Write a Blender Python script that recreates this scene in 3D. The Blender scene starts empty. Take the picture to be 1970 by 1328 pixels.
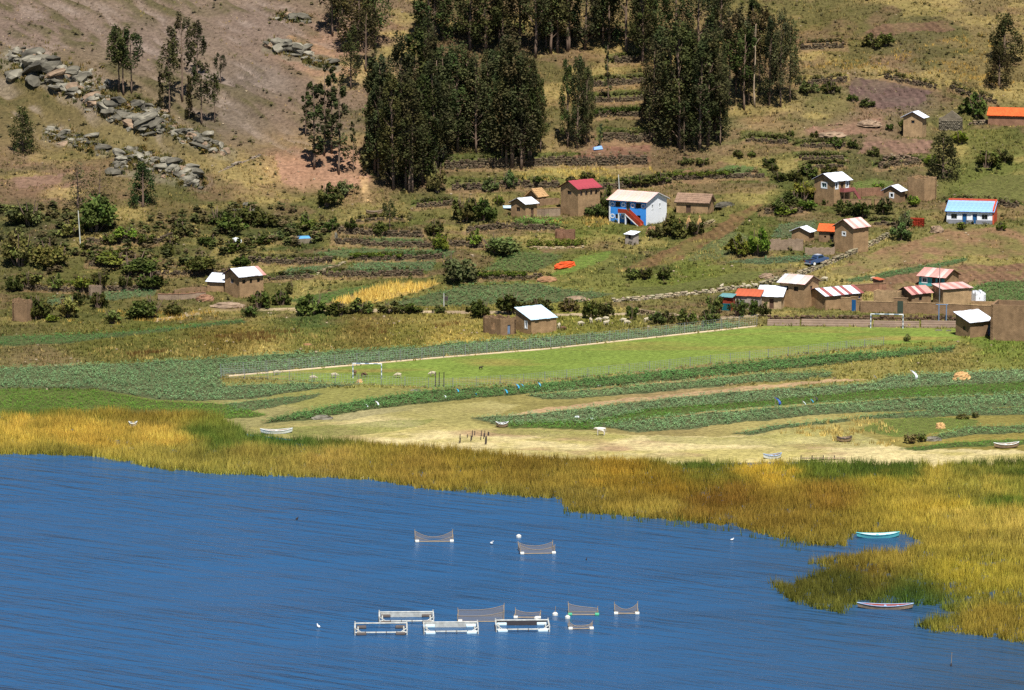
import bpy, math, random
import numpy as np
from mathutils import Vector, Matrix

# ------------------------------------------------------------------ camera, sky, sun, exposure
SC = bpy.context.scene
COL = SC.collection
HC, PITCH, HALF = 105.0, math.radians(8.5), math.radians(7.0)      # camera height above the lake, pitch, half field of view
cam_d = bpy.data.cameras.new('camera')
cam_d.sensor_width = 36.0
cam_d.lens = 18.0 / math.tan(HALF)
cam_d.clip_start, cam_d.clip_end = 5.0, 6000.0
cam = bpy.data.objects.new('camera', cam_d)
COL.objects.link(cam)
cam.location = (0, 0, HC)
cam.rotation_euler = (math.pi / 2 - PITCH, 0, 0)
SC.camera = cam

SUN_EL, SUN_AZ = math.radians(61.0), math.radians(168.0)            # azimuth clockwise from +Y
world = bpy.data.worlds.new('World')
SC.world = world
world.use_nodes = True
wn = world.node_tree
sky = wn.nodes.new('ShaderNodeTexSky')
sky.sky_type = 'NISHITA'
sky.sun_disc = False
sky.sun_elevation, sky.sun_rotation = SUN_EL, SUN_AZ
sky.altitude = 3800.0
sky.air_density, sky.dust_density, sky.ozone_density = 1.0, 0.2, 2.0
bg = wn.nodes['Background']
bg.inputs['Strength'].default_value = 0.062
wn.links.new(sky.outputs[0], bg.inputs['Color'])

sun_d = bpy.data.lights.new('sun', 'SUN')
sun_d.energy, sun_d.angle, sun_d.color = 4.8, math.radians(0.53), (1.0, 0.965, 0.91)
sun = bpy.data.objects.new('sun', sun_d)
COL.objects.link(sun)
to_sun = Vector((math.sin(SUN_AZ) * math.cos(SUN_EL), math.cos(SUN_AZ) * math.cos(SUN_EL), math.sin(SUN_EL)))
sun.rotation_euler = to_sun.to_track_quat('Z', 'Y').to_euler()
sun.location = (60, 500, 200)

SC.view_settings.view_transform = 'Standard'
SC.view_settings.look = 'None'
SC.view_settings.exposure = 0.55
SC.view_settings.gamma = 1.0
SC.render.engine = 'CYCLES'
SC.cycles.max_bounces = 4
SC.cycles.diffuse_bounces = 2
SC.cycles.glossy_bounces = 2
SC.cycles.transparent_max_bounces = 6
SC.cycles.use_denoising = False
SC.cycles.sample_clamp_indirect = 4.0

# ------------------------------------------------------------------ pixel <-> place (pixels of the 1970 x 1328 photograph)
FPX = 985.0 / math.tan(HALF)
CP, SP = math.cos(PITCH), math.sin(PITCH)

def project(x, y, z):
    dz = z - HC
    d = y * CP - dz * SP
    return 985.0 + FPX * x / d, 664.0 - FPX * (y * SP + dz * CP) / d, d

def ray(px, py):
    u = (np.asarray(px, float) - 985.0) / FPX
    v = (664.0 - np.asarray(py, float)) / FPX
    return u, CP + v * SP, -SP + v * CP             # direction x, y, z (not normalised, depth = t)

def on_plane(px, py, z=0.0):
    dx, dy, dz = ray(px, py)
    t = (z - HC) / dz
    return dx * t, dy * t

def lin(c):
    c = np.asarray(c, float) / 255.0
    return np.where(c <= 0.04045, c / 12.92, ((c + 0.055) / 1.055) ** 2.4)

# ------------------------------------------------------------------ noise
_rt = np.random.RandomState(7).rand(256, 256)

def vnoise(x, y, s=1.0, seed=0):
    x = np.asarray(x, float) / s + seed * 17.31
    y = np.asarray(y, float) / s + seed * 9.77
    xi, yi = np.floor(x).astype(int), np.floor(y).astype(int)
    fx, fy = x - xi, y - yi
    fx, fy = fx * fx * (3 - 2 * fx), fy * fy * (3 - 2 * fy)
    a = _rt[xi & 255, yi & 255]; b = _rt[(xi + 1) & 255, yi & 255]
    c = _rt[xi & 255, (yi + 1) & 255]; d = _rt[(xi + 1) & 255, (yi + 1) & 255]
    return (a * (1 - fx) + b * fx) * (1 - fy) + (c * (1 - fx) + d * fx) * fy

def fbm(x, y, s, seed=0, n=4):
    r, a, t = 0.0, 1.0, 0.0
    for k in range(n):
        r = r + a * vnoise(x, y, s / 2 ** k, seed + k); t += a; a *= 0.55
    return r / t

def inpoly(px, py, poly):
    px, py = np.asarray(px), np.asarray(py)
    r = np.zeros(px.shape, bool)
    n = len(poly)
    for i in range(n):
        x0, y0 = poly[i]; x1, y1 = poly[(i + 1) % n]
        if y0 == y1: continue
        c = (y0 > py) != (y1 > py)
        r ^= c & (px < (x1 - x0) * (py - y0) / (y1 - y0) + x0)
    return r

def shepard(px, py, pts, p=3.0):
    """soft mix of colours pinned at places; pts: (px, py, (r, g, b))"""
    out = np.zeros((len(px), 3)); w = np.zeros(len(px))
    for (x, y, c) in pts:
        k = 1.0 / (((px - x) ** 2 + (2.2 * (py - y)) ** 2 + 150.0) ** (p / 2))
        out += k[:, None] * np.asarray(c, float)[None]; w += k
    return out / w[:, None]

# ------------------------------------------------------------------ materials
MATS = {}

def node_mat(name):
    m = bpy.data.materials.new(name); m.use_nodes = True
    b = m.node_tree.nodes['Principled BSDF']
    MATS[name] = m
    return m, m.node_tree, b

def plain(name, rgb, rough=0.8, noise=0.25, scale=3.0, bump=0.0, metal=0.0, spec=0.3, stretch=None, coord='Object'):
    """a colour broken up by two sizes of noise; rgb is the albedo as sRGB 0-255"""
    m, t, b = node_mat(name)
    L = t.links
    tc = t.nodes.new('ShaderNodeTexCoord')
    mp = t.nodes.new('ShaderNodeMapping')
    L.new(tc.outputs[coord], mp.inputs['Vector'])
    if stretch: mp.inputs['Scale'].default_value = stretch
    n1 = t.nodes.new('ShaderNodeTexNoise'); n1.inputs['Scale'].default_value = scale; n1.inputs['Detail'].default_value = 6
    n2 = t.nodes.new('ShaderNodeTexNoise'); n2.inputs['Scale'].default_value = scale * 0.21; n2.inputs['Detail'].default_value = 3
    for n in (n1, n2): L.new(mp.outputs[0], n.inputs['Vector'])
    ad = t.nodes.new('ShaderNodeMath'); ad.operation = 'ADD'
    L.new(n1.outputs[0], ad.inputs[0]); L.new(n2.outputs[0], ad.inputs[1])
    mr = t.nodes.new('ShaderNodeMapRange')
    mr.inputs['From Min'].default_value, mr.inputs['From Max'].default_value = 0.65, 1.35
    mr.inputs['To Min'].default_value, mr.inputs['To Max'].default_value = 1 - noise, 1 + noise
    L.new(ad.outputs[0], mr.inputs['Value'])
    mx = t.nodes.new('ShaderNodeVectorMath'); mx.operation = 'SCALE'
    mx.inputs[0].default_value = tuple(lin(rgb))
    L.new(mr.outputs[0], mx.inputs['Scale'])
    L.new(mx.outputs[0], b.inputs['Base Color'])
    b.inputs['Roughness'].default_value = rough
    b.inputs['Metallic'].default_value = metal
    b.inputs['Specular IOR Level'].default_value = spec
    if bump:
        bp = t.nodes.new('ShaderNodeBump'); bp.inputs['Distance'].default_value = bump
        L.new(n1.outputs[0], bp.inputs['Height']); L.new(bp.outputs[0], b.inputs['Normal'])
    return m

def attr_mat(name, rough=0.9, noise=0.2, scale=1.2, bump=0.0, tint=False, transl=0.0, spec=0.1):
    """colour from the mesh's own colour attribute, broken up by noise; tint: times the object's own colour"""
    m, t, b = node_mat(name)
    L = t.links
    at = t.nodes.new('ShaderNodeAttribute'); at.attribute_name = 'col'
    ge = t.nodes.new('ShaderNodeNewGeometry')
    n1 = t.nodes.new('ShaderNodeTexNoise'); n1.inputs['Scale'].default_value = scale; n1.inputs['Detail'].default_value = 8
    n1.inputs['Roughness'].default_value = 0.68
    L.new(ge.outputs['Position'], n1.inputs['Vector'])
    mr = t.nodes.new('ShaderNodeMapRange')
    mr.inputs['From Min'].default_value, mr.inputs['From Max'].default_value = 0.3, 0.7
    mr.inputs['To Min'].default_value, mr.inputs['To Max'].default_value = 1 - noise, 1 + noise
    L.new(n1.outputs[0], mr.inputs['Value'])
    mx = t.nodes.new('ShaderNodeVectorMath'); mx.operation = 'SCALE'
    L.new(at.outputs['Color'], mx.inputs[0]); L.new(mr.outputs[0], mx.inputs['Scale'])
    out = mx.outputs[0]
    if tint:
        oi = t.nodes.new('ShaderNodeObjectInfo')
        mu = t.nodes.new('ShaderNodeVectorMath'); mu.operation = 'MULTIPLY'
        L.new(out, mu.inputs[0]); L.new(oi.outputs['Color'], mu.inputs[1]); out = mu.outputs[0]
    L.new(out, b.inputs['Base Color'])
    b.inputs['Roughness'].default_value = rough
    b.inputs['Specular IOR Level'].default_value = spec
    if bump:
        bp = t.nodes.new('ShaderNodeBump'); bp.inputs['Distance'].default_value = bump
        L.new(n1.outputs[0], bp.inputs['Height']); L.new(bp.outputs[0], b.inputs['Normal'])
    if transl:
        tr = t.nodes.new('ShaderNodeBsdfTranslucent'); L.new(out, tr.inputs['Color'])
        ms = t.nodes.new('ShaderNodeMixShader'); ms.inputs[0].default_value = transl
        L.new(b.outputs[0], ms.inputs[1]); L.new(tr.outputs[0], ms.inputs[2])
        L.new(ms.outputs[0], t.nodes['Material Output'].inputs['Surface'])
    return m

attr_mat('ground', noise=0.45, scale=1.3, bump=0.4)
attr_mat('grass_blades', noise=0.15, scale=0.35, transl=0.25)
attr_mat('leaves', noise=0.2, scale=0.6, tint=True, transl=0.12)
attr_mat('stones', noise=0.3, scale=2.2, bump=0.12)

# ------------------------------------------------------------------ mesh helpers
def np_mesh(name, V, F, mat, col=None, smooth=False):
    """V (n,3), F (m,3) or (m,4), col (n,3) linear"""
    V = np.asarray(V, np.float32); F = np.asarray(F, np.int32)
    me = bpy.data.meshes.new(name)
    me.vertices.add(len(V)); me.vertices.foreach_set('co', V.ravel())
    k = F.shape[1]
    me.loops.add(F.size); me.loops.foreach_set('vertex_index', F.ravel())
    me.polygons.add(len(F)); me.polygons.foreach_set('loop_start', np.arange(0, F.size, k, dtype=np.int32))
    me.update(calc_edges=True)
    if smooth: me.polygons.foreach_set('use_smooth', np.ones(len(F), bool))
    if col is not None:
        a = me.color_attributes.new('col', 'FLOAT_COLOR', 'POINT')
        c = np.ones((len(V), 4), np.float32); c[:, :3] = col
        a.data.foreach_set('color', c.ravel())
    me.materials.append(MATS[mat] if isinstance(mat, str) else mat)
    me.validate()
    return me

class MB:
    """collects boxes, tubes and polygons for one mesh"""
    def __init__(s): s.v, s.f, s.c = [], [], []
    def poly(s, pts):
        n = len(s.v); s.v += [tuple(p) for p in pts]; s.f.append(tuple(range(n, n + len(pts)))); return s
    def box(s, a, b):
        n = len(s.v); (x0, y0, z0), (x1, y1, z1) = a, b
        s.v += [(x0, y0, z0), (x1, y0, z0), (x1, y1, z0), (x0, y1, z0), (x0, y0, z1), (x1, y0, z1), (x1, y1, z1), (x0, y1, z1)]
        s.f += [tuple(n + i for i in q) for q in ((3, 2, 1, 0), (4, 5, 6, 7), (0, 1, 5, 4), (1, 2, 6, 5), (2, 3, 7, 6), (3, 0, 4, 7))]
        return s
    def hexa(s, P):
        n = len(s.v); s.v += [tuple(p) for p in P]
        s.f += [tuple(n + i for i in q) for q in ((3, 2, 1, 0), (4, 5, 6, 7), (0, 1, 5, 4), (1, 2, 6, 5), (2, 3, 7, 6), (3, 0, 4, 7))]
        return s
    def tube(s, pts, rad, n=6, cap=True):
        pts = [Vector(p) for p in pts]; base = len(s.v)
        if not isinstance(rad, (list, tuple)): rad = [rad] * len(pts)
        for i, p in enumerate(pts):
            d = (pts[min(i + 1, len(pts) - 1)] - pts[max(i - 1, 0)]).normalized()
            a = d.cross(Vector((0, 0, 1)) if abs(d.z) < 0.9 else Vector((1, 0, 0))).normalized(); b = d.cross(a)
            for k in range(n):
                t = 2 * math.pi * k / n
                s.v.append(tuple(p + rad[i] * (math.cos(t) * a + math.sin(t) * b)))
        for i in range(len(pts) - 1):
            for k in range(n):
                s.f.append((base + i * n + k, base + i * n + (k + 1) % n, base + (i + 1) * n + (k + 1) % n, base + (i + 1) * n + k))
        if cap:
            s.f.append(tuple(base + k for k in reversed(range(n))))
            s.f.append(tuple(base + (len(pts) - 1) * n + k for k in range(n)))
        return s
    def mesh(s, name, mat, smooth=False):
        me = bpy.data.meshes.new(name); me.from_pydata(s.v, [], s.f)
        me.materials.append(MATS[mat] if isinstance(mat, str) else mat)
        if smooth: me.polygons.foreach_set('use_smooth', [True] * len(me.polygons))
        me.update(); return me

def link(name, me, parent=None, loc=None, rotz=None, scale=None):
    o = bpy.data.objects.new(name, me); COL.objects.link(o)
    if parent is not None: o.parent = parent
    if loc is not None: o.location = loc
    if rotz is not None: o.rotation_euler = (0, 0, rotz)
    if scale is not None: o.scale = scale if isinstance(scale, (tuple, list)) else (scale,) * 3
    return o

def tag(o, label, cat=None, group=None, kind=None):
    o['label'] = label
    if cat: o['category'] = cat
    if group: o['group'] = group
    if kind: o['kind'] = kind
    return o

def thing(name, label, cat, loc=(0, 0, 0), rotz=0.0, group=None):
    return tag(link(name, None, None, loc, rotz), label, cat, group)

def part(name, mb, mat, parent, smooth=False):
    return link(name, mb.mesh(name, mat, smooth) if isinstance(mb, MB) else mb, parent)

# ------------------------------------------------------------------ terrain: a height grid
GX = np.arange(-150.0, 150.01, 0.5)
GY = np.arange(560.0, 935.01, 0.6)
XX, YY = np.meshgrid(GX, GY)                        # [row = y, column = x]

_sp = [(-400, 792), (25, 800), (420, 826), (500, 838), (620, 852), (780, 862), (1000, 884), (1300, 894), (1450, 890), (1560, 888), (1660, 898), (1945, 902), (2400, 905)]
_sx, _sy = on_plane([p[0] for p in _sp], [p[1] for p in _sp])

_py = np.arange(-400, 700, 1.0)
_ps = np.interp(_py, [-400, 0, 14, 60, 78, 170, 270, 420, 700], [0.02, 0.03, 0.15, 0.21, 0.32, 0.34, 0.26, 0.10, 0.0])
_pz = np.cumsum(_ps); _pz -= _pz[400]

def base_height(x, y):
    d = y - np.interp(x, _sx, _sy)
    yh = 724.0 + 3.0 * np.sin(x / 37.0) + 1.5 * np.sin(x / 13.0)
    flat = np.where(d < 0, np.maximum(-2.5, d * 0.09), np.minimum(d, 0.9) * 0.25 + 0.015 * d)
    hill = np.interp(y - yh, _py, _pz)
    hill = np.where(y > yh, hill, 0.0)
    z = flat + hill
    k = np.clip((y - yh) / 30.0, 0, 1)
    z = z + k * (2.2 * (fbm(x, y, 42, 3, 3) - 0.5) + 0.9 * (fbm(x, y, 11, 5, 3) - 0.5))
    z = z + (d > 2) * 0.10 * (vnoise(x, y, 9, 8) - 0.5)
    return z

HT = base_height(XX, YY)

def height(x, y):
    x = np.asarray(x, float); y = np.asarray(y, float)
    fx = np.clip((x - GX[0]) / 0.5, 0, len(GX) - 1.001); fy = np.clip((y - GY[0]) / 0.6, 0, len(GY) - 1.001)
    i, j = fx.astype(int), fy.astype(int); a, b = fx - i, fy - j
    return (HT[j, i] * (1 - a) + HT[j, i + 1] * a) * (1 - b) + (HT[j + 1, i] * (1 - a) + HT[j + 1, i + 1] * a) * b

def ground(px, py):
    """place on the ground (or on the lake) seen at a pixel of the photograph"""
    px = np.atleast_1d(np.asarray(px, float)); py = np.atleast_1d(np.asarray(py, float))
    dx, dy, dz = ray(px, py)
    t = np.full(px.shape, 540.0); hit = np.zeros(px.shape, bool)
    for k in range(480):
        tt = t + 1.0
        h = np.maximum(height(dx * tt, dy * tt), 0.0)
        below = (HC + dz * tt) <= h
        hit |= below
        t = np.where(hit, t, tt)
        if hit.all(): break
    lo, hi = t, t + 1.0
    for k in range(14):
        m = 0.5 * (lo + hi)
        below = (HC + dz * m) <= np.maximum(height(dx * m, dy * m), 0.0)
        hi = np.where(below, m, hi); lo = np.where(below, lo, m)
    wx, wy, wz = dx * hi, dy * hi, HC + dz * hi
    lake = np.nan_to_num((0.0 - HC) / dz) < 575.0    # out on the lake, before the grid begins
    t0 = -HC / dz
    lk = (t0 > 0) & (t0 * dy < GY[0] + 3)
    wx = np.where(lk, dx * t0, wx); wy = np.where(lk, dy * t0, wy); wz = np.where(lk, 0.0, wz)
    return wx, wy, wz

def at(px, py):
    x, y, z = ground(px, py)
    return float(x[0]), float(y[0]), float(z[0])

def ppm(y, z):
    """photo pixels per metre at a place"""
    return FPX / (y * CP - (z - HC) * SP)

# the rocky spur on the hillside
_r = [(-80, 128), (25, 150), (110, 185), (200, 228), (300, 262), (370, 292), (440, 330), (520, 372)]
_rx, _ry, _rz = ground([p[0] for p in _r], [p[1] for p in _r])
_k = np.interp(XX, _rx, np.interp(np.arange(len(_r)), [0, 2, 5, 7], [4.6, 4.4, 3.2, 0.0]), left=4.6, right=0.0)
_d = YY - np.interp(XX, _rx, _ry)
HT += _k * np.exp(-(_d / np.where(_d > 0, 4.5, 8.0)) ** 2) * (0.75 + 0.5 * vnoise(XX, YY, 6, 21))
# streaks of worn rock running down the bare west hill
def west_streak(x, y):
    al, ac = 0.6 * x - 0.8 * y, 0.8 * x + 0.6 * y
    n1 = vnoise(al / 9.0 + 1.6 * vnoise(x, y, 11, 23), ac / 1.5 + 1.8 * vnoise(x, y, 7, 24), 1.0, 25); n2 = vnoise(al / 5.0, ac / 0.75, 1.0, 27)
    return 0.65 * n1 + 0.35 * n2
_px, _py_, _ = project(XX, YY, np.maximum(HT, 0))
WESTK = np.clip((700 - _px) / 160, 0, 1) * np.clip((345 - _py_) / 90, 0, 1)
WSTR = west_streak(XX, YY)
HT += WESTK * 1.3 * (WSTR - 0.5) * (0.4 + 1.2 * vnoise(XX, YY, 16, 29))
_r2 = [(120, 330), (230, 322), (330, 330), (420, 372)]
_rx2, _ry2, _ = ground([p[0] for p in _r2], [p[1] for p in _r2])
_k = np.interp(XX, _rx2, [0.0, 2.0, 2.2, 0.0], left=0, right=0)
_d = YY - np.interp(XX, _rx2, _ry2)
HT += _k * np.exp(-(_d / np.where(_d > 0, 4.0, 8.0)) ** 2)
# ------------------------------------------------------------------ terraces: base line of each wall in photo pixels, height in m
# (points, height, terrace depth, label words)
WALLS = [
 ([(1180, 122), (1240, 119)], 1.3, 5, 'short dark terrace wall high between the two dense groves'),
 ([(1140, 166), (1190, 164), (1242, 161)], 1.2, 5, 'terrace wall in the clearing, third step from the top'),
 ([(1144, 197), (1200, 196), (1238, 194)], 1.1, 5, 'terrace wall in the clearing above the narrow green hedge'),
 ([(1145, 226), (1238, 224)], 1.2, 5, 'terrace wall in the clearing below the narrow green hedge'),
 ([(1160, 273), (1205, 275), (1262, 272)], 1.6, 6, 'pale stone wall above the bare earth plot between the groves'),
 ([(855, 326), (940, 322), (1029, 319), (1130, 319), (1244, 316)], 1.6, 6, 'long terrace wall at the foot of the dense groves'),
 ([(868, 366), (930, 364), (1000, 360), (1075, 362)], 1.3, 5, 'terrace wall above the tall red-roofed house'),
 ([(1130, 366), (1200, 362), (1290, 354)], 1.2, 5, 'terrace wall behind the blue house'),
 ([(1292, 347), (1360, 345), (1420, 343), (1470, 343)], 0.9, 5, 'low terrace wall above the thatched house'),
 ([(858, 72), (930, 68), (1000, 66)], 1.2, 5, 'terrace wall high among the back trees, west part'),
 ([(1040, 76), (1120, 72), (1200, 70)], 1.2, 5, 'terrace wall high among the back trees, east part'),
 ([(1540, 96), (1580, 94), (1622, 92)], 1.1, 5, 'dark terrace wall on the upper slope east of the groves'),
 ([(1530, 165), (1580, 163), (1628, 158)], 1.1, 5, 'mossy terrace wall above the small white-roofed hut'),
 ([(1702, 152), (1750, 162), (1800, 172)], 1.0, 4, 'sloping terrace wall above the purple ploughed plot'),
 ([(1828, 172), (1870, 188), (1915, 200)], 1.0, 4, 'sloping terrace wall above the roofless stone hut'),
 ([(1435, 272), (1480, 276), (1515, 277)], 0.9, 5, 'scrubby terrace wall beside the east grove'),
 ([(1540, 284), (1590, 284), (1625, 282)], 0.9, 4, 'upper of three low terrace walls below the earth mounds'),
 ([(1538, 308), (1580, 309), (1622, 308)], 0.8, 4, 'middle of three low terrace walls below the earth mounds'),
 ([(1548, 325), (1620, 322)], 0.8, 4, 'lowest of three low terrace walls below the earth mounds'),
 ([(1690, 325), (1730, 318), (1770, 316)], 1.0, 4, 'crumbled stone wall below the striped ploughed plot'),
 ([(1470, 412), (1510, 411), (1542, 410)], 1.0, 4, 'terrace wall west of the balcony house'),
 ([(1820, 392), (1880, 394), (1960, 400)], 1.1, 4, 'terrace wall above the blue-roofed house'),
 ([(1680, 432), (1720, 435), (1745, 440)], 0.7, 4, 'low stone wall beside the red brick stack'),
 ([(800, 400), (840, 397), (872, 394)], 0.9, 4, 'short stone wall left of the big dark shrub'),
 ([(682, 428), (720, 424), (775, 422)], 0.5, 4, 'pale low stone wall beside the small round tree'),
 ([(650, 449), (720, 454), (812, 456)], 1.1, 5, 'terrace wall below the small round tree'),
 ([(898, 447), (960, 440), (1076, 444)], 1.0, 5, 'terrace wall below the small gabled adobe house'),
 ([(645, 469), (720, 474), (800, 477), (880, 474), (928, 477)], 1.0, 5, 'long terrace wall above the leek rows'),
 ([(478, 505), (560, 509), (637, 506)], 1.1, 5, 'dark terrace wall above the white-roofed farmhouse'),
 ([(675, 501), (760, 502), (848, 499)], 0.9, 5, 'terrace wall ending at the round grey shrub'),
 ([(516, 540), (560, 538), (602, 533)], 0.7, 4, 'short terrace wall just behind the white-roofed farmhouse'),
 ([(620, 532), (720, 533), (812, 530)], 1.0, 4, 'terrace wall above the dry yellow maize strip'),
 ([(905, 537), (960, 538), (1042, 535)], 0.8, 4, 'terrace wall east of the round grey shrub'),
 ([(165, 468), (240, 468), (300, 468), (372, 444)], 1.0, 5, 'scrubby terrace wall below the rocky spur'),
 ([(170, 512), (210, 513), (252, 512)], 0.9, 4, 'overgrown terrace wall beside the tall left pole'),
 ([(258, 528), (350, 530), (450, 526)], 0.8, 4, 'overgrown terrace wall above the white-roofed farmhouse annex'),
 ([(28, 556), (120, 562), (230, 560), (300, 556)], 0.9, 4, 'overgrown terrace wall at the west end of the village'),
]
WALL_XYZ = []
for pts, H, dep, lab in WALLS:
    n = 24
    tx = np.linspace(pts[0][0], pts[-1][0], n); ty = np.interp(tx, [p[0] for p in pts], [p[1] for p in pts])
    wx, wy, wz = ground(tx, ty)
    wy = wy + 0.5 * (vnoise(wx, wx * 0 + wy[0], 3.0, 31) - 0.5)
    WALL_XYZ.append((wx, wy))
    d = YY - np.interp(XX, wx, wy)
    endk = np.clip((XX - wx[0] + 1.5) / 2.5, 0, 1) * np.clip((wx[-1] + 1.5 - XX) / 2.5, 0, 1)
    up = np.where(d > 0.15, np.clip(1 - d / dep, 0, 1), 0.0)
    HT += H * up * endk

# ------------------------------------------------------------------ houses: where they stand
# f: photo pixel of the corner nearest the camera, wl / wr: photo widths of the two faces that meet there, th: turn in degrees,
# h: eave height in m.  Local axes: x along the face on the right, y along the face on the left.
HOUSES = {}
def H(key, f, wl, wr, th, h, **k): HOUSES[key] = dict(f=f, wl=wl, wr=wr, th=th, h=h, **k)
H('blue', (1243, 434), 70, 42, 57, 4.5)
H('redtall', (1112, 417), 33, 43, 40, 5.3)
H('gable_small', (1011, 420), 28, 22, 45, 2.7)
H('thatch_hut', (1036, 392), 22, 14, 45, 1.5)
H('thatched', (1362, 412), 60, 13, 70, 2.2)
H('outhouse', (1218, 472), 15, 11, 50, 1.9)
H('ruin_mid', (1098, 462), 30, 9, 60, 1.4)
H('balcony', (1604, 397), 35, 34, 42, 4.8)
H('small_white', (1731, 391), 30, 12, 60, 2.3)
H('tall_ruin', (1778, 388), 30, 26, 45, 4.2)
H('blueroof', (1909, 432), 86, 12, 78, 2.3)
H('brickstack', (1776, 437), 29, 4, 72, 1.6)
H('pinkroof', (1641, 488), 33, 32, 45, 4.8)
H('tile_hut', (1607, 467), 31, 8, 68, 2.2)
H('white_hut', (1556, 465), 32, 12, 62, 1.8)
H('upper_hut', (1774, 265), 35, 10, 66, 4.0)
H('stone_hut', (1845, 252), 38, 9, 70, 2.3)
H('edge_tile', (1975, 243), 72, 12, 74, 2.0)
H('teal_shed', (1407, 598), 22, 8, 68, 2.3)
H('grey_house', (1461, 597), 46, 8, 72, 2.4)
H('long_white', (1503, 595), 44, 8, 74, 2.3)
H('twostorey', (1546, 594), 45, 32, 55, 4.4)
H('striped', (1588, 597), 33, 74, 32, 2.5)
H('flat_block', (1728, 592), 46, 8, 68, 2.7)
H('redstripe', (1754, 590), 25, 40, 35, 2.2)
H('big_adobe', (1814, 590), 16, 58, 24, 3.0)
H('white_ruin', (1877, 588), 8, 20, 24, 1.8)
H('turquoise', (1817, 553), 46, 32, 55, 1.8)
H('kiln', (1692, 556), 12, 8, 52, 1.5)
H('edge_shed', (1866, 650), 24, 46, 34, 2.6)
H('edge_block', (1998, 658), 90, 20, 74, 6.0)
H('farmhouse', (461, 574), 31, 44, 38, 3.9)
H('annex', (430, 562), 32, 9, 72, 1.8)
H('pitch_house', (1022, 643), 30, 49, 35, 2.4)
H('pitch_ruin', (963, 646), 34, 30, 40, 2.5)
H('west_tower', (52, 620), 30, 9, 64, 3.2)
H('west_stub', (190, 572), 20, 6, 62, 1.7)
for k, q in HOUSES.items():
    x, y, z = at(*q['f']); s = ppm(y, z); t = math.radians(q['th'])
    q['loc'] = (x, y, z); q['W'] = q['wr'] / (s * math.cos(t)); q['D'] = q['wl'] / (s * math.sin(t)); q['rot'] = t
for k, q in HOUSES.items():                         # level the ground under each house
    x0, y0, z0 = q['loc']; c, s = math.cos(q['rot']), math.sin(q['rot'])
    lx = (XX - x0) * c + (YY - y0) * s; ly = -(XX - x0) * s + (YY - y0) * c
    out = np.maximum(np.maximum(-lx, lx - q['W']), np.maximum(-ly, ly - q['D']))
    w = np.clip(1 - (out - 0.4) / 2.2, 0, 1); w = w * w * (3 - 2 * w)
    HT[:] = HT * (1 - w) + (z0 - 0.03) * w

# ------------------------------------------------------------------ regions of the ground, outlines in photo pixels
PITCH_POLY = [(440, 725), (850, 689), (1050, 673), (1455, 629), (1480, 627), (1845, 633), (1845, 655), (1670, 665), (1450, 692), (1090, 728), (850, 746), (690, 738), (560, 731)]
ROAD = [(300, 616), (420, 597), (520, 595), (700, 597), (870, 601), (930, 600), (1060, 606), (1180, 605), (1250, 604), (1380, 612), (1480, 606)]
BEACH = [(480, 822), (600, 814), (680, 806), (760, 792), (860, 778), (940, 772), (1000, 780), (950, 802), (900, 808), (960, 824), (1120, 828), (1230, 838), (1420, 840), (1560, 822), (1640, 830), (1740, 864), (2320, 868), (2320, 910), (1660, 906), (1450, 896), (1300, 902), (1000, 892), (780, 868), (620, 858), (520, 842)]
PATH = [(955, 802), (1050, 785), (1150, 772), (1440, 744), (1600, 730), (1672, 731), (1440, 751), (1200, 773), (1040, 795)]
# soil patches: (name, polygon, colour as seen)
SOIL = [
 ('striped_plot', [(1648, 296), (1668, 268), (1790, 266), (1786, 300), (1720, 304)], (150, 118, 98)),
 ('purple_plot', [(1630, 188), (1650, 150), (1700, 152), (1800, 175), (1760, 200), (1690, 205)], (122, 98, 88)),
 ('red_mounds', [(1530, 268), (1570, 244), (1640, 240), (1690, 225), (1700, 262), (1620, 268)], (148, 116, 94)),
 ('clearing_earth', [(1090, 305), (1165, 276), (1258, 278), (1250, 304), (1150, 312)], (140, 102, 82)),
 ('pink_slope', [(1600, 524), (1650, 500), (1760, 462), (1830, 440), (2320, 438), (2320, 496), (1840, 492), (1700, 520), (1610, 530)], (152, 120, 88)),
 ('east_plough', [(1640, 560), (1700, 535), (1860, 508), (2320, 504), (2320, 530), (1850, 548), (1700, 560)], (150, 116, 88)),
 ('upper_plough', [(1655, 62), (1700, 45), (1825, 42), (1830, 60), (1700, 72)], (130, 102, 78)),
 ('brown_rows', [(1190, 520), (1250, 492), (1340, 452), (1370, 440), (1440, 396), (1475, 390), (1420, 440), (1350, 480), (1280, 510)], (135, 108, 72)),
 ('shed_soil', [(1300, 335), (1380, 318), (1460, 322), (1440, 345), (1320, 350)], (150, 118, 88)),
 ('mid_soil', [(1030, 480), (1090, 474), (1120, 482), (1080, 490)], (140, 105, 85)),
 ('gully', [(520, 300), (560, 280), (600, 290), (650, 270), (690, 300), (710, 350), (660, 366), (590, 372), (540, 350)], (178, 138, 110)),
 ('gully_top', [(545, 68), (600, 80), (650, 105), (640, 122), (590, 100)], (184, 146, 110)),
 ('gully_mid', [(585, 132), (640, 128), (690, 140), (660, 152), (595, 145)], (182, 144, 108)),
 ('chute', [(690, 345), (702, 345), (715, 390), (703, 392)], (205, 170, 120)),
 ('west_red', [(25, 345), (70, 330), (125, 338), (110, 355), (40, 365)], (148, 118, 98)),
]
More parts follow.
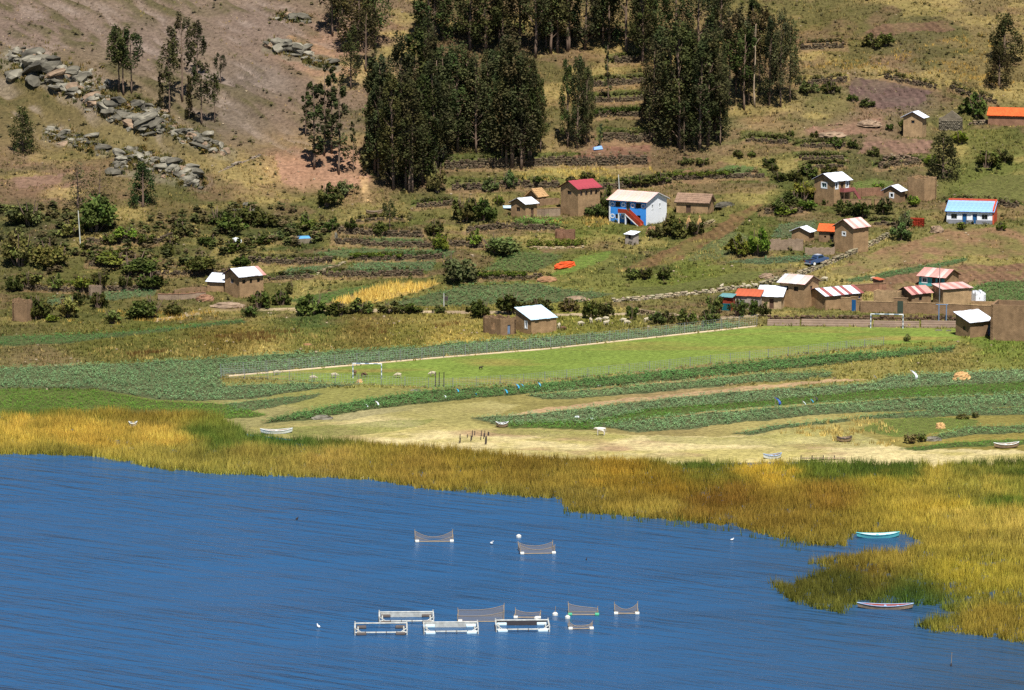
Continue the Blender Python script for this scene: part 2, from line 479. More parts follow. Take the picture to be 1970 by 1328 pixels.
# crops: (name, polygon, colour of the leaves as seen, plant height m, plants per square metre, label)
CROPS = [
 ('bean_crop', [(430, 778), (520, 768), (620, 756), (600, 768), (520, 786), (440, 798)], (92, 124, 78), 0.40, 2.4, 'small bean patch between the fodder strip and the near bean strip'),
 ('clover_crop', [(500, 826), (640, 818), (760, 808), (840, 806), (800, 824), (680, 838), (560, 838)], (120, 132, 62), 0.2, 1.1, 'thin patchy grass behind the white west boat'),
 ('clover_crop', [(1240, 840), (1420, 842), (1560, 824), (1640, 832), (1720, 858), (1560, 862), (1400, 856), (1260, 850)], (168, 164, 92), 0.18, 0.9, 'thin yellow green grass on the upper shore'),
 ('clover_crop', [(960, 826), (1120, 830), (1230, 840), (1180, 846), (1040, 842), (930, 832)], (160, 158, 84), 0.18, 0.9, 'thin yellow green grass beside the small whitish horse'),
 ('bean_crop', [(-330, 722), (250, 699), (500, 684), (800, 668), (940, 654), (1200, 640), (1400, 622), (1455, 626), (1250, 650), (1000, 674), (850, 686), (600, 710), (425, 723), (430, 742), (600, 737), (690, 740), (600, 750), (480, 768), (390, 772), (300, 768), (180, 748), (-330, 745)], (98, 126, 84), 0.50, 2.6, 'wide blue green bean field between the meadow and the far touchline'),
 ('bean_crop', [(850, 750), (1000, 742), (1450, 697), (1600, 683), (1840, 668), (1830, 677), (1500, 712), (1250, 736), (1080, 752), (930, 766), (820, 776), (700, 790), (600, 806), (500, 815), (560, 797), (690, 772), (800, 755)], (80, 114, 62), 0.55, 3.2, 'long narrow bean strip along the near side of the pitch'),
 ('bean_crop', [(1010, 761), (1300, 736), (1480, 718), (1600, 716), (1598, 727), (1440, 738), (1250, 756), (1100, 768), (1050, 769)], (102, 130, 84), 0.50, 2.6, 'thin bean strip above the bare pink path'),
 ('bean_crop', [(905, 804), (1040, 796), (1200, 776), (1440, 752), (1680, 738), (1710, 724), (2320, 694), (2320, 716), (1750, 748), (1480, 772), (1260, 790), (1140, 815), (1110, 818), (960, 820)], (106, 132, 90), 0.50, 2.6, 'broad bean field below the bare pink path'),
 ('clover_crop', [(970, 812), (1130, 810), (1240, 788), (1480, 770), (1750, 746), (2320, 716), (2320, 738), (1700, 768), (1440, 785), (1230, 806), (1150, 826), (980, 824)], (78, 122, 44), 0.32, 3.2, 'bright green clover wedge in the middle of the flat fields'),
 ('bean_crop', [(1125, 818), (1240, 806), (1440, 788), (1700, 770), (2320, 738), (2320, 768), (1600, 796), (1440, 812), (1300, 828), (1230, 832)], (102, 130, 86), 0.50, 2.6, 'bean field below the bright clover wedge'),
 ('bean_crop', [(1405, 834), (1500, 818), (1650, 802), (1800, 788), (2320, 774), (2320, 798), (1860, 800), (1660, 808), (1500, 826), (1440, 838)], (96, 126, 82), 0.45, 2.6, 'thin bean strip next to the dry shore'),
 ('clover_crop', [(1650, 826), (1700, 808), (1780, 802), (1880, 808), (1880, 818), (1800, 834), (1720, 842)], (125, 152, 62), 0.18, 3.0, 'short bright grass patch beside the straw heap'),
 ('bean_crop', [(1790, 840), (1860, 822), (2320, 806), (2320, 824), (1880, 836), (1800, 846)], (100, 130, 80), 0.45, 2.6, 'bean strip at the far right near the shore'),
 ('clover_crop', [(1730, 864), (1820, 852), (2320, 830), (2320, 846), (1850, 860), (1760, 868)], (85, 128, 50), 0.35, 3.0, 'low green strip at the far right above the reeds'),
 ('clover_crop', [(-330, 748), (180, 752), (300, 772), (420, 776), (520, 800), (440, 806), (300, 790), (-330, 790)], (86, 126, 42), 0.32, 3.0, 'lush green fodder strip along the west reeds'),
 ('bean_crop', [(-330, 660), (230, 640), (470, 615), (470, 622), (300, 640), (120, 662), (-330, 676)], (72, 112, 58), 0.40, 2.6, 'narrow dark green strip below the west shrubs'),
 ('bean_crop', [(735, 588), (820, 566), (905, 547), (1035, 546), (1060, 552), (1180, 566), (1120, 582), (1000, 584), (860, 590)], (88, 116, 72), 0.50, 2.2, 'bean field between the dry maize and the shrubs of the pitch house'),
 ('dry_maize', [(635, 586), (700, 562), (760, 546), (852, 544), (800, 562), (720, 584)], (212, 184, 98), 0.9, 2.4, 'strip of dry yellow maize below the terraces'),
 ('clover_crop', [(545, 580), (640, 560), (740, 545), (690, 562), (630, 584)], (80, 122, 52), 0.35, 2.6, 'green strip beside the dry yellow maize'),
 ('bean_crop', [(655, 524), (690, 506), (840, 503), (830, 522), (700, 526)], (88, 120, 78), 0.45, 2.4, 'terrace crop below the wall that ends at the round grey shrub'),
 ('bean_crop', [(525, 534), (560, 516), (650, 509), (610, 526), (560, 532)], (86, 118, 76), 0.45, 2.4, 'terrace crop just behind the white-roofed farmhouse'),
 ('bean_crop', [(600, 490), (640, 480), (720, 479), (880, 482), (860, 496), (720, 498), (640, 496)], (80, 114, 68), 0.45, 2.4, 'terrace crop below the long wall'),
 ('bean_crop', [(655, 466), (700, 458), (810, 460), (830, 470), (730, 470)], (90, 124, 74), 0.4, 2.4, 'narrow terrace crop below the small round tree'),
 ('bean_crop', [(925, 524), (960, 500), (1000, 486), (1085, 490), (1070, 504), (1030, 524)], (88, 116, 62), 0.5, 2.0, 'sloping crop left of the orange heap'),
 ('clover_crop', [(1050, 532), (1085, 514), (1115, 492), (1180, 484), (1170, 498), (1120, 518), (1090, 528)], (118, 158, 55), 0.18, 3.0, 'bright green grass patch around the orange heap'),
 ('bean_crop', [(985, 432), (1000, 420), (1078, 420), (1080, 434), (1040, 438)], (92, 126, 55), 0.6, 3.0, 'dense green terrace crop below the small gabled adobe house'),
 ('bean_crop', [(160, 576), (200, 562), (300, 558), (300, 568), (220, 580)], (88, 120, 78), 0.4, 2.4, 'small crop plot left of the white-roofed farmhouse'),
 ('bean_crop', [(50, 588), (100, 574), (160, 570), (150, 584), (80, 596)], (88, 120, 78), 0.4, 2.4, 'small crop plot at the west end of the village'),
 ('bean_crop', [(1320, 502), (1360, 470), (1410, 446), (1450, 458), (1420, 486), (1370, 500)], (105, 124, 72), 0.4, 1.6, 'thin crop on the slope below the thatched house'),
 ('bean_crop', [(1395, 506), (1470, 496), (1565, 492), (1555, 502), (1470, 510)], (82, 118, 82), 0.45, 2.4, 'crop strip left of the parked car'),
 ('bean_crop', [(1482, 458), (1500, 432), (1570, 424), (1572, 446), (1525, 458)], (88, 116, 80), 0.45, 2.2, 'small crop plot behind the two small huts'),
 ('bean_crop', [(1620, 540), (1700, 525), (1860, 496), (1866, 502), (1760, 524), (1640, 544)], (78, 120, 70), 0.4, 2.4, 'narrow green strip across the pink slope'),
 ('bean_crop', [(1862, 556), (1900, 542), (2320, 534), (2320, 580), (1900, 582)], (88, 122, 66), 0.45, 2.4, 'crop field beside the white ruined gable'),
 ('clover_crop', [(1370, 332), (1400, 318), (1455, 322), (1440, 336)], (100, 140, 75), 0.3, 2.2, 'small green plot above the thatched house'),
 ('clover_crop', [(1640, 352), (1680, 344), (1720, 350), (1700, 372), (1650, 372)], (110, 138, 60), 0.25, 2.4, 'green grass plot behind the balcony house'),
 ('clover_crop', [(1840, 360), (1900, 336), (2320, 330), (2320, 384), (1880, 388)], (118, 130, 60), 0.25, 1.2, 'patchy green slope above the blue-roofed house'),
 ('clover_crop', [(1200, 556), (1300, 548), (1420, 524), (1500, 520), (1450, 538), (1330, 558), (1240, 570)], (110, 128, 55), 0.22, 1.6, 'patchy green strip above the pale stone wall'),
]
# colours of the open ground, pinned at places of the photograph
GP = [(60,60,(136,116,101)),(300,80,(134,115,100)),(500,60,(138,118,103)),(620,110,(160,126,102)),(500,150,(126,111,97)),(450,230,(122,107,90)),(600,220,(134,112,94)),(560,330,(172,130,102)),(640,340,(164,126,100)),(690,380,(146,120,84)),
 (60,180,(118,104,66)),(250,270,(130,116,76)),(150,290,(126,110,70)),(400,330,(132,116,78)),(350,400,(116,102,64)),(100,340,(142,112,90)),(60,450,(86,82,54)),(250,440,(102,92,54)),(60,590,(100,96,52)),(330,580,(130,114,72)),(200,540,(98,96,50)),
 (900,100,(110,90,64)),(780,330,(84,68,52)),(1170,150,(138,114,72)),(1190,290,(136,108,84)),(1100,335,(162,146,84)),(900,360,(112,106,60)),(1300,300,(118,98,70)),(1450,230,(142,116,82)),
 (1600,80,(142,122,74)),(1750,80,(132,112,80)),(1880,100,(132,116,74)),(1600,200,(130,118,74)),(1720,190,(120,102,90)),(1850,160,(122,106,66)),(1650,250,(136,112,88)),(1400,260,(148,130,92)),(1480,300,(126,118,68)),(1700,330,(112,100,66)),(1900,260,(114,112,58)),(1900,340,(112,116,58)),
 (600,400,(108,106,58)),(720,400,(146,134,78)),(550,470,(84,90,48)),(950,460,(126,114,70)),(1150,450,(108,114,52)),(1250,500,(132,130,72)),(1300,530,(110,118,52)),(1400,400,(118,112,62)),(1500,390,(100,106,52)),(1550,560,(128,122,70)),(1700,545,(150,138,86)),(1120,395,(168,146,82)),(1180,400,(136,126,66)),(800,440,(96,98,50)),(700,470,(94,98,50)),(1000,500,(104,108,52)),(1450,440,(112,114,56)),
 (300,630,(110,112,52)),(200,660,(108,106,50)),(600,650,(126,122,60)),(800,652,(126,120,56)),(450,660,(114,98,44)),(700,635,(122,104,52)),(100,700,(136,118,80)),(500,672,(176,156,88)),(850,660,(182,160,82)),(600,615,(86,104,50)),(1100,625,(136,134,62)),(1350,600,(130,116,74)),
 (700,755,(160,156,86)),(600,765,(156,152,84)),(100,770,(78,106,44)),(500,805,(170,160,104)),(1000,755,(162,150,88)),(1300,760,(176,152,104)),(1700,690,(162,150,84)),(1850,685,(154,140,80)),(1500,815,(184,170,104)),(1850,870,(160,144,74)),(1750,660,(136,140,64)),(1900,665,(116,132,56)),(700,800,(182,170,122))]
ALB = 0.62                                          # seen colour -> albedo under this sun and sky

PXG, PYG, _ = project(XX, YY, np.maximum(HT, 0))
fx, fy = PXG.ravel(), PYG.ravel()
nx = 60 * (fbm(XX, YY, 9, 41, 3) - 0.5).ravel(); ny = 30 * (fbm(XX, YY, 9, 45, 3) - 0.5).ravel()
G = lin(shepard(fx + nx, fy + ny, GP))
region = np.zeros(fx.shape, np.int8)                # 0 open ground
# edge wobble, in photo pixels
ex = fx + 8 * (fbm(XX, YY, 3.0, 51, 2) - 0.5).ravel(); ey = fy + 5 * (fbm(XX, YY, 3.0, 55, 2) - 0.5).ravel()
soil_id = np.full(fx.shape, -1, np.int16)
for i, (nm, poly, c) in enumerate(SOIL):
    wob = 1.0 + 2.2 * (poly is not None)
    m = inpoly(fx + 34 * (fbm(XX, YY, 7.0, 51, 4) - 0.5).ravel(), fy + 22 * (fbm(XX, YY, 7.0, 55, 4) - 0.5).ravel(), poly)
    kk = np.clip((fbm(XX, YY, 3.2, 57 + i, 4).ravel() - 0.30) * 3.2, 0.15, 1.0)[:, None]
    if 'plot' in nm or 'plough' in nm or 'rows' in nm:
        rowk = 0.86 + 0.2 * np.sin((XX * 0.9 + YY * 0.25).ravel() * 6.283 / 1.6); kk = np.clip(kk * 1.4, 0.5, 1)
    else: rowk = np.ones(fx.shape)
    G[m] = (G * (1 - kk) + lin(c)[None] * kk * rowk[:, None])[m]; soil_id[m] = i
m = inpoly(ex, ey, BEACH); beach = m.copy()
bk = np.clip((fbm(XX * 0.5, YY, 5, 61, 4).ravel() - 0.42) * 5, 0, 1)[:, None]; bk2 = np.clip((fbm(XX * 0.5, YY, 6, 65, 4).ravel() - 0.52) * 6, 0, 1)[:, None]
dsh = (YY - np.interp(XX, _sx, _sy)).ravel() + 8 * (fbm(XX * 0.5, YY, 8, 67, 3).ravel() - 0.5); gk = np.clip(np.maximum((dsh - 17) / 9, (740 - fx) / 160), 0, 0.8)[:, None]
bc = lin((236, 216, 156))[None] * (1 - bk) + lin((206, 190, 118))[None] * bk; bc = bc * (1 - bk2) + lin((196, 164, 122))[None] * bk2; bc = bc * (1 - gk) + lin((172, 162, 98))[None] * gk
G[m] = bc[m]
m = inpoly(ex, ey, PATH); G[m] = lin((206, 172, 128)); pathm = m
for nm, poly, c, h, dn, lab in CROPS:
    m = inpoly(ex, ey, poly)
    if nm == 'dry_maize': G[m] = lin((190, 160, 90))
    elif dn < 1.15 and h < 0.21: G[m] = 0.5 * G[m] + 0.5 * lin(c)
    else: G[m] = 0.45 * lin(c) + 0.55 * lin((112, 98, 66))
cropmask = np.zeros(fx.shape, bool)
for c_ in CROPS: cropmask |= inpoly(ex, ey, c_[1])
pitchm = inpoly(fx, fy, PITCH_POLY)
st = fbm(XX * 0.22, YY, 5, 71, 4).ravel()
G[pitchm] = (lin((138, 158, 70))[None] * (1 - np.clip((st - 0.52) * 4, 0, 1))[:, None] + lin((164, 152, 80))[None] * np.clip((st - 0.52) * 4, 0, 1)[:, None])[pitchm]
# chalk line of the far touchline and the path beside the near one
def near_line(pts, w):
    yl = np.interp(fx, [p[0] for p in pts], [p[1] for p in pts], left=-1e4, right=-1e4)
    return np.abs(fy + 1.2 * (vnoise(XX, YY, 2, 77).ravel() - 0.5) - yl) < w
roadm = near_line(ROAD, 2.6) & ~pitchm
G[roadm] = lin((205, 182, 146))
# patches of darker herbage and of straw on the slopes
for ax_, ay_, bx_, by_, rr_ in ((20, 115, 190, 185, 26), (190, 190, 310, 240, 24), (310, 240, 440, 300, 15), (95, 258, 200, 290, 18), (230, 315, 385, 352, 20), (515, 88, 640, 128, 14)):
    tt_ = np.clip(((fx - ax_) * (bx_ - ax_) + (fy - ay_) * (by_ - ay_)) / ((bx_ - ax_) ** 2 + (by_ - ay_) ** 2), 0, 1); dd_ = np.hypot(fx - ax_ - tt_ * (bx_ - ax_), fy - ay_ - tt_ * (by_ - ay_)) + 26 * (fbm(XX, YY, 4, 95, 4).ravel() - 0.5)
    kr = np.clip((rr_ - dd_) / 5, 0, 0.8)[:, None]; G = G * (1 - kr) + lin((132, 122, 100))[None] * kr * (0.5 + 1.0 * fbm(XX, YY, 1.6, 97, 2).ravel())[:, None]
hz = np.clip((640 - fy) / 40, 0, 1) * (1 - WESTK.ravel()) * (soil_id < 0) * (~cropmask)
p1_ = np.clip((fbm(XX * 0.6, YY, 9, 201, 4).ravel() - 0.53) * 9, 0, 1) * hz; p2_ = np.clip((fbm(XX * 0.6, YY, 8, 205, 4).ravel() - 0.55) * 9, 0, 1) * hz; p3_ = np.clip((fbm(XX * 0.7, YY, 6, 209, 4).ravel() - 0.57) * 9, 0, 1) * hz
G = G * (1 - 0.55 * p1_)[:, None] + lin((78, 84, 42))[None] * (0.55 * p1_)[:, None]
G = G * (1 - 0.5 * p2_)[:, None] + lin((186, 164, 100))[None] * (0.5 * p2_)[:, None]
G = G * (1 - 0.55 * p3_)[:, None] + lin((132, 104, 80))[None] * (0.55 * p3_)[:, None]
# each terrace its own ground: worn bank below the wall, green, straw or earth above it
tr_ = np.random.RandomState(17)
for (wx_, wy_), (pts_, H_, dep_, lab_) in zip(WALL_XYZ, WALLS):
    d_ = (YY - np.interp(XX, wx_, wy_)).ravel(); inx_ = ((XX > wx_[0] - 1) & (XX < wx_[-1] + 1)).ravel(); wob_ = 1.6 * (fbm(XX, YY, 4, 221, 3).ravel() - 0.5)
    up_ = inx_ & (d_ > 0.2) & (d_ + wob_ < dep_ * 0.95) & ~cropmask & (soil_id < 0); lo_ = inx_ & (d_ < 0.2) & (d_ + wob_ > -1.5) & ~cropmask
    c_ = [(92, 108, 50), (104, 112, 56), (146, 118, 86), (172, 152, 92), (86, 100, 46)][tr_.randint(5)]
    G[up_] = 0.3 * G[up_] + 0.7 * lin(c_)[None]; G[lo_] = 0.3 * G[lo_] + 0.7 * lin((150, 122, 88))[None]
# broad and fine break-up of tone; bare earth streaks run down the west hill
G *= (0.80 + 0.4 * fbm(XX, YY, 6, 81, 4).ravel())[:, None]
wk = WESTK.ravel(); sl = WSTR.ravel()
lich = np.clip((sl - 0.53) * 7, 0, 1) * wk * np.clip(fbm(XX, YY, 12, 85, 3).ravel() * 3.2 - 1.0, 0.15, 1)
G = G * (1 - 0.8 * lich)[:, None] + lin((100, 94, 58))[None] * (0.7 * lich)[:, None]
pale = np.clip((0.42 - sl) * 6, 0, 1) * wk * np.clip(fbm(XX, YY, 10, 87, 3).ravel() * 2.6 - 0.75, 0, 1)
G = G * (1 - 0.6 * pale)[:, None] + lin((170, 152, 138))[None] * (0.6 * pale)[:, None]
G *= ALB
GC = G.reshape(HT.shape + (3,))
pt = pitchm.reshape(HT.shape)
HT[pt] = HT[pt] - 0.05 * (vnoise(XX, YY, 9, 8)[pt] - 0.5)

def ground_colour(x, y):
    i = np.clip(np.round((np.asarray(x) - GX[0]) / 0.5).astype(int), 0, len(GX) - 1)
    j = np.clip(np.round((np.asarray(y) - GY[0]) / 0.6).astype(int), 0, len(GY) - 1)
    return GC[j, i]

# split the sheet into the pieces of the setting it is made of
reg = np.zeros(HT.shape, np.int8)
reg[beach.reshape(HT.shape)] = 1
cropany = np.zeros(fx.shape, bool)
for c in CROPS: cropany |= inpoly(ex, ey, c[1])
reg[cropany.reshape(HT.shape)] = 2
reg[(soil_id >= 0).reshape(HT.shape)] = 3
reg[pathm.reshape(HT.shape)] = 4
reg[roadm.reshape(HT.shape)] = 5
reg[pt] = 6
reg[((reg == 0) & (YY < 722))] = 7
NR, NC = HT.shape
idx = np.arange(NR * NC).reshape(NR, NC)
quads = np.stack([idx[:-1, :-1], idx[:-1, 1:], idx[1:, 1:], idx[1:, :-1]], -1).reshape(-1, 4)
qreg = reg[:-1, :-1].ravel()
VG = np.stack([XX.ravel(), YY.ravel(), HT.ravel()], -1)
for rid, nm, lab in ((0, 'hillside', 'terraced dry hillside with scrub and bare earth behind the village'), (1, 'beach', 'pale dry sandy shore behind the reeds'), (2, 'field_soil', 'soil under the flat crop fields'),
                     (3, 'ploughed_soil', 'bare ploughed earth patches on the slope'), (4, 'bare_path', 'bare pinkish path between the bean strips'), (5, 'dirt_road', 'pale dirt road along the foot of the village'), (6, 'football_pitch', 'yellow green grass football pitch'), (7, 'meadow', 'ochre and green meadow around the flat fields')):
    q = quads[qreg == rid]
    used, inv = np.unique(q, return_inverse=True)
    me = np_mesh(nm, VG[used], inv.reshape(-1, 4), 'ground', GC.reshape(-1, 3)[used], smooth=True)
    tag(link(nm, me), lab, kind='structure')

# the land beyond the detailed sheet, to the sides and behind
def far_sheet(name, xs, ys, lab):
    X, Y = np.meshgrid(xs, ys)
    Z = base_height(X, Y)
    # meet the detailed sheet at its edges
    inx, iny = np.clip(X, GX[0], GX[-1]), np.clip(Y, GY[0], GY[-1])
    dd = np.hypot(X - inx, Y - iny)
    k = np.clip(dd / 25.0, 0, 1)
    Z = (height(inx, iny)) * (1 - k) + Z * k - 0.02 * (dd > 0)
    C = ground_colour(inx, iny) * (1 - k)[..., None] + (lin((140, 118, 80)) * ALB)[None, None] * k[..., None]
    C = C * (0.8 + 0.4 * fbm(X, Y, 12, 91, 4))[..., None]
    n = np.arange(X.size).reshape(X.shape)
    q = np.stack([n[:-1, :-1], n[:-1, 1:], n[1:, 1:], n[1:, :-1]], -1).reshape(-1, 4)
    me = np_mesh(name, np.stack([X.ravel(), Y.ravel(), Z.ravel()], -1), q, 'ground', C.reshape(-1, 3), smooth=True)
    tag(link(name, me), lab, kind='structure')
far_sheet('land', np.concatenate([np.arange(-900, -200, 25), np.arange(-200, GX[0] + 0.1, 2.5)]), np.arange(GY[0], 1300, 5.0), 'dry land west of the village')
far_sheet('land', np.concatenate([np.arange(GX[-1], 200, 2.5), np.arange(200, 901, 25)]), np.arange(GY[0], 1300, 5.0), 'dry land east of the village')
far_sheet('upper_slope', np.arange(GX[0], GX[-1] + 0.1, 4.0), np.concatenate([np.arange(GY[-1], 960, 2.5), np.arange(960, 1301, 12)]), 'upper mountain slope above the groves')

# ------------------------------------------------------------------ lake
m, t, b = node_mat('lake_water')
L = t.links
ge = t.nodes.new('ShaderNodeNewGeometry')
def ripple(scale, rot, det, sx, sy, rough=0.5):
    mp = t.nodes.new('ShaderNodeMapping'); mp.inputs['Rotation'].default_value = (0, 0, math.radians(rot)); mp.inputs['Scale'].default_value = (1 / sx, 1 / sy, 1); mp.vector_type = 'TEXTURE'
    L.new(ge.outputs['Position'], mp.inputs['Vector'])
    n = t.nodes.new('ShaderNodeTexNoise'); n.inputs['Scale'].default_value = scale; n.inputs['Detail'].default_value = det; n.inputs['Roughness'].default_value = rough
    L.new(mp.outputs[0], n.inputs['Vector']); return n.outputs[0]
r1 = ripple(0.36, -33, 3, 0.16, 1.0, 0.62)
r3 = ripple(0.035, 10, 3, 0.5, 1.0)
r2 = ripple(1.0, -18, 4, 0.4, 1.0, 0.65)
def mul(a, k):
    n = t.nodes.new('ShaderNodeMath'); n.operation = 'MULTIPLY'; L.new(a, n.inputs[0])
    if isinstance(k, float): n.inputs[1].default_value = k
    else: L.new(k, n.inputs[1])
    return n.outputs[0]
def add(a, c):
    n = t.nodes.new('ShaderNodeMath'); n.operation = 'ADD'; L.new(a, n.inputs[0]); L.new(c, n.inputs[1]); return n.outputs[0]
mrp = t.nodes.new('ShaderNodeMapRange'); mrp.inputs['From Min'].default_value, mrp.inputs['From Max'].default_value = 0.35, 0.65; mrp.inputs['To Min'].default_value, mrp.inputs['To Max'].default_value = 0.25, 1.25; L.new(r3, mrp.inputs['Value'])
hgt = add(mul(mul(r1, mrp.outputs[0]), 2.6), mul(r2, 0.22))
bp = t.nodes.new('ShaderNodeBump'); bp.inputs['Distance'].default_value = 1.0; bp.inputs['Strength'].default_value = 0.9
L.new(hgt, bp.inputs['Height']); L.new(bp.outputs[0], b.inputs['Normal'])
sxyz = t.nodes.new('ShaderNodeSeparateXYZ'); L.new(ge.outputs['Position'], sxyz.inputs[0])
refl_x = t.nodes.new('ShaderNodeMapRange'); refl_x.inputs['From Min'].default_value, refl_x.inputs['From Max'].default_value = 10.0, 85.0; L.new(sxyz.outputs[0], refl_x.inputs['Value'])
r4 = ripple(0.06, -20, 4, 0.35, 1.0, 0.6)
refl_mix = mul(mul(refl_x.outputs[0], r4), 1.5)                 # dark reflection of the reeds painted into the water colour, growing eastwards
wmix = t.nodes.new('ShaderNodeMix'); wmix.data_type = 'RGBA'; L.new(refl_mix, wmix.inputs['Factor'])
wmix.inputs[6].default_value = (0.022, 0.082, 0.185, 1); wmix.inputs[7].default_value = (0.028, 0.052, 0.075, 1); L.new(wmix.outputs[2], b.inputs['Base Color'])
b.inputs['Roughness'].default_value = 0.28
b.inputs['IOR'].default_value = 1.33
b.inputs['Specular IOR Level'].default_value = 0.5
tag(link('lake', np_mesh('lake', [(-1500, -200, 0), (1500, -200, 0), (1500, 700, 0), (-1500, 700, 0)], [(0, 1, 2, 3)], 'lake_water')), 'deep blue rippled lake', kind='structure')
# ------------------------------------------------------------------ stone walls of the terraces
rng = np.random.RandomState(11)

def stone_set(C, S, col, yaw=None, jit=0.22, rs=None):
    """irregular six-sided stones: centres C (n,3), sizes S (n,3), colours (n,3)"""
    rs = rs or rng
    n = len(C)
    unit = np.array([(-1, -1, -1), (1, -1, -1), (1, 1, -1), (-1, 1, -1), (-1, -1, 1), (1, -1, 1), (1, 1, 1), (-1, 1, 1)], float) * 0.5
    P = unit[None] * (1 + jit * (rs.rand(n, 8, 3) - 0.5) * 2) * S[:, None, :]
    P[:, 4:, :2] *= (0.72 + 0.25 * rs.rand(n, 1, 1))
    a = rs.rand(n) * 0.5 - 0.25 if yaw is None else yaw
    ca, sa = np.cos(a)[:, None], np.sin(a)[:, None]
    Q = P.copy(); Q[..., 0] = P[..., 0] * ca - P[..., 1] * sa; Q[..., 1] = P[..., 0] * sa + P[..., 1] * ca
    V = (Q + C[:, None, :]).reshape(-1, 3)
    f = np.array([(3, 2, 1, 0), (4, 5, 6, 7), (0, 1, 5, 4), (1, 2, 6, 5), (2, 3, 7, 6), (3, 0, 4, 7)])
    F = (f[None] + 8 * np.arange(n)[:, None, None]).reshape(-1, 4)
    return V, F, np.repeat(col, 8, axis=0)

def stone_wall(wx, wy, H, label, free=False, tone=(132, 116, 92), thick=0.55, group=None):
    L = np.concatenate([[0], np.cumsum(np.hypot(np.diff(wx), np.diff(wy)))])
    n = max(2, int(L[-1] / 0.46)); rows = max(2, int(round(H / 0.3)))
    s = (np.arange(n) + 0.5) / n * L[-1]
    C, S, K = [], [], []
    for r in range(rows):
        ss = s + (rng.rand(n) - 0.5) * 0.2 + 0.2 * (r % 2)
        x, y = np.interp(ss, L, wx), np.interp(ss, L, wy)
        keep = rng.rand(n) < (1.0 if r < rows - 1 else 0.62)
        z = height(x, y - 0.35) + (r + 0.5) * H / rows - 0.05
        C.append(np.stack([x, y + 0.05 * r + 0.08 * (rng.rand(n) - 0.5), z], -1)[keep])
        S.append(np.stack([0.36 + 0.3 * rng.rand(n), thick * (0.8 + 0.4 * rng.rand(n)), H / rows * (0.85 + 0.45 * rng.rand(n))], -1)[keep])
        k = lin(tone)[None] * ALB * (0.55 + 0.75 * rng.rand(n, 1)) * (1 + 0.12 * (rng.rand(n, 3) - 0.5))
        K.append(k[keep])
    C, S, K = np.concatenate(C), np.concatenate(S), np.concatenate(K)
    ang = np.arctan2(np.interp(C[:, 0], wx, np.gradient(wy)), np.maximum(1e-3, np.interp(C[:, 0], wx, np.gradient(wx))))
    x0, y0 = float(wx.mean()), float(wy.mean()); z0 = float(height(x0, y0))
    C = C - np.array([x0, y0, z0])
    V, F, K = stone_set(C, S, K, ang + 0.3 * (rng.rand(len(C)) - 0.5))
    root = thing('stone_wall' if free else 'terrace_wall', label, 'wall', (x0, y0, z0), group=group); root['kind'] = 'thing'
    o = link('stones', np_mesh('stones', V, F, 'stones', K), root); o['kind'] = 'stuff'
    return root

for (wx, wy), (pts, Hh, dep, lab) in zip(WALL_XYZ, WALLS):
    stone_wall(wx, wy, Hh * 1.2, lab, tone=(112, 97, 76))
FREE = [
 ([(1462, 552), (1500, 540), (1545, 528), (1580, 515), (1602, 505), (1640, 490), (1672, 474), (1708, 456)], 1.0, 'pale dry stone wall climbing the slope past the parked car', (176, 162, 130)),
 ([(1178, 581), (1250, 576), (1310, 569), (1380, 562), (1432, 553)], 0.8, 'long pale dry stone wall above the dirt road', (196, 180, 148)),
 ([(598, 531), (630, 520), (663, 507)], 0.5, 'thin pale stone wall slanting between two terrace crops', (176, 160, 128)),
 ([(1345, 437), (1358, 432), (1374, 426)], 0.6, 'short pale stone wall beside the straw stooks', (190, 170, 130)),
 ([(1228, 602), (1262, 608), (1300, 612)], 0.8, 'crumbling stone wall beside the dirt road shrubs', (170, 150, 115)),
 ([(1700, 312), (1712, 308), (1748, 306), (1770, 312)], 1.3, 'ruined stone pen below the striped ploughed plot', (150, 128, 104)),
 ([(1018, 476), (1060, 478), (1122, 476)], 0.4, 'low pale stone edging under the long clipped hedge', (190, 168, 130)),
 ([(420, 331), (450, 318), (500, 300)], 0.5, 'pale rubble line at the east foot of the rocky spur', (176, 160, 140)),
 ([(1590, 242), (1625, 240)], 0.5, 'short pile-like stone wall among the red earth mounds', (170, 140, 110)),
 ([(1862, 238), (1880, 240), (1900, 240)], 1.0, 'low stone wall between the roofless hut and the tiled hut', (140, 124, 100)),
]
for pts, Hh, lab, tone in FREE:
    tx = np.linspace(pts[0][0], pts[-1][0], 16)
    wx, wy, wz = ground(tx, np.interp(tx, [p[0] for p in pts], [p[1] for p in pts]))
    stone_wall(wx, wy, Hh, lab, free=True, tone=tone, thick=0.7)

# ------------------------------------------------------------------ blades and leaves, many at a time
def sample_poly(poly, dens, rs, yr=None):
    """random places whose photo pixel lies in poly, dens per square metre"""
    gx, gy, _ = ground([p[0] for p in poly], [min(max(p[1], 20), 1320) for p in poly])
    x0, x1, y0, y1 = gx.min() - 2, gx.max() + 2, gy.min() - 4, gy.max() + 4
    n = int((x1 - x0) * (y1 - y0) * dens)
    x, y = x0 + (x1 - x0) * rs.rand(n), y0 + (y1 - y0) * rs.rand(n)
    z = np.maximum(np.where(y < GY[0], 0.0, height(x, y)), 0.0)
    px, py, _ = project(x, y, z)
    k = inpoly(px, py, poly)
    return x[k], y[k], z[k], px[k], py[k]

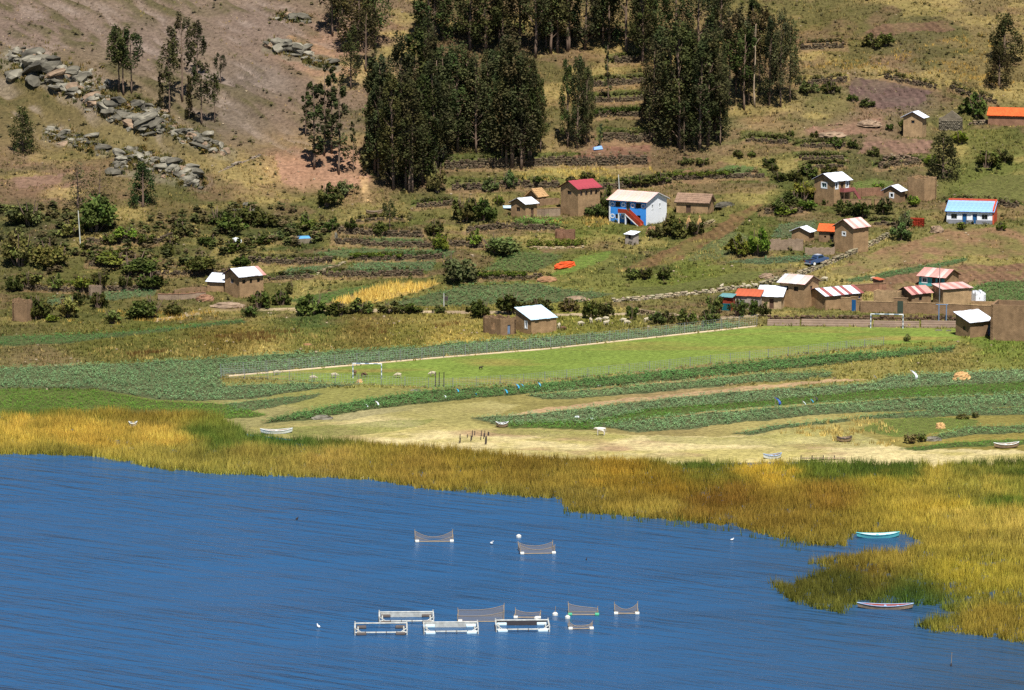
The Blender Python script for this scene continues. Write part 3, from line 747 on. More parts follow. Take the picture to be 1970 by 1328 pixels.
def blades(x, y, z, n, hmin, hmax, w, lean, col, rs, spread=0.25, hk=None):
    """n blades at every place; each a slim triangle; returns V, F, colours"""
    m = len(x)
    X = np.repeat(x, n) + spread * rs.randn(m * n); Y = np.repeat(y, n) + spread * rs.randn(m * n); Z = np.repeat(z, n)
    h = (hmin + (hmax - hmin) * rs.rand(m * n)) * np.repeat(0.8 + 0.4 * rs.rand(m), n)
    if hk is not None: h = h * np.repeat(hk, n)
    a = rs.rand(m * n) * 6.283; la = rs.rand(m * n) * 6.283; ll = lean * h * rs.rand(m * n)
    ww = w * (0.7 + 0.6 * rs.rand(m * n)) * 0.5
    V = np.empty((m * n, 3, 3))
    V[:, 0] = np.stack([X - ww * np.cos(a), Y - ww * np.sin(a), Z - 0.05], -1)
    V[:, 1] = np.stack([X + ww * np.cos(a), Y + ww * np.sin(a), Z - 0.05], -1)
    V[:, 2] = np.stack([X + ll * np.cos(la), Y + ll * np.sin(la), Z + h], -1)
    C = np.repeat(col, n, axis=0) * (0.75 + 0.5 * rs.rand(m * n, 1))
    return V.reshape(-1, 3), np.arange(m * n * 3).reshape(-1, 3), np.repeat(C, 3, axis=0)

def rosettes(x, y, z, n, size, col, rs, up=0.6):
    """small leafy plants: n leaf faces (pairs of triangles) round each place"""
    m = len(x); N = m * n
    X, Y, Z = np.repeat(x, n), np.repeat(y, n), np.repeat(z, n)
    S = np.repeat(size * (0.7 + 0.6 * rs.rand(m)), n)
    a = rs.rand(N) * 6.283; r = S * (0.1 + 0.5 * rs.rand(N)); hz = S * (0.25 + up * 1.1 * rs.rand(N))
    cx, cy, cz = X + r * np.cos(a), Y + r * np.sin(a), Z + hz
    b = rs.rand(N) * 6.283; el = (rs.rand(N) - 0.3) * 0.8; lw = S * (0.28 + 0.2 * rs.rand(N)); ll = S * (0.38 + 0.3 * rs.rand(N))
    d = np.stack([np.cos(b) * np.cos(el), np.sin(b) * np.cos(el), np.sin(el)], -1); e = np.stack([-np.sin(b), np.cos(b), 0.4 * (rs.rand(N) - 0.5)], -1)
    c = np.stack([cx, cy, cz], -1)
    V = np.empty((N, 4, 3))
    V[:, 0] = c - d * ll[:, None] * 0.5; V[:, 1] = c + e * lw[:, None] * 0.5; V[:, 2] = c + d * ll[:, None] * 0.5; V[:, 3] = c - e * lw[:, None] * 0.5
    C = np.repeat(col, n, axis=0) * (0.88 + 0.24 * rs.rand(N, 1))
    return V.reshape(-1, 3), np.arange(N * 4).reshape(-1, 4), np.repeat(C, 4, axis=0)

def stuff(name, V, F, C, lab, cat, mat='grass_blades'):
    return tag(link(name, np_mesh(name, V, F, mat, np.clip(C, 0, 0.9))), lab, cat, kind='stuff')

LEAF = 1.12                                         # seen colour -> leaf albedo (leaves shade one another)

# reeds in the shallows
REED_AREAS = [
 ('wide belt of green and golden reeds along the shore', [(-340, 800), (200, 796), (420, 806), (480, 846), (600, 850), (780, 860), (1000, 884), (1300, 894), (1450, 898), (1560, 898), (1700, 896), (2360, 892), (2360, 1040), (1900, 1052), (1790, 1052), (1742, 1028), (1638, 1028), (1625, 1052), (1560, 1050), (1480, 1032), (1420, 1014), (1320, 1005), (1180, 992), (1090, 986), (1085, 962), (900, 948), (800, 940), (720, 924), (560, 918), (430, 914), (330, 907), (180, 878), (-340, 868)], 3.4),
 ('reed island in the middle right of the lake, below the turquoise boat', [(1555, 1086), (1640, 1068), (1745, 1064), (1780, 1050), (2360, 1042), (2360, 1140), (1900, 1140), (1760, 1142), (1640, 1142), (1545, 1142), (1525, 1128), (1580, 1106), (1600, 1094)], 3.0),
 ('sparse thin reeds around the pale blue boat', [(1480, 1120), (1540, 1142), (1760, 1142), (2360, 1140), (2360, 1186), (1880, 1190), (1780, 1166), (1640, 1164), (1620, 1182), (1520, 1160)], 2.2),
 ('small reed clump at the lower right edge', [(1765, 1206), (1830, 1186), (1920, 1176), (2360, 1172), (2360, 1240), (1960, 1240), (1880, 1222), (1800, 1218)], 2.6),
]
RP = [(60,822,(208,162,64)),(100,868,(142,122,48)),(300,804,(134,108,42)),(300,834,(210,164,68)),(60,792,(78,98,38)),(420,858,(92,108,38)),(560,850,(84,106,40)),(700,868,(152,126,46)),(620,896,(168,134,62)),(900,886,(152,122,42)),(1000,912,(132,102,36)),(1000,952,(152,128,52)),(1200,904,(166,124,36)),(1300,934,(150,112,32)),(1350,894,(92,102,36)),(1500,914,(200,154,46)),(1400,964,(132,92,32)),(1600,964,(142,104,36)),(1700,934,(176,144,46)),(1900,908,(70,88,30)),(1980,912,(70,88,30)),(2200,912,(76,92,34)),(1680,904,(80,96,34)),(-200,815,(200,158,66)),(2200,980,(176,146,60)),(2200,1100,(164,136,56)),(1800,984,(186,150,46)),(1930,964,(88,102,32)),(1300,994,(158,128,52)),(1700,1074,(162,132,52)),(1650,1114,(132,102,36)),(1850,1114,(164,138,42)),(1600,1136,(90,86,32)),(1750,1164,(76,92,36)),(1880,1208,(154,124,46)),(800,900,(158,124,50)),(1130,950,(150,122,50)),(150,840,(196,152,58)),(1500,1000,(140,108,40)),(1750,905,(84,98,34)),(1600,892,(96,104,36)),(450,886,(164,138,62)),(340,872,(158,134,58)),(540,905,(160,134,60)),(1900,932,(176,148,60)),(1980,930,(164,140,56)),(1800,925,(184,152,58)),(1750,960,(180,148,56)),(1850,1010,(186,154,66)),(1960,1000,(180,148,60)),(1980,1020,(186,154,70))]
rs = np.random.RandomState(3)
for lab, poly, dens in REED_AREAS:
    x, y, z, px, py = sample_poly(poly, dens, rs)
    z = np.minimum(z, 0.3)
    # ragged outer edge and thin spots
    keep = rs.rand(len(x)) < 2.6 * fbm(x, y, 3.0, 101, 4) - 0.12
    x, y, z, px, py = x[keep], y[keep], z[keep], px[keep], py[keep]
    qx = px + 160 * (fbm(x, y, 16, 105, 3) - 0.5); qy = py + 60 * (fbm(x * 0.35, y, 7, 109, 4) - 0.5)
    col = lin(shepard(qx, qy, RP)) * LEAF * np.array([1.26, 1.32, 1.30]) * (0.6 + 0.8 * fbm(x * 0.4, y, 3.5, 113, 3))[:, None]
    hh = 0.45 + 1.1 * fbm(x, y, 4.0, 117, 3)
    col = 0.93 * col + 0.07 * col.mean(1, keepdims=True) * np.array([1.15, 1.05, 0.8])
    col = np.where(rs.rand(len(x), 1) < 0.10, col * 0.55, col)
    V, F, C = blades(x, y, z, 13, 0.6, 1.5, 0.10, 0.6, col, rs, 0.26, hh)
    C = C.reshape(-1, 3, 3); C[:, :2] *= np.array([0.72, 0.92, 0.7]); C = C.reshape(-1, 3)     # stems are greener at the foot
    stuff('reeds', V, F, C, lab, 'reeds')
# thin straggling reeds outside the belt
x, y, z, px, py = sample_poly([(1090, 986), (1320, 1003), (1480, 1030), (1560, 1050), (1540, 1062), (1400, 1024), (1180, 1004), (1080, 996)], 0.35, rs)
V, F, C = blades(x, y, z, 4, 0.6, 1.4, 0.14, 0.4, np.tile(lin((96, 104, 46)) * LEAF, (len(x), 1)), rs, 0.2)
stuff('reeds', V, F, C, 'straggling thin reeds at the outer edge of the wide belt', 'reeds')

# crops
for i, (nm, poly, c, hp, dens, lab) in enumerate(CROPS):
    x, y, z, px, py = sample_poly(poly, dens * 1.5, rs)
    if not len(x): continue
    k = rs.rand(len(x)) < 0.45 + 0.9 * fbm(x, y, 4.5, 121 + i, 3)
    x, y, z = x[k], y[k], z[k]
    # plants stand in rows
    row = np.round((y - 0.35 * x) / 0.75) * 0.75 + 0.35 * x
    y = y * 0.35 + row * 0.65; z = height(x, y)
    vary = (0.72 + 0.56 * fbm(x, y, 7, 131 + i, 3))[:, None]
    col = lin(c)[None] * LEAF * vary * (1 + np.array([0.16, 0.05, -0.1])[None] * (rs.rand(len(x), 1) - 0.4))
    if nm == 'dry_maize':
        V, F, C = blades(x, y, z, 5, 0.6, 1.3, 0.18, 0.6, col, rs, 0.25)
    else:
        V, F, C = rosettes(x, y, z, 6, hp * 0.86, col * 1.32, rs, 0.9)
    stuff(nm, V, F, C, lab, 'crop')

# dry grass tufts over all open ground, taking the colour of the ground they grow on
def scatter(n, x0, x1, y0, y1, test, rs):
    x, y = x0 + (x1 - x0) * rs.rand(n), y0 + (y1 - y0) * rs.rand(n)
    z = height(x, y); px, py, _ = project(x, y, z)
    k = (px > -330) & (px < 2330) & (py > -60) & test(x, y, px, py)
    return x[k], y[k], z[k], px[k], py[k]

def region_of(x, y):
    return reg[np.clip(np.round((y - GY[0]) / 0.6).astype(int), 0, NR - 1), np.clip(np.round((x - GX[0]) / 0.5).astype(int), 0, NC - 1)]
def open_ground(x, y, px, py):
    r = region_of(x, y)
    return ((r == 0) | (r == 7) | ((r == 3) & (rs.rand(len(x)) < 0.12)) | ((r == 1) & (rs.rand(len(x)) < 0.2 + 0.5 * (fbm(x, y, 5, 231, 3) > 0.55)))) & (y > np.interp(x, _sx, _sy) + 3)
rs = np.random.RandomState(5)
x, y, z, px, py = scatter(175000, GX[0], GX[-1], 650, 930, open_ground, rs)
west = np.clip((700 - px) / 120, 0, 1) * np.clip((335 - py) / 70, 0, 1)
k = rs.rand(len(x)) < (0.25 + 1.1 * fbm(x, y, 6, 141, 3)) * (1 - 0.86 * west)
x, y, z, px, py = x[k], y[k], z[k], px[k], py[k]
col = ground_colour(x, y) / ALB
straw = (rs.rand(len(x), 1) < 0.18); oliv = (rs.rand(len(x), 1) < np.where(py > 340, 0.42, 0.22)[:, None])
col = np.where(straw, 0.72 * col + 0.28 * lin((206, 176, 104)), col); col = np.where(oliv, 0.45 * col + 0.55 * lin((96, 100, 48)), col)
col = col * (0.55 + 0.85 * rs.rand(len(x), 1))
V, F, C = blades(x, y, z, 5, 0.16, 0.42, 0.22, 0.9, col * 1.1, rs, 0.16, 0.6 + 0.9 * rs.rand(len(x)))
stuff('grass_tufts', V, F, C, 'dry grass tufts over the slopes and meadows', 'grass')
# taller yellow bunch grass in the meadow and along field edges
MEADOW = [([(180, 672), (500, 640), (900, 620), (930, 650), (700, 672), (480, 684), (200, 696)], (182, 162, 94), 0.35), ([(820, 668), (930, 655), (1080, 648), (930, 662)], (214, 184, 90), 1.6),
          ([(1050, 430), (1090, 418), (1170, 415), (1172, 436), (1100, 438)], (196, 164, 88), 1.6), ([(120, 620), (170, 600), (330, 600), (420, 600), (420, 614), (260, 622), (150, 634)], (198, 166, 84), 0.8),
          ([(1620, 800), (1700, 812), (1750, 850), (1700, 866), (1500, 836), (1560, 815)], (206, 182, 108), 0.8), ([(960, 345), (1080, 322), (1240, 322), (1300, 330), (1180, 345), (1050, 352)], (206, 180, 98), 1.0),
          ([(1550, 130), (1900, 60), (1960, 180), (1800, 150)], (196, 162, 88), 0.5), ([(1180, 520), (1260, 470), (1420, 440), (1380, 500), (1250, 540)], (176, 160, 92), 0.5)]
VV, FF, CC, n0 = [], [], [], 0
for poly, c, dens in MEADOW:
    x, y, z, px, py = sample_poly(poly, dens * 1.5, rs)
    k = fbm(x, y, 4, 151, 3) > 0.5; x, y, z = x[k], y[k], z[k]
    V, F, C = blades(x, y, z, 7, 0.3, 0.75, 0.16, 0.7, np.tile(lin(c), (len(x), 1)) * (0.6 + 0.6 * rs.rand(len(x), 1)), rs, 0.2)
    VV.append(V); FF.append(F + n0); CC.append(C); n0 += len(V)
stuff('bunch_grass', np.concatenate(VV), np.concatenate(FF), np.concatenate(CC), 'tall straw yellow bunch grass along field edges and in the meadow', 'grass')
# reddish brown rushes of the wet meadow
x, y, z, px, py = sample_poly([(230, 680), (330, 655), (520, 640), (740, 622), (900, 622), (820, 640), (600, 650), (420, 668), (260, 690)], 1.6, rs)
k = fbm(x, y, 6, 155, 3) > 0.58; x, y, z = x[k], y[k], z[k]
V, F, C = blades(x, y, z, 6, 0.4, 0.9, 0.2, 0.4, np.tile(lin((118, 92, 50)), (len(x), 1)) * (0.8 + 0.5 * rs.rand(len(x), 1)), rs, 0.25)
stuff('rushes', V, F, C, 'reddish brown rushes in the wet meadow above the bean field', 'rushes')
# low dark heath scrub speckling the hill
def scrub_ok(x, y, px, py): return (region_of(x, y) == 0) & (y > 728)
x, y, z, px, py = scatter(8000, GX[0], GX[-1], 728, 930, scrub_ok, rs)
k = rs.rand(len(x)) < np.clip(fbm(x, y, 9, 161, 3) * 1.7 - 0.45, 0.05, 1) * np.where((px < 700) & (py < 320), np.clip((west_streak(x, y) - 0.52) * 7, 0, 1) * 1.6, 1.0)
x, y, z, px, py = x[k], y[k], z[k], px[k], py[k]
wx = np.concatenate([np.repeat(w[0], 3) for w in WALL_XYZ]); wy = np.concatenate([np.repeat(w[1], 3) for w in WALL_XYZ])
wx = wx + rs.randn(len(wx)) * 0.8; wy = wy + 0.6 + rs.rand(len(wx)) * 0.8
k = rs.rand(len(wx)) < 0.75; wx, wy = wx[k], wy[k]
x, y, z = np.concatenate([x, wx]), np.concatenate([y, wy]), np.concatenate([z, height(wx, wy)])
pal = lin(np.array([(84, 84, 46), (70, 74, 40), (104, 92, 60), (92, 96, 44), (110, 104, 74)]))
col = pal[rs.randint(0, 5, len(x))] * 1.1
# the dense brown-green scrub of the west slope
x2, y2, z2, px2, py2 = sample_poly([(-300, 420), (120, 395), (330, 400), (560, 400), (640, 430), (620, 470), (460, 500), (260, 530), (-300, 560)], 0.28, rs)
k = rs.rand(len(x2)) < np.clip(fbm(x2, y2, 7, 165, 3) * 2.4 - 0.65, 0, 1); x2, y2, z2 = x2[k], y2[k], z2[k]
col = np.concatenate([col, (lin(np.array([(92, 86, 54), (76, 80, 46), (112, 98, 70), (88, 94, 50)])) * 1.1)[rs.randint(0, 4, len(x2))]])
n_small = len(x); x, y, z = np.concatenate([x, x2]), np.concatenate([y, y2]), np.concatenate([z, z2])
V1, F1, C1 = rosettes(x[:n_small], y[:n_small], z[:n_small], 20, 0.62, col[:n_small], rs, 0.7)
V2, F2, C2 = rosettes(x[n_small:], y[n_small:], z[n_small:], 40, 1.15, col[n_small:], rs, 0.75)
V, F, C = np.concatenate([V1, V2]), np.concatenate([F1, F2 + len(V1)]), np.concatenate([C1, C2])
stuff('low_scrub', V, F, C, 'low dark scrub speckling the terraces and slopes', 'scrub')
# loose pale stones lying about
x, y, z, px, py = scatter(6500, GX[0], GX[-1], 640, 930, lambda x, y, px, py: (region_of(x, y) != 6) & (region_of(x, y) != 2) & (y > np.interp(x, _sx, _sy) + 1), rs)
k = rs.rand(len(x)) < np.clip(fbm(x, y, 10, 171, 3) * 2 - 0.6, 0.08, 1); x, y, z = x[k], y[k], z[k]
s = 0.10 + 0.28 * rs.rand(len(x)) ** 2.5
V, F, C = stone_set(np.stack([x, y, z + s * 0.2], -1), np.stack([s * 1.3, s, s * 0.8], -1), lin((186, 166, 136))[None] * ALB * (0.6 + 0.7 * rs.rand(len(x), 1)), rs.rand(len(x)) * 6.28)
stuff('loose_stones', V, F, C, 'pale loose stones scattered over the slopes and the shore', 'stones', 'stones')
# ------------------------------------------------------------------ houses
def adobe(name, rgb, course=True):
    """mud brick: mottled earth with faint courses"""
    m, t, b = node_mat(name); L = t.links
    tc = t.nodes.new('ShaderNodeTexCoord')
    n1 = t.nodes.new('ShaderNodeTexNoise'); n1.inputs['Scale'].default_value = 0.8; n1.inputs['Detail'].default_value = 9; n1.inputs['Roughness'].default_value = 0.72
    L.new(tc.outputs['Object'], n1.inputs['Vector'])
    sx = t.nodes.new('ShaderNodeSeparateXYZ'); L.new(tc.outputs['Object'], sx.inputs[0])
    ad = t.nodes.new('ShaderNodeMath'); ad.operation = 'ADD'; L.new(sx.outputs[0], ad.inputs[0]); L.new(sx.outputs[1], ad.inputs[1])
    cb = t.nodes.new('ShaderNodeCombineXYZ'); L.new(ad.outputs[0], cb.inputs[0]); L.new(sx.outputs[2], cb.inputs[1])
    br = t.nodes.new('ShaderNodeTexBrick'); L.new(cb.outputs[0], br.inputs['Vector'])
    br.inputs['Scale'].default_value = 1.0; br.inputs['Brick Width'].default_value = 0.42; br.inputs['Row Height'].default_value = 0.17; br.inputs['Mortar Size'].default_value = 0.018
    br.inputs['Color1'].default_value = (1, 1, 1, 1); br.inputs['Color2'].default_value = (0.86, 0.86, 0.86, 1); br.inputs['Mortar'].default_value = (0.6, 0.6, 0.6, 1)
    mr = t.nodes.new('ShaderNodeMapRange'); mr.inputs['From Min'].default_value, mr.inputs['From Max'].default_value = 0.3, 0.7
    mr.inputs['To Min'].default_value, mr.inputs['To Max'].default_value = 0.62, 1.30
    L.new(n1.outputs[0], mr.inputs['Value'])
    v = t.nodes.new('ShaderNodeVectorMath'); v.operation = 'SCALE'; v.inputs[0].default_value = tuple(lin(rgb)); L.new(mr.outputs[0], v.inputs['Scale'])
    out = v.outputs[0]
    if course:
        w = t.nodes.new('ShaderNodeVectorMath'); w.operation = 'MULTIPLY'; L.new(out, w.inputs[0]); L.new(br.outputs['Color'], w.inputs[1]); out = w.outputs[0]
    L.new(out, b.inputs['Base Color']); b.inputs['Roughness'].default_value = 0.95; b.inputs['Specular IOR Level'].default_value = 0.1
    bp = t.nodes.new('ShaderNodeBump'); bp.inputs['Distance'].default_value = 0.05; L.new(n1.outputs[0], bp.inputs['Height']); L.new(bp.outputs[0], b.inputs['Normal'])

adobe('adobe', (168, 137, 101)); adobe('adobe_dark', (148, 120, 91)); adobe('adobe_pale', (180, 150, 112)); adobe('adobe_grey', (156, 134, 112)); adobe('adobe_red', (152, 114, 90))
adobe('plaster_tan', (176, 152, 120), False); adobe('plaster_grey', (158, 146, 134), False); adobe('brick_red', (156, 66, 46)); adobe('fieldstone', (136, 124, 104))
plain('plaster_white', (232, 234, 236), 0.85, 0.07, 1.2); plain('paint_blue', (58, 142, 222), 0.7, 0.16, 1.5); plain('paint_blue_light', (92, 142, 196), 0.7, 0.1)
plain('paint_turquoise', (72, 160, 160), 0.7, 0.15, 1.5); plain('paint_orange', (196, 84, 52), 0.8, 0.15, 1.5); plain('paint_grey', (128, 128, 132), 0.85, 0.12, 1.5); plain('trim_white', (226, 228, 228), 0.7, 0.06)
plain('door_blue', (30, 88, 138), 0.6, 0.12); plain('door_teal', (16, 88, 96), 0.6, 0.12); plain('door_wood', (88, 66, 52), 0.8, 0.2); plain('door_steel', (112, 132, 158), 0.5, 0.12); plain('door_green', (58, 70, 58), 0.6, 0.15)
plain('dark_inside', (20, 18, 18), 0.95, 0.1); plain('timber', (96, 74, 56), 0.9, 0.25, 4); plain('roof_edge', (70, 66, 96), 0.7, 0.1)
m, t, b = node_mat('window_glass'); b.inputs['Base Color'].default_value = (0.012, 0.02, 0.024, 1); b.inputs['Roughness'].default_value = 0.12
m, t, b = node_mat('window_teal'); b.inputs['Base Color'].default_value = (0.02, 0.10, 0.10, 1); b.inputs['Roughness'].default_value = 0.12
for nm, c in dict(sheet_white=(212, 216, 222), sheet_pale=(190, 186, 186), sheet_red=(146, 84, 80), sheet_pink=(192, 138, 128), sheet_rose=(206, 172, 164), sheet_crimson=(150, 56, 66), sheet_peach=(208, 172, 158), sheet_blue=(138, 176, 222),
                  sheet_lightblue=(186, 212, 226), sheet_teal=(96, 136, 136), sheet_rust=(176, 92, 62)).items():
    plain(nm, c, 0.5, 0.26, 1.1, spec=0.35)
plain('tile_orange', (206, 98, 48), 0.8, 0.3, 2.5, 0.03); plain('thatch', (138, 112, 92), 0.95, 0.35, 6, 0.08); plain('thatch_gold', (178, 142, 98), 0.95, 0.3, 6, 0.08)
hr = random.Random(5)

def face_grid(mb, o, u, v, nrm, w, h, holes, depth=0.22):
    """a wall face w x h from corner o along u and up v, with recessed openings; nrm points out"""
    o, u, v, nrm = Vector(o), Vector(u), Vector(v), Vector(nrm)
    xs = sorted(set([0.0, w] + [c for q in holes for c in (q[0], q[1])])); ys = sorted(set([0.0, h] + [c for q in holes for c in (q[2], q[3])]))
    P = lambda a, b, d=0.0: o + u * a + v * b - nrm * d
    for i in range(len(xs) - 1):
        for j in range(len(ys) - 1):
            cx, cy = (xs[i] + xs[i + 1]) / 2, (ys[j] + ys[j + 1]) / 2
            if any(q[0] < cx < q[1] and q[2] < cy < q[3] for q in holes): continue
            mb.poly([P(xs[i], ys[j]), P(xs[i + 1], ys[j]), P(xs[i + 1], ys[j + 1]), P(xs[i], ys[j + 1])])
    for (a, b, c, d) in holes:
        mb.poly([P(a, c), P(b, c), P(b, c, depth), P(a, c, depth)]); mb.poly([P(a, d), P(a, d, depth), P(b, d, depth), P(b, d)])
        mb.poly([P(a, c), P(a, c, depth), P(a, d, depth), P(a, d)]); mb.poly([P(b, c), P(b, d), P(b, d, depth), P(b, c, depth)])

def frame_box(mb, face, q, a, b, c, d, o0, o1):
    """a box on a face: a..b along it, c..d up, o0..o1 outwards (negative is inwards)"""
    W, D = q['W'], q['D']
    if face == 'R': mb.box((a, -o1, c), (b, -o0, d))
    elif face == 'L': mb.box((-o1, a, c), (-o0, b, d))
    elif face == 'B': mb.box((a, D + o0, c), (b, D + o1, d))
    return mb

CORR = {}
def corrugated(n=6):
    """unit sheet: x 0..1 across the waves, y 0..1 up the slope, z is the wave"""
    v, f = [], []
    for i in range(2 * n + 1):
        z = 0.5 if i % 2 else -0.5
        v += [(i / (2 * n), 0, z), (i / (2 * n), 1, z)]
    for i in range(2 * n): f.append((2 * i, 2 * i + 2, 2 * i + 3, 2 * i + 1))
    return v, f

def sheets(roof, A, B, C, D, mats, width=0.85, wave=0.05):
    """corrugated sheets from eave A-B up to ridge D-C, each a part of its own"""
    A, B, C, D = map(Vector, (A, B, C, D))
    n = max(2, round((B - A).length / width)); cv, cf = corrugated(5)
    up = (B - A).cross(D - A).normalized()
    if up.z < 0: up = -up
    cache = {}
    for i in range(n):
        m = mats[i % len(mats)] if isinstance(mats, (list, tuple)) else mats
        if m not in cache:
            e, s = (B - A) / n, (D - A)
            pts = [tuple(e * (x * 1.04) + s * y + up * (z * wave)) for x, y, z in cv]
            me = bpy.data.meshes.new('roof_sheet'); me.from_pydata(pts, [], cf); me.materials.append(MATS[m]); cache[m] = me
        o = link('roof_sheet', cache[m], roof)
        o.location = A + (B - A) * (i / n) + up * (0.03 + 0.012 * (i % 2)) - (D - A).normalized() * (hr.random() * 0.12)

def slab(mb, A, B, C, D, th):
    A, B, C, D = map(Vector, (A, B, C, D)); up = (B - A).cross(D - A).normalized()
    if up.z < 0: up = -up
    mb.hexa([A - up * th, B - up * th, C - up * th, D - up * th, A, B, C, D]); return mb

def make_house(key, name, label, cat='house', roof='gx', rise=1.1, over=0.35, sheet='sheet_white', wall='adobe', kind='sheet', openings=(), edge='timber', top_jag=0.0, closed=True, extra=None):
    q = HOUSES[key]; W, D, h = q['W'], q['D'], q['h']; x, y, z = q['loc']
    root = thing(name, label, cat, (x, y, z), q['rot']); q['root'] = root
    base = -1.2
    holes = {'R': [], 'L': []}
    for op in openings:
        face, knd, u, sill, w, hh = op[:6]
        Lf = W if face == 'R' else D
        a = min(max(u * Lf - w / 2, 0.12), Lf - w - 0.12); a = max(a, 0.06); b = min(a + w, Lf - 0.06)
        c = sill; d = min(sill + hh, h - 0.1)
        holes[face].append((a, b, c - base, d - base)); 
        if knd == 'hole': continue
        if knd == 'door':
            dm = op[6] if len(op) > 6 else 'door_wood'
            dr = part('door', frame_box(MB(), face, q, a + 0.06, b - 0.06, c, d - 0.06, -0.17, -0.12), dm, root)
            fr = MB()
            for s in ((a, a + 0.07, c, d), (b - 0.07, b, c, d), (a + 0.07, b - 0.07, d - 0.07, d)): frame_box(fr, face, q, *s, -0.2, -0.08)
            part('door_frame', fr, 'timber', dr)
        else:
            tm = {'win': 'timber', 'winw': 'trim_white', 'wing': 'paint_grey'}[knd]; gm = op[6] if len(op) > 6 else 'window_glass'
            fr = MB(); t_ = 0.16 if knd == 'winw' else 0.07; o1 = 0.03 if knd == 'winw' else -0.06
            e = t_ if knd == 'winw' else 0.0
            for s in ((a - e, a + 0.06, c - e, d + e), (b - 0.06, b + e, c - e, d + e), (a + 0.06, b - 0.06, d - 0.06, d + e), (a + 0.06, b - 0.06, c - e, c + 0.06)): frame_box(fr, face, q, *s, -0.14, o1)
            if w > 0.8: frame_box(fr, face, q, (a + b) / 2 - 0.03, (a + b) / 2 + 0.03, c + 0.06, d - 0.06, -0.14, -0.10)
            wn_ = part('window', fr, tm, root)
            part('pane', frame_box(MB(), face, q, a + 0.05, b - 0.05, c + 0.05, d - 0.05, -0.19, -0.15), gm, wn_)
    wb = MB(); U = Vector((0, 0, 1))
    face_grid(wb, (0, 0, base), (1, 0, 0), U, (0, -1, 0), W, h - base, holes['R'])
    face_grid(wb, (0, 0, base), (0, 1, 0), U, (-1, 0, 0), D, h - base, holes['L'])
    wb.poly([(0, D, base), (0, D, h), (W, D, h), (W, D, base)]); wb.poly([(W, 0, base), (W, D, base), (W, D, h), (W, 0, h)])
    if roof == 'gx':
        wb.poly([(0, 0, h), (0, D, h), (0, D / 2, h + rise)]); wb.poly([(W, 0, h), (W, D / 2, h + rise), (W, D, h)])
    elif roof == 'gy':
        wb.poly([(0, 0, h), (W / 2, 0, h + rise), (W, 0, h)]); wb.poly([(0, D, h), (W, D, h), (W / 2, D, h + rise)])
    elif roof == 'sy':                              # low along the right-hand face, high at the back
        wb.poly([(0, 0, h), (0, D, h), (0, D, h + rise)]); wb.poly([(W, 0, h), (W, D, h + rise), (W, D, h)]); wb.poly([(0, D, h), (W, D, h), (W, D, h + rise), (0, D, h + rise)])
    elif roof == 'sx':                              # low along the left-hand face, high at the far side
        wb.poly([(0, 0, h), (W, 0, h + rise), (W, 0, h)]); wb.poly([(0, D, h), (W, D, h), (W, D, h + rise)]); wb.poly([(W, 0, h), (W, 0, h + rise), (W, D, h + rise), (W, D, h)])
    if not closed:                                  # roofless: wall tops of real thickness, ragged
        th = 0.38
        n = 14
        def crest(p0, p1, inn):
            p0, p1, inn = Vector(p0), Vector(p1), Vector(inn)
            for i in range(n):
                a, b = p0.lerp(p1, i / n), p0.lerp(p1, (i + 1) / n); t2 = h + top_jag * hr.random()
                wb.hexa([(a.x, a.y, base), (b.x, b.y, base), (b.x + inn.x * th, b.y + inn.y * th, base), (a.x + inn.x * th, a.y + inn.y * th, base), (a.x, a.y, t2), (b.x, b.y, t2), (b.x + inn.x * th, b.y + inn.y * th, t2), (a.x + inn.x * th, a.y + inn.y * th, t2)])
        crest((0, D - 0.01, 0), (W, D - 0.01, 0), (0, -1, 0)); crest((W - 0.01, 0, 0), (W - 0.01, D, 0), (-1, 0, 0))
        n = 10
        for (p0, p1, inn) in (((0.003, 0.003), (W, 0.003), (0, 1)), ((0.003, 0.003), (0.003, D), (1, 0))):
            for i in range(n):
                a = (p0[0] + (p1[0] - p0[0]) * i / n, p0[1] + (p1[1] - p0[1]) * i / n); b = (p0[0] + (p1[0] - p0[0]) * (i + 1) / n, p0[1] + (p1[1] - p0[1]) * (i + 1) / n)
                t2 = h + top_jag * hr.random(); c = (b[0] + inn[0] * th, b[1] + inn[1] * th); d = (a[0] + inn[0] * th, a[1] + inn[1] * th)
                wb.hexa([(*a, h - 0.02), (*b, h - 0.02), (*c, h - 0.02), (*d, h - 0.02), (*a, t2), (*b, t2), (*c, t2), (*d, t2)])
    part('wall', wb, wall, root)
    if roof in ('gx', 'gy', 'sx', 'sy'):
        o = over; k = o
        if roof == 'gx':
            s = rise / (D / 2); e = h - s * k
            S = [((-o, -k, e), (W + o, -k, e), (W + o, D / 2, h + rise), (-o, D / 2, h + rise)), ((W + o, D + k, e), (-o, D + k, e), (-o, D / 2, h + rise), (W + o, D / 2, h + rise))]
        elif roof == 'gy':
            s = rise / (W / 2); e = h - s * k
            S = [((-k, D + o, e), (-k, -o, e), (W / 2, -o, h + rise), (W / 2, D + o, h + rise)), ((W + k, -o, e), (W + k, D + o, e), (W / 2, D + o, h + rise), (W / 2, -o, h + rise))]
        elif roof == 'sy':
            s = rise / D; S = [((-o, -k, h - s * k), (W + o, -k, h - s * k), (W + o, D + k, h + rise + s * k), (-o, D + k, h + rise + s * k))]
        else:
            s = rise / W; S = [((-k, D + o, h - s * k), (-k, -o, h - s * k), (W + k, -o, h + rise + s * k), (W + k, D + o, h + rise + s * k))]
        rb = MB(); lift = Vector((0, 0, 0.10))
        S = [tuple(Vector(p) + lift for p in c) for c in S]
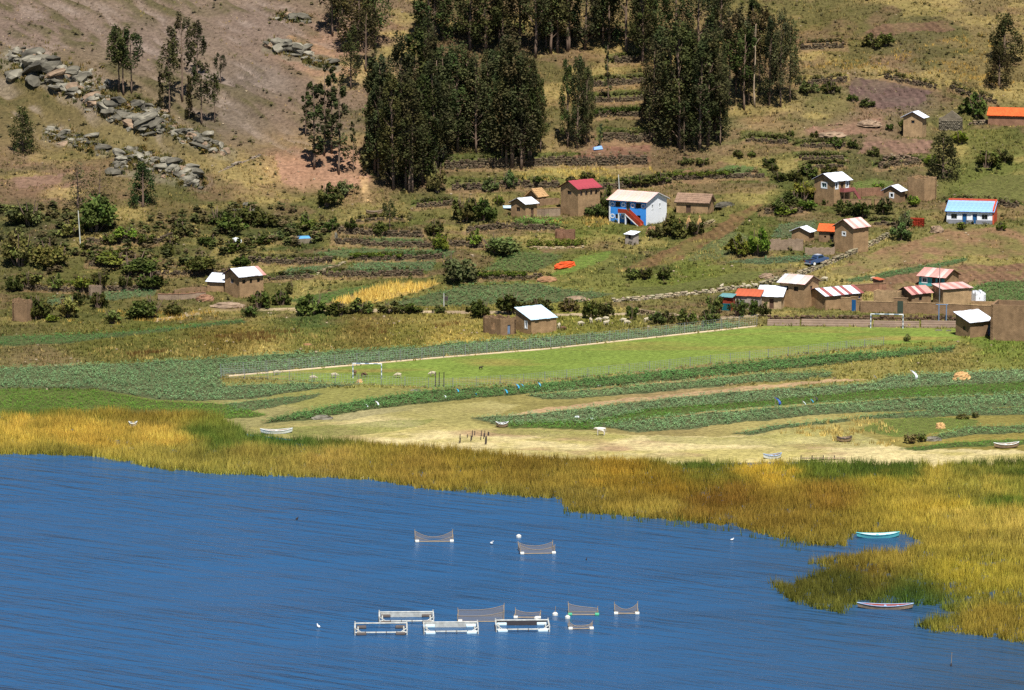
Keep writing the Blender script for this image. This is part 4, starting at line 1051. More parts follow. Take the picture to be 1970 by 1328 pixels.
        if kind == 'sheet':
            for c in S: slab(rb, *[p - Vector((0, 0, 0.02)) for p in c], 0.07)
            ro = part('roof', rb, edge, root)
            for c in S: sheets(ro, *c, sheet)
        else:
            th = 0.22 if kind == 'thatch' else 0.10
            for c in S: slab(rb, *c, th)
            ro = part('roof', rb, sheet, root)
            if kind == 'tile':                      # barrel tile columns
                for c in S:
                    A, B, C, Dd = c; n = max(4, round((B - A).length / 0.28))
                    for i in range(n):
                        p = A.lerp(B, (i + 0.5) / n); r = Dd.lerp(C, (i + 0.5) / n); tb = MB().tube([p, p.lerp(r, 0.34), p.lerp(r, 0.68), r], [0.13, 0.12, 0.125, 0.12], 6)
                        part('tile_column', tb, 'tile_orange', ro)
            else:                                   # uneven straw courses and a ridge roll
                tb = MB()
                for c in S:
                    A, B, C, Dd = c
                    for j in range(5):
                        n = 9
                        for i in range(n):
                            f0, f1 = j / 5, (j + 1) / 5 + 0.05
                            a, b2 = A.lerp(Dd, f0).lerp(B.lerp(C, f0), i / n), A.lerp(Dd, f0).lerp(B.lerp(C, f0), (i + 1) / n)
                            c2, d2 = A.lerp(Dd, min(f1, 1)).lerp(B.lerp(C, min(f1, 1)), (i + 1) / n), A.lerp(Dd, min(f1, 1)).lerp(B.lerp(C, min(f1, 1)), i / n)
                            j1 = Vector((0, 0, 0.05 + 0.10 * hr.random())); tb.poly([a + j1, b2 + j1, c2 + Vector((0, 0, 0.02)), d2 + Vector((0, 0, 0.02))]); tb.poly([a, b2, b2 + j1, a + j1])
                so = part('straw_course', tb, sheet, ro); so['kind'] = 'stuff'
    if extra: extra(root, q)
    return root

# --- the blue and white house with an outside stair
def blue_extra(root, q):
    W, D, h = q['W'], q['D'], q['h']
    pb = MB().box((-0.022, 0.02, -1.0), (-0.004, D - 0.3, h - 0.03))
    # blue paint on the long face, cut round the openings
    ops = [(u * D, s, w, hh) for (f, k_, u, s, w, hh, *_) in BLUE_OPEN if f == 'L']
    fb = MB(); hs = [(u - w / 2, u + w / 2, s + 1.0, s + 1.0 + hh) for u, s, w, hh in ops]
    face_grid(fb, (-0.012, 0.0, -1.0), (0, 1, 0), (0, 0, 1), (-1, 0, 0), D - 0.28, h + 0.98, hs, 0.012)
    part('painted_front', fb, 'paint_blue', root)
    part('corner_pilaster', MB().box((-0.05, D - 0.26, -1.0), (0.1, D + 0.02, h - 0.05)), 'trim_white', root)
    zu, zl = h * 0.80, h * 0.30
    for u, zc in [(0.908, zu), (0.614, zu), (0.36, zu), (0.075, zu), (0.908, zl), (0.63, zl)]:
        yc = u * D; r = 0.46; mb = MB(); n = 8
        ring = lambda rr, rz: [(yc + rr * math.copysign(min(1, abs(math.cos(a)) * 1.25), math.cos(a)), zc + rz * math.copysign(min(1, abs(math.sin(a)) * 1.25), math.sin(a))) for a in [math.pi / 8 + k * math.pi / 4 for k in range(8)]]
        yo = ring(r, 0.42); yi = ring(r - 0.15, 0.26)
        for k in range(8):
            k2 = (k + 1) % 8
            mb.hexa([(-0.055, *yo[k]), (-0.055, *yo[k2]), (-0.055, *yi[k2]), (-0.055, *yi[k]), (-0.014, *yo[k]), (-0.014, *yo[k2]), (-0.014, *yi[k2]), (-0.014, *yi[k])])
        oc = part('painted_surround', mb, 'trim_white', root)
        part('panel', MB().poly([(-0.03, a, b_) for a, b_ in yi]), 'paint_blue_light', oc)
    # stair: landing on two posts, a flight down towards the corner, brick parapets
    out = 1.35; z1 = h * 0.50; ya, yb, y2 = 0.66 * D, 0.45 * D, 0.06 * D
    part('stair_landing', MB().box((-out, yb, z1 - 0.18), (-0.06, ya, z1)), 'trim_white', root)
    for yy in (ya - 0.1, yb + 0.1): part('stair_post', MB().box((-out, yy - 0.1, -0.8), (-out + 0.22, yy + 0.1, z1 - 0.18)), 'trim_white', root)
    part('landing_parapet', MB().box((-out - 0.06, yb, z1 + 0.004), (-out + 0.08, ya + 0.02, z1 + 0.72)), 'brick_red', root)
    for xo in (-out - 0.06, -0.22):
        mb = MB(); mb.hexa([(xo, yb, z1 - 0.25), (xo, y2, -0.35), (xo + 0.14, y2, -0.35), (xo + 0.14, yb, z1 - 0.25), (xo, yb - 0.01, z1 + 0.72), (xo, y2, 0.62), (xo + 0.14, y2, 0.62), (xo + 0.14, yb - 0.01, z1 + 0.72)])
        part('stair_parapet', mb, 'brick_red', root)
        mb = MB(); mb.hexa([(xo - 0.03, yb, z1 - 0.42), (xo - 0.03, y2, -0.5), (xo + 0.17, y2, -0.5), (xo + 0.17, yb, z1 - 0.42), (xo - 0.03, yb, z1 - 0.2), (xo - 0.03, y2, -0.28), (xo + 0.17, y2, -0.28), (xo + 0.17, yb, z1 - 0.2)])
        part('stair_string', mb, 'trim_white', root)
    n = 11
    for i in range(n):
        f = i / n; yy0 = yb + (y2 - yb) * f; yy1 = yb + (y2 - yb) * (f + 1 / n); zz = z1 * (1 - (i + 1) / (n + 1))
        part('stair_step', MB().box((-out + 0.11, min(yy0, yy1), zz - 0.2), (-0.24, max(yy0, yy1), zz)), 'paint_orange', root)
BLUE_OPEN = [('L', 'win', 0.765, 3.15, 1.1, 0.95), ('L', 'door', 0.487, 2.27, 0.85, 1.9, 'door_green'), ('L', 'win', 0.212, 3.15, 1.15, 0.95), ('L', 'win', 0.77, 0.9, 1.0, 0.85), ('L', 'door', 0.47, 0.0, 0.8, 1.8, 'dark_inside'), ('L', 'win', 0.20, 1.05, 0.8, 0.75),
             ('R', 'winw', 0.30, 2.9, 0.55, 0.85), ('R', 'winw', 0.66, 2.9, 0.5, 0.85)]
make_house('blue', 'painted_house', 'two-storey house with blue painted front, white gable and red outside stair', roof='gy', rise=1.35, over=0.45, sheet=['sheet_peach', 'sheet_rose', 'sheet_peach'], wall='plaster_white', openings=BLUE_OPEN, edge='trim_white', extra=blue_extra)

make_house('redtall', 'adobe_house', 'tall adobe house with crimson metal roof beside the blue house', rise=1.25, sheet='sheet_crimson', wall='adobe', openings=[('L', 'win', 0.5, 3.95, 1.2, 0.75), ('R', 'win', 0.15, 3.9, 0.55, 0.95), ('R', 'win', 0.37, 3.9, 0.55, 0.95), ('R', 'win', 0.60, 3.9, 0.55, 0.95), ('R', 'win', 0.82, 3.9, 0.55, 0.95)])
make_house('gable_small', 'adobe_house', 'small gabled adobe house with white sheet roof left of the crimson-roofed house', rise=0.9, sheet='sheet_white', wall='adobe', openings=[('L', 'win', 0.5, 1.1, 1.0, 0.85), ('R', 'door', 0.6, 0, 0.8, 1.8)])
make_house('thatch_hut', 'thatched_hut', 'little hut with golden thatch behind the small gabled adobe house', cat='hut', rise=1.2, over=0.45, sheet='thatch_gold', kind='thatch', wall='adobe_dark')
make_house('thatched', 'thatched_house', 'low adobe house with dark thatched roof right of the blue house', roof='gy', rise=1.35, over=0.35, sheet='thatch', kind='thatch', wall='adobe', openings=[('L', 'door', 0.62, 0, 0.95, 1.6, 'door_wood')])
make_house('outhouse', 'outhouse', 'small grey outhouse with white tin roof below the blue house', cat='outhouse', roof='sx', rise=0.35, over=0.25, sheet='sheet_white', wall='plaster_grey', openings=[('L', 'hole', 0.45, 1.15, 0.6, 0.6)])
make_house('ruin_mid', 'ruined_hut', 'low roofless mud hut on the terrace left of the grey outhouse', cat='ruin', roof=None, wall='adobe_red', closed=False, top_jag=0.5, openings=[('L', 'hole', 0.4, 0.0, 0.7, 1.1)])

def balcony_extra(root, q):
    W, D, h = q['W'], q['D'], q['h']
    part('balcony_floor', MB().box((0.35 * W, -1.1, 2.5), (W, -0.01, 2.64)), 'timber', root)
    part('balcony_parapet', MB().box((0.35 * W, -1.14, 2.644), (W, -1.02, 3.4)), 'sheet_red', root)
    part('balcony_parapet', MB().box((0.35 * W, -1.02, 2.644), (0.35 * W + 0.1, -0.01, 3.4)), 'sheet_red', root)
    mb = MB(); mb.hexa([(W, -1.1, 2.4), (W + 2.0, -1.1, 0.1), (W + 2.0, -0.9, 0.1), (W, -0.9, 2.4), (W, -1.1, 3.4), (W + 2.0, -1.1, 1.0), (W + 2.0, -0.9, 1.0), (W, -0.9, 3.4)])
    part('stair_parapet', mb, 'sheet_red', root)
    for f in (0.37, 0.68, 0.97): part('balcony_post', MB().box((f * W, -1.1, -0.5), (f * W + 0.14, -0.96, 2.5)), 'timber', root)
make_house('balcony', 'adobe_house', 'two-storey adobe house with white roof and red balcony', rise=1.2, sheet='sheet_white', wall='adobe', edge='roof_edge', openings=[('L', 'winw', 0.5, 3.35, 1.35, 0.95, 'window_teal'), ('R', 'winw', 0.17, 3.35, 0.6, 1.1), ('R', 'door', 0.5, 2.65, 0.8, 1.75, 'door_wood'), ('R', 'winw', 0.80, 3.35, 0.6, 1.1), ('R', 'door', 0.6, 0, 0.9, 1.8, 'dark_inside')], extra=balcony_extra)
make_house('small_white', 'adobe_house', 'small adobe house with white roof behind the shrubs of the balcony house', rise=0.9, sheet='sheet_white', wall='adobe_dark', edge='roof_edge', openings=[('L', 'winw', 0.5, 1.0, 0.7, 0.8)])
make_house('tall_ruin', 'ruined_house', 'tall roofless adobe shell beside the dark conifer', cat='ruin', roof=None, wall='adobe', closed=False, top_jag=0.35)

def blueroof_extra(root, q):
    W, D, h = q['W'], q['D'], q['h']
    part('plinth', MB().box((-0.06, 0.02, -1.0), (-0.006, 0.36 * D, 0.75)), 'paint_grey', root)
    for a, b_ in ((0.405, 0.575), (0.66, 0.99)): part('plinth', MB().box((-0.06, a * D, -1.0), (-0.006, b_ * D, 0.75)), 'paint_grey', root)
    part('side_parapet', MB().box((-0.1, -0.3, -1.0), (W + 0.2, -0.03, h + 0.5)).hexa([(0.0, -0.3, h + 0.5), (W + 0.2, -0.3, h + 0.5), (W + 0.2, -0.03, h + 0.5), (0.0, -0.03, h + 0.5), (1.2, -0.3, h + 1.0), (W + 0.2, -0.3, h + 1.75), (W + 0.2, -0.03, h + 1.75), (1.2, -0.03, h + 1.0)]), 'paint_orange', root)
    part('back_parapet', MB().box((W + 0.2, -0.3, -1.0), (W + 0.45, D + 0.3, h + 1.8)), 'paint_orange', root)
make_house('blueroof', 'painted_house', 'long white house with pale blue roof, two blue doors and orange side wall', roof='sx', rise=1.25, over=0.35, sheet='sheet_blue', wall='plaster_white', edge='roof_edge', openings=[('L', 'wing', 0.17, 0.85, 1.1, 1.0), ('L', 'door', 0.385, 0.0, 0.85, 1.9, 'door_blue'), ('L', 'door', 0.61, 0.0, 0.85, 1.9, 'door_blue'), ('L', 'wing', 0.84, 0.85, 1.1, 1.0)], extra=blueroof_extra)

# brick stack: bricks joined, too small to pick apart
q = HOUSES['brickstack']
bs = thing('brick_stack', 'block of stacked red bricks left of the blue-roofed house', 'bricks', q['loc'], q['rot'])
C, S = [], []
for k in range(9):
    for j in range(int(q['D'] / 0.32)):
        for i in range(max(3, int(q['W'] / 0.3))):
            C.append((i * 0.3 + 0.15, j * 0.32 + 0.16, k * 0.18 + 0.05)); S.append((0.27 + 0.03 * hr.random(), 0.29, 0.165))
C, S = np.array(C), np.array(S)
V, F, K = stone_set(C, S, lin((178, 66, 44))[None] * ALB * (0.8 + 0.4 * rng.rand(len(C), 1)), np.zeros(len(C)), 0.05)
link('bricks', np_mesh('bricks', V, F, 'stones', K), bs)['kind'] = 'stuff'

make_house('pinkroof', 'adobe_house', 'two-storey adobe house with faded pink roof above the parked car', rise=1.3, sheet=['sheet_rose', 'sheet_pink', 'sheet_rose'], wall='adobe', openings=[('L', 'winw', 0.5, 3.2, 0.7, 0.55)])
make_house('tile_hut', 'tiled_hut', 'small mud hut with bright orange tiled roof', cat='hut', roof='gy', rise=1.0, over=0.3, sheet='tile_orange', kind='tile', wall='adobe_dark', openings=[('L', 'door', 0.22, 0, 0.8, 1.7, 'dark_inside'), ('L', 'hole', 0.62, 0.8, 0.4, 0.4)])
make_house('white_hut', 'adobe_hut', 'small adobe hut with white roof left of the orange-tiled hut', cat='hut', rise=0.75, sheet='sheet_white', wall='adobe')
make_house('upper_hut', 'adobe_house', 'narrow two-storey adobe hut with white roof, highest on the slope', rise=1.0, over=0.4, sheet='sheet_white', wall='adobe_pale', edge='roof_edge', openings=[('L', 'win', 0.5, 2.75, 0.7, 0.6)])

def stone_hut_extra(root, q):
    W, D, h = q['W'], q['D'], q['h']
    C, S = [], []
    for face in ('L', 'R'):
        Lf = D if face == 'L' else W
        for k in range(int(h / 0.3)):
            for j in range(int(Lf / 0.4)):
                u = (j + 0.5 + 0.3 * (k % 2)) * 0.4
                if u > Lf: continue
                C.append((-0.03, u, k * 0.3 + 0.1) if face == 'L' else (u, -0.03, k * 0.3 + 0.1)); S.append((0.22, 0.38, 0.27) if face == 'L' else (0.38, 0.22, 0.27))
    C, S = np.array(C), np.array(S) * (0.8 + 0.4 * rng.rand(len(S), 1))
    V, F, K = stone_set(C, S, lin((142, 132, 112))[None] * ALB * (0.6 + 0.7 * rng.rand(len(C), 1)), np.zeros(len(C)), 0.15)
    link('stones', np_mesh('stones', V, F, 'stones', K), root)['kind'] = 'stuff'
    part('rear_gable', MB().poly([(W - 0.4, 0.02, h - 0.02), (W - 0.4, D, h - 0.02), (W - 0.4, D * 0.5, h + 1.5)]).poly([(W, 0.02, h - 0.02), (W, D * 0.5, h + 1.5), (W, D, h - 0.02)]).poly([(W - 0.4, 0.02, h), (W - 0.4, D * 0.5, h + 1.5), (W, D * 0.5, h + 1.5), (W, 0.02, h)]).poly([(W - 0.4, D, h), (W, D, h), (W, D * 0.5, h + 1.5), (W - 0.4, D * 0.5, h + 1.5)]), 'fieldstone', root)
make_house('stone_hut', 'stone_hut', 'roofless fieldstone hut with peaked rear gable', cat='ruin', roof=None, wall='fieldstone', closed=False, top_jag=0.2, extra=stone_hut_extra)
make_house('edge_tile', 'tiled_house', 'low house with bright orange roof at the upper right edge', roof='gy', rise=1.3, over=0.3, sheet='tile_orange', kind='tile', wall='adobe_red')

# --- the compound beside the pitch
def teal_extra(root, q):
    D = q['D']; part('gate_panel', MB().box((-0.12, 0.1, -0.2), (-0.03, D - 0.2, 1.25)), 'door_teal', root)
make_house('teal_shed', 'brick_shed', 'little brick shed with teal gate at the left end of the compound', cat='shed', roof='sx', rise=0.3, over=0.25, sheet='sheet_teal', wall='brick_red', edge='door_teal', extra=teal_extra)
make_house('grey_house', 'plastered_house', 'grey and tan plastered house with rusty roof next to the teal gate shed', roof='sx', rise=0.8, over=0.2, sheet='sheet_rust', wall='plaster_grey', openings=[('L', 'wing', 0.72, 0.9, 1.0, 0.8, 'paint_blue_light'), ('L', 'door', 0.14, 0, 0.7, 1.7, 'door_steel')])
make_house('long_white', 'plastered_house', 'low tan house with shining white lean-to roof left of the two-storey adobe house', roof='sx', rise=1.2, over=0.4, sheet='sheet_white', wall='plaster_tan', edge='roof_edge', openings=[('L', 'door', 0.42, 0, 0.8, 1.8, 'door_wood')])
make_house('twostorey', 'adobe_house', 'two-storey adobe house with pale striped roof in the compound', roof='gy', rise=1.1, over=0.4, sheet=['sheet_pale', 'sheet_rose', 'sheet_rose', 'sheet_pale'], wall='adobe', openings=[('L', 'win', 0.72, 2.95, 0.9, 0.85), ('L', 'win', 0.32, 2.95, 0.9, 0.85), ('R', 'win', 0.5, 3.1, 0.7, 0.7)])
make_house('striped', 'adobe_house', 'long adobe house with red and white striped metal roof', roof='gx', rise=1.0, over=0.3, sheet=['sheet_white', 'sheet_red', 'sheet_white', 'sheet_white', 'sheet_red'], wall='adobe', edge='roof_edge', openings=[('R', 'door', 0.55, 0, 0.8, 1.9, 'door_wood'), ('R', 'door', 0.9, 0, 0.9, 2.0, 'door_blue')])
make_house('flat_block', 'adobe_shell', 'roofless adobe block in the middle of the compound', cat='ruin', roof=None, wall='adobe_pale', closed=False, top_jag=0.12)
make_house('redstripe', 'adobe_house', 'adobe house with patchy red and pink roof behind the compound wall', rise=1.0, over=0.3, sheet=['sheet_pink', 'sheet_red', 'sheet_rose', 'sheet_red', 'sheet_pink'], wall='adobe_dark', openings=[('R', 'win', 0.45, 0.9, 0.7, 0.7), ('L', 'hole', 0.4, 1.2, 0.7, 0.3)])
make_house('big_adobe', 'adobe_house', 'big plain adobe house with narrow pinkish roof beside the flag pole', roof='sy', rise=0.5, over=0.25, sheet=['sheet_rose', 'sheet_pink'], wall='adobe_pale')
make_house('white_ruin', 'ruined_gable', 'white plastered ruin with a small dark window at the right end of the compound', cat='ruin', roof=None, wall='plaster_white', closed=False, top_jag=0.7, openings=[('R', 'hole', 0.3, 0.9, 0.5, 0.5)])
def turq_extra(root, q):
    D, h = q['D'], q['h']; fb = MB()
    hs = [(u * D - w / 2, u * D + w / 2, s + 0.8, s + 0.8 + hh) for (f, k_, u, s, w, hh, *_) in TURQ if f == 'L']
    face_grid(fb, (-0.012, 0, -0.8), (0, 1, 0), (0, 0, 1), (-1, 0, 0), D, h + 0.78, hs, 0.012); part('painted_front', fb, 'paint_turquoise', root)
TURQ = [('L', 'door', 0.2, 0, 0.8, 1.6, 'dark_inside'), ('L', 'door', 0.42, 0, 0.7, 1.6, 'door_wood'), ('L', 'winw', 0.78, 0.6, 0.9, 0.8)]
make_house('turquoise', 'painted_house', 'low house with turquoise front and pink-red roof behind the compound', roof='gy', rise=1.1, over=0.4, sheet=['sheet_pink', 'sheet_pink', 'sheet_rose'], wall='adobe', openings=TURQ, extra=turq_extra)
make_house('kiln', 'mud_hut', 'tiny dark mud hut on the rear compound wall', cat='hut', roof='sy', rise=0.25, over=0.2, sheet='sheet_rust', wall='adobe_red')
make_house('edge_shed', 'adobe_house', 'adobe shed with white lean-to roof in front of the tall dark block', roof='sy', rise=1.2, over=0.35, sheet=['sheet_white', 'sheet_white', 'sheet_pale'], wall='adobe_dark', edge='roof_edge', openings=[('L', 'win', 0.4, 1.1, 0.7, 0.7), ('R', 'door', 0.88, 0, 0.75, 1.9, 'door_steel')])
make_house('edge_block', 'adobe_block', 'tall plain dark adobe block at the right edge of the pitch', roof=None, wall='adobe_dark', closed=False, top_jag=0.06)

# --- houses on the left and beside the pitch
make_house('farmhouse', 'adobe_house', 'lone two-storey farmhouse with white roof and one reddish sheet', rise=1.15, over=0.4, sheet=['sheet_white', 'sheet_white', 'sheet_white', 'sheet_white', 'sheet_pale', 'sheet_white', 'sheet_pink'], wall='adobe', edge='roof_edge', openings=[('L', 'wing', 0.5, 2.45, 1.0, 0.75), ('R', 'win', 0.18, 2.5, 0.7, 0.75), ('R', 'win', 0.48, 2.45, 0.55, 0.85), ('R', 'win', 0.79, 2.5, 0.6, 0.75)])
make_house('annex', 'adobe_annex', 'low annex with bright white lean-to roof left of the lone farmhouse', cat='shed', roof='sx', rise=1.0, over=0.3, sheet='sheet_white', wall='adobe', edge='roof_edge')
make_house('pitch_house', 'adobe_house', 'adobe house with pale blue lean-to roof above the pitch', roof='sy', rise=1.5, over=0.2, sheet='sheet_lightblue', wall='adobe', openings=[('L', 'winw', 0.33, 0.9, 0.6, 1.1, 'door_steel')])
make_house('pitch_ruin', 'ruined_house', 'roofless adobe ruin with open window joined to the pale blue-roofed house', cat='ruin', roof=None, wall='adobe_dark', closed=False, top_jag=0.5, openings=[('L', 'hole', 0.42, 0.9, 0.95, 1.1), ('R', 'door', 0.55, 0, 0.7, 1.7, 'door_steel')])
make_house('west_tower', 'ruined_wall', 'tall broken mud wall at the left edge above the west fields', cat='ruin', roof=None, wall='adobe_dark', closed=False, top_jag=0.8)
make_house('west_stub', 'mud_block', 'short weathered mud stub among shrubs in the west', cat='ruin', roof=None, wall='adobe_grey', closed=False, top_jag=0.3)

# --- mud walls of yards
def mud_wall(pts, Hh, label, mat='adobe', cope='adobe_pale', jag=0.06, th=0.38, door=None):
    tx = np.linspace(pts[0][0], pts[-1][0], max(6, int((pts[-1][0] - pts[0][0]) / 6)))
    wx, wy, wz = ground(tx, np.interp(tx, [p[0] for p in pts], [p[1] for p in pts]))
    wz = np.convolve(np.pad(wz, 2, mode='edge'), np.ones(5) / 5, 'valid')
    x0, y0, z0 = float(wx.mean()), float(wy.mean()), float(wz.mean())
    root = thing('mud_wall', label, 'wall', (x0, y0, z0)); root['kind'] = 'thing'
    wb, cb = MB(), MB()
    for i in range(len(wx) - 1):
        a, b = Vector((wx[i] - x0, wy[i] - y0, 0)), Vector((wx[i + 1] - x0, wy[i + 1] - y0, 0)); n = (b - a).cross(Vector((0, 0, 1))).normalized() * (th / 2)
        ta, tb = wz[i] - z0 + Hh + jag * hr.random(), wz[i + 1] - z0 + Hh + jag * hr.random(); lo = min(wz[i], wz[i + 1]) - z0 - 0.8
        P = [a + n, b + n, b - n, a - n]
        wb.hexa([(p.x, p.y, lo) for p in P] + [(P[0].x, P[0].y, ta), (P[1].x, P[1].y, tb), (P[2].x, P[2].y, tb), (P[3].x, P[3].y, ta)])
        if cope:
            P = [a + n * 1.25, b + n * 1.25, b - n * 1.25, a - n * 1.25]
            cb.hexa([(P[0].x, P[0].y, ta + 0.004), (P[1].x, P[1].y, tb + 0.004), (P[2].x, P[2].y, tb + 0.004), (P[3].x, P[3].y, ta + 0.004), (P[0].x, P[0].y, ta + 0.1), (P[1].x, P[1].y, tb + 0.1), (P[2].x, P[2].y, tb + 0.1), (P[3].x, P[3].y, ta + 0.1)])
    part('wall_body', wb, mat, root)
    if cope: part('coping', cb, cope, root)
    if door:
        f, w, hh, mt, lintel = door
        k = f * (len(wx) - 1); i = int(k); a = Vector((wx[i] - x0, wy[i] - y0, 0)); b = Vector((wx[i + 1] - x0, wy[i + 1] - y0, 0)); c = a.lerp(b, k - i); u = (b - a).normalized(); n = u.cross(Vector((0, 0, 1)))
        zz = float(np.interp(k, np.arange(len(wz)), wz)) - z0
        def bx(u0, u1, n0, n1, z0_, z1_): return MB().hexa([tuple(c + u * p + n * q_ + Vector((0, 0, z_))) for z_ in (z0_, z1_) for p, q_ in ((u0, n0), (u1, n0), (u1, n1), (u0, n1))])
        part('door_surround', bx(-w * 0.5 - lintel, w * 0.5 + lintel, -th * 0.55, th * 0.62, -0.6, hh + 0.45).hexa([tuple(v) for v in bx(-w * 0.5 - lintel - 0.15, w * 0.5 + lintel + 0.15, -th * 0.7, th * 0.75, hh + 0.454, hh + 0.56).v]), mat, root)
        part('door', bx(-w / 2, w / 2, th * 0.6, th * 0.72, -0.3, hh), mt, root)
    return root
mud_wall([(1655, 601), (1700, 602), (1735, 603), (1800, 605), (1912, 610)], 1.9, 'long low mud wall with dark gate along the front of the compound', 'adobe_dark', 'adobe_pale', door=(0.30, 1.0, 2.2, 'door_green', 0.7))
mud_wall([(1618, 597), (1640, 598), (1656, 600)], 2.2, 'short mud wall with blue door beside the striped-roof house', 'adobe', 'adobe_pale', door=(0.68, 0.8, 2.0, 'door_blue', 0.15))
mud_wall([(1636, 562), (1668, 560), (1704, 558)], 1.2, 'rear mud wall of the compound below the tiny mud hut', 'adobe_red', 'adobe_dark')
mud_wall([(1868, 588), (1900, 589), (1916, 590)], 0.8, 'stub of mud wall beside the white ruin', 'adobe', None)
mud_wall([(304, 577), (340, 577), (396, 573)], 0.95, 'low mud yard wall left of the lone farmhouse', 'adobe_grey', 'adobe_red', 0.12)
mud_wall([(335, 566), (365, 562), (400, 560)], 0.7, 'dark inner yard wall behind the annex', 'adobe_dark', None, 0.2)
mud_wall([(1612, 402), (1640, 402), (1676, 401)], 1.7, 'mud yard wall in front of the balcony house', 'adobe', 'adobe_dark')
mud_wall([(1682, 400), (1700, 399), (1716, 397)], 1.5, 'mud wall between the balcony house yard and the small white-roofed house', 'adobe', 'adobe_dark')
mud_wall([(1650, 378), (1680, 376), (1700, 375)], 1.5, 'rear mud yard wall of the balcony house', 'adobe_red', None)
mud_wall([(1480, 482), (1510, 481), (1545, 482)], 1.8, 'broken mud yard wall left of the two small huts', 'adobe_grey', None, 0.5)
mud_wall([(1548, 490), (1580, 490), (1606, 489)], 1.1, 'low broken yard wall behind the parked car', 'adobe_grey', None, 0.4)
mud_wall([(1013, 418), (1045, 417), (1078, 415)], 1.5, 'mud yard wall joining the small gabled house to the crimson-roofed one', 'adobe_grey', 'adobe')
mud_wall([(1030, 396), (1060, 394), (1076, 393)], 1.1, 'rear yard wall behind the small gabled adobe house', 'adobe_dark', None, 0.2)
# ------------------------------------------------------------------ trees and shrubs
def leaf_faces(C, R, n, size, rs, col, droop=0.35, shell=0.55):
    """leaf clumps: ellipsoids C (k,3), R (k,3), n faces each; returns V, F, colours.  Leaves sit mostly near each clump's outside."""
    k = len(C); N = k * n
    d = rs.randn(N, 3); d /= np.linalg.norm(d, axis=1)[:, None]
    r = shell + (1 - shell) * rs.rand(N, 1)
    r = np.where(rs.rand(N, 1) < 0.12, r * 1.22, r)
    P = np.repeat(C, n, 0) + d * r * np.repeat(R, n, 0)
    a = rs.rand(N) * 6.283; el = -droop + (rs.rand(N) - 0.5) * 1.5
    u = np.stack([np.cos(a) * np.cos(el), np.sin(a) * np.cos(el), np.sin(el)], -1)
    w = np.cross(u, d + 0.6 * rs.randn(N, 3)); w /= np.linalg.norm(w, axis=1)[:, None] + 1e-6
    L = size * (0.6 + 0.8 * rs.rand(N, 1)); Wd = L * (0.42 + 0.25 * rs.rand(N, 1))
    V = np.empty((N, 4, 3)); V[:, 0] = P - u * L * 0.5; V[:, 1] = P + w * Wd * 0.5; V[:, 2] = P + u * L * 0.5; V[:, 3] = P - w * Wd * 0.5
    ck = np.repeat(col[None] * (0.6 + 0.8 * rs.rand(k, 1)) * (1 + 0.2 * (rs.rand(k, 3) - 0.5)), n, 0) * (0.8 + 0.4 * rs.rand(N, 1))
    return V.reshape(-1, 3), np.arange(N * 4).reshape(-1, 4), np.repeat(ck, 4, 0)

plain('bark', (118, 98, 82), 0.95, 0.3, 1.5); plain('bark_pale', (166, 146, 122), 0.9, 0.25, 1.5)

def make_tree(seed, h, base, width, nclump, nleaf, leaf=0.5, style='full', trunk_r=0.24, lean=0.03, col=(70, 72, 44)):
    """a tree h tall: bare stem up to base*h, then a crown `width` wide. Returns (trunk mesh, crown mesh)."""
    rs = np.random.RandomState(seed); rr = random.Random(seed)
    n = 9; px, py = [0.0], [0.0]
    for i in range(n): px.append(px[-1] + rr.gauss(0, lean) * h / n); py.append(py[-1] + rr.gauss(0, lean) * h / n)
    stem = [Vector((px[i], py[i], h * 0.96 * i / n - (0.6 if i == 0 else 0))) for i in range(n + 1)]
    tb = MB().tube(stem, [trunk_r * (1 - 0.86 * i / n) + 0.02 for i in range(n + 1)], 7)
    def on_stem(f):
        k = min(max(f, 0), 0.999) * n; i = int(k); return stem[i].lerp(stem[i + 1], k - i)
    C, R = [], []
    for j in range(nclump):
        f = base + (1 - base) * ((j + rr.random()) / nclump)
        s = (f - base) / (1 - base)
        if style == 'full': prof = (0.55 + 0.75 * math.sin(math.pi * min(1, s * 0.86 + 0.12))) * (1 - 0.55 * s)
        elif style == 'column': prof = 0.85 - 0.45 * s
        elif style == 'top': prof = 0.9 * math.sin(math.pi * (0.15 + 0.75 * s)) + 0.15
        else: prof = math.sqrt(max(0.05, 1 - (2 * s - 1) ** 2))
        rad = width * 0.5 * prof * (0.35 + 0.65 * math.sqrt(rr.random())); a = rr.random() * 6.283
        p = on_stem(f); c = Vector((p.x + rad * math.cos(a), p.y + rad * math.sin(a), f * h + rr.gauss(0, 0.02) * h))
        sz = width * (0.11 + 0.12 * rr.random()) * (1.1 - 0.4 * s)
        C.append(c); R.append((sz, sz, sz * (1.4 + 1.1 * rr.random())))
        if rr.random() < 0.6:
            q = on_stem(max(0.05, f - 0.05 - 0.08 * rr.random())); m_ = q.lerp(c, 0.55) + Vector((0, 0, 0.02 * h * (rr.random() - 0.2)))
            tb.tube([q, m_, c], [trunk_r * 0.34 * (1.1 - 0.6 * s), trunk_r * 0.2, 0.02], 4, False)
    V, F, K = leaf_faces(np.array([tuple(c) for c in C]), np.array(R), nleaf, leaf, rs, lin(col))
    return tb.mesh('trunk', 'bark', True), np_mesh('crown', V, F, 'leaves', K)

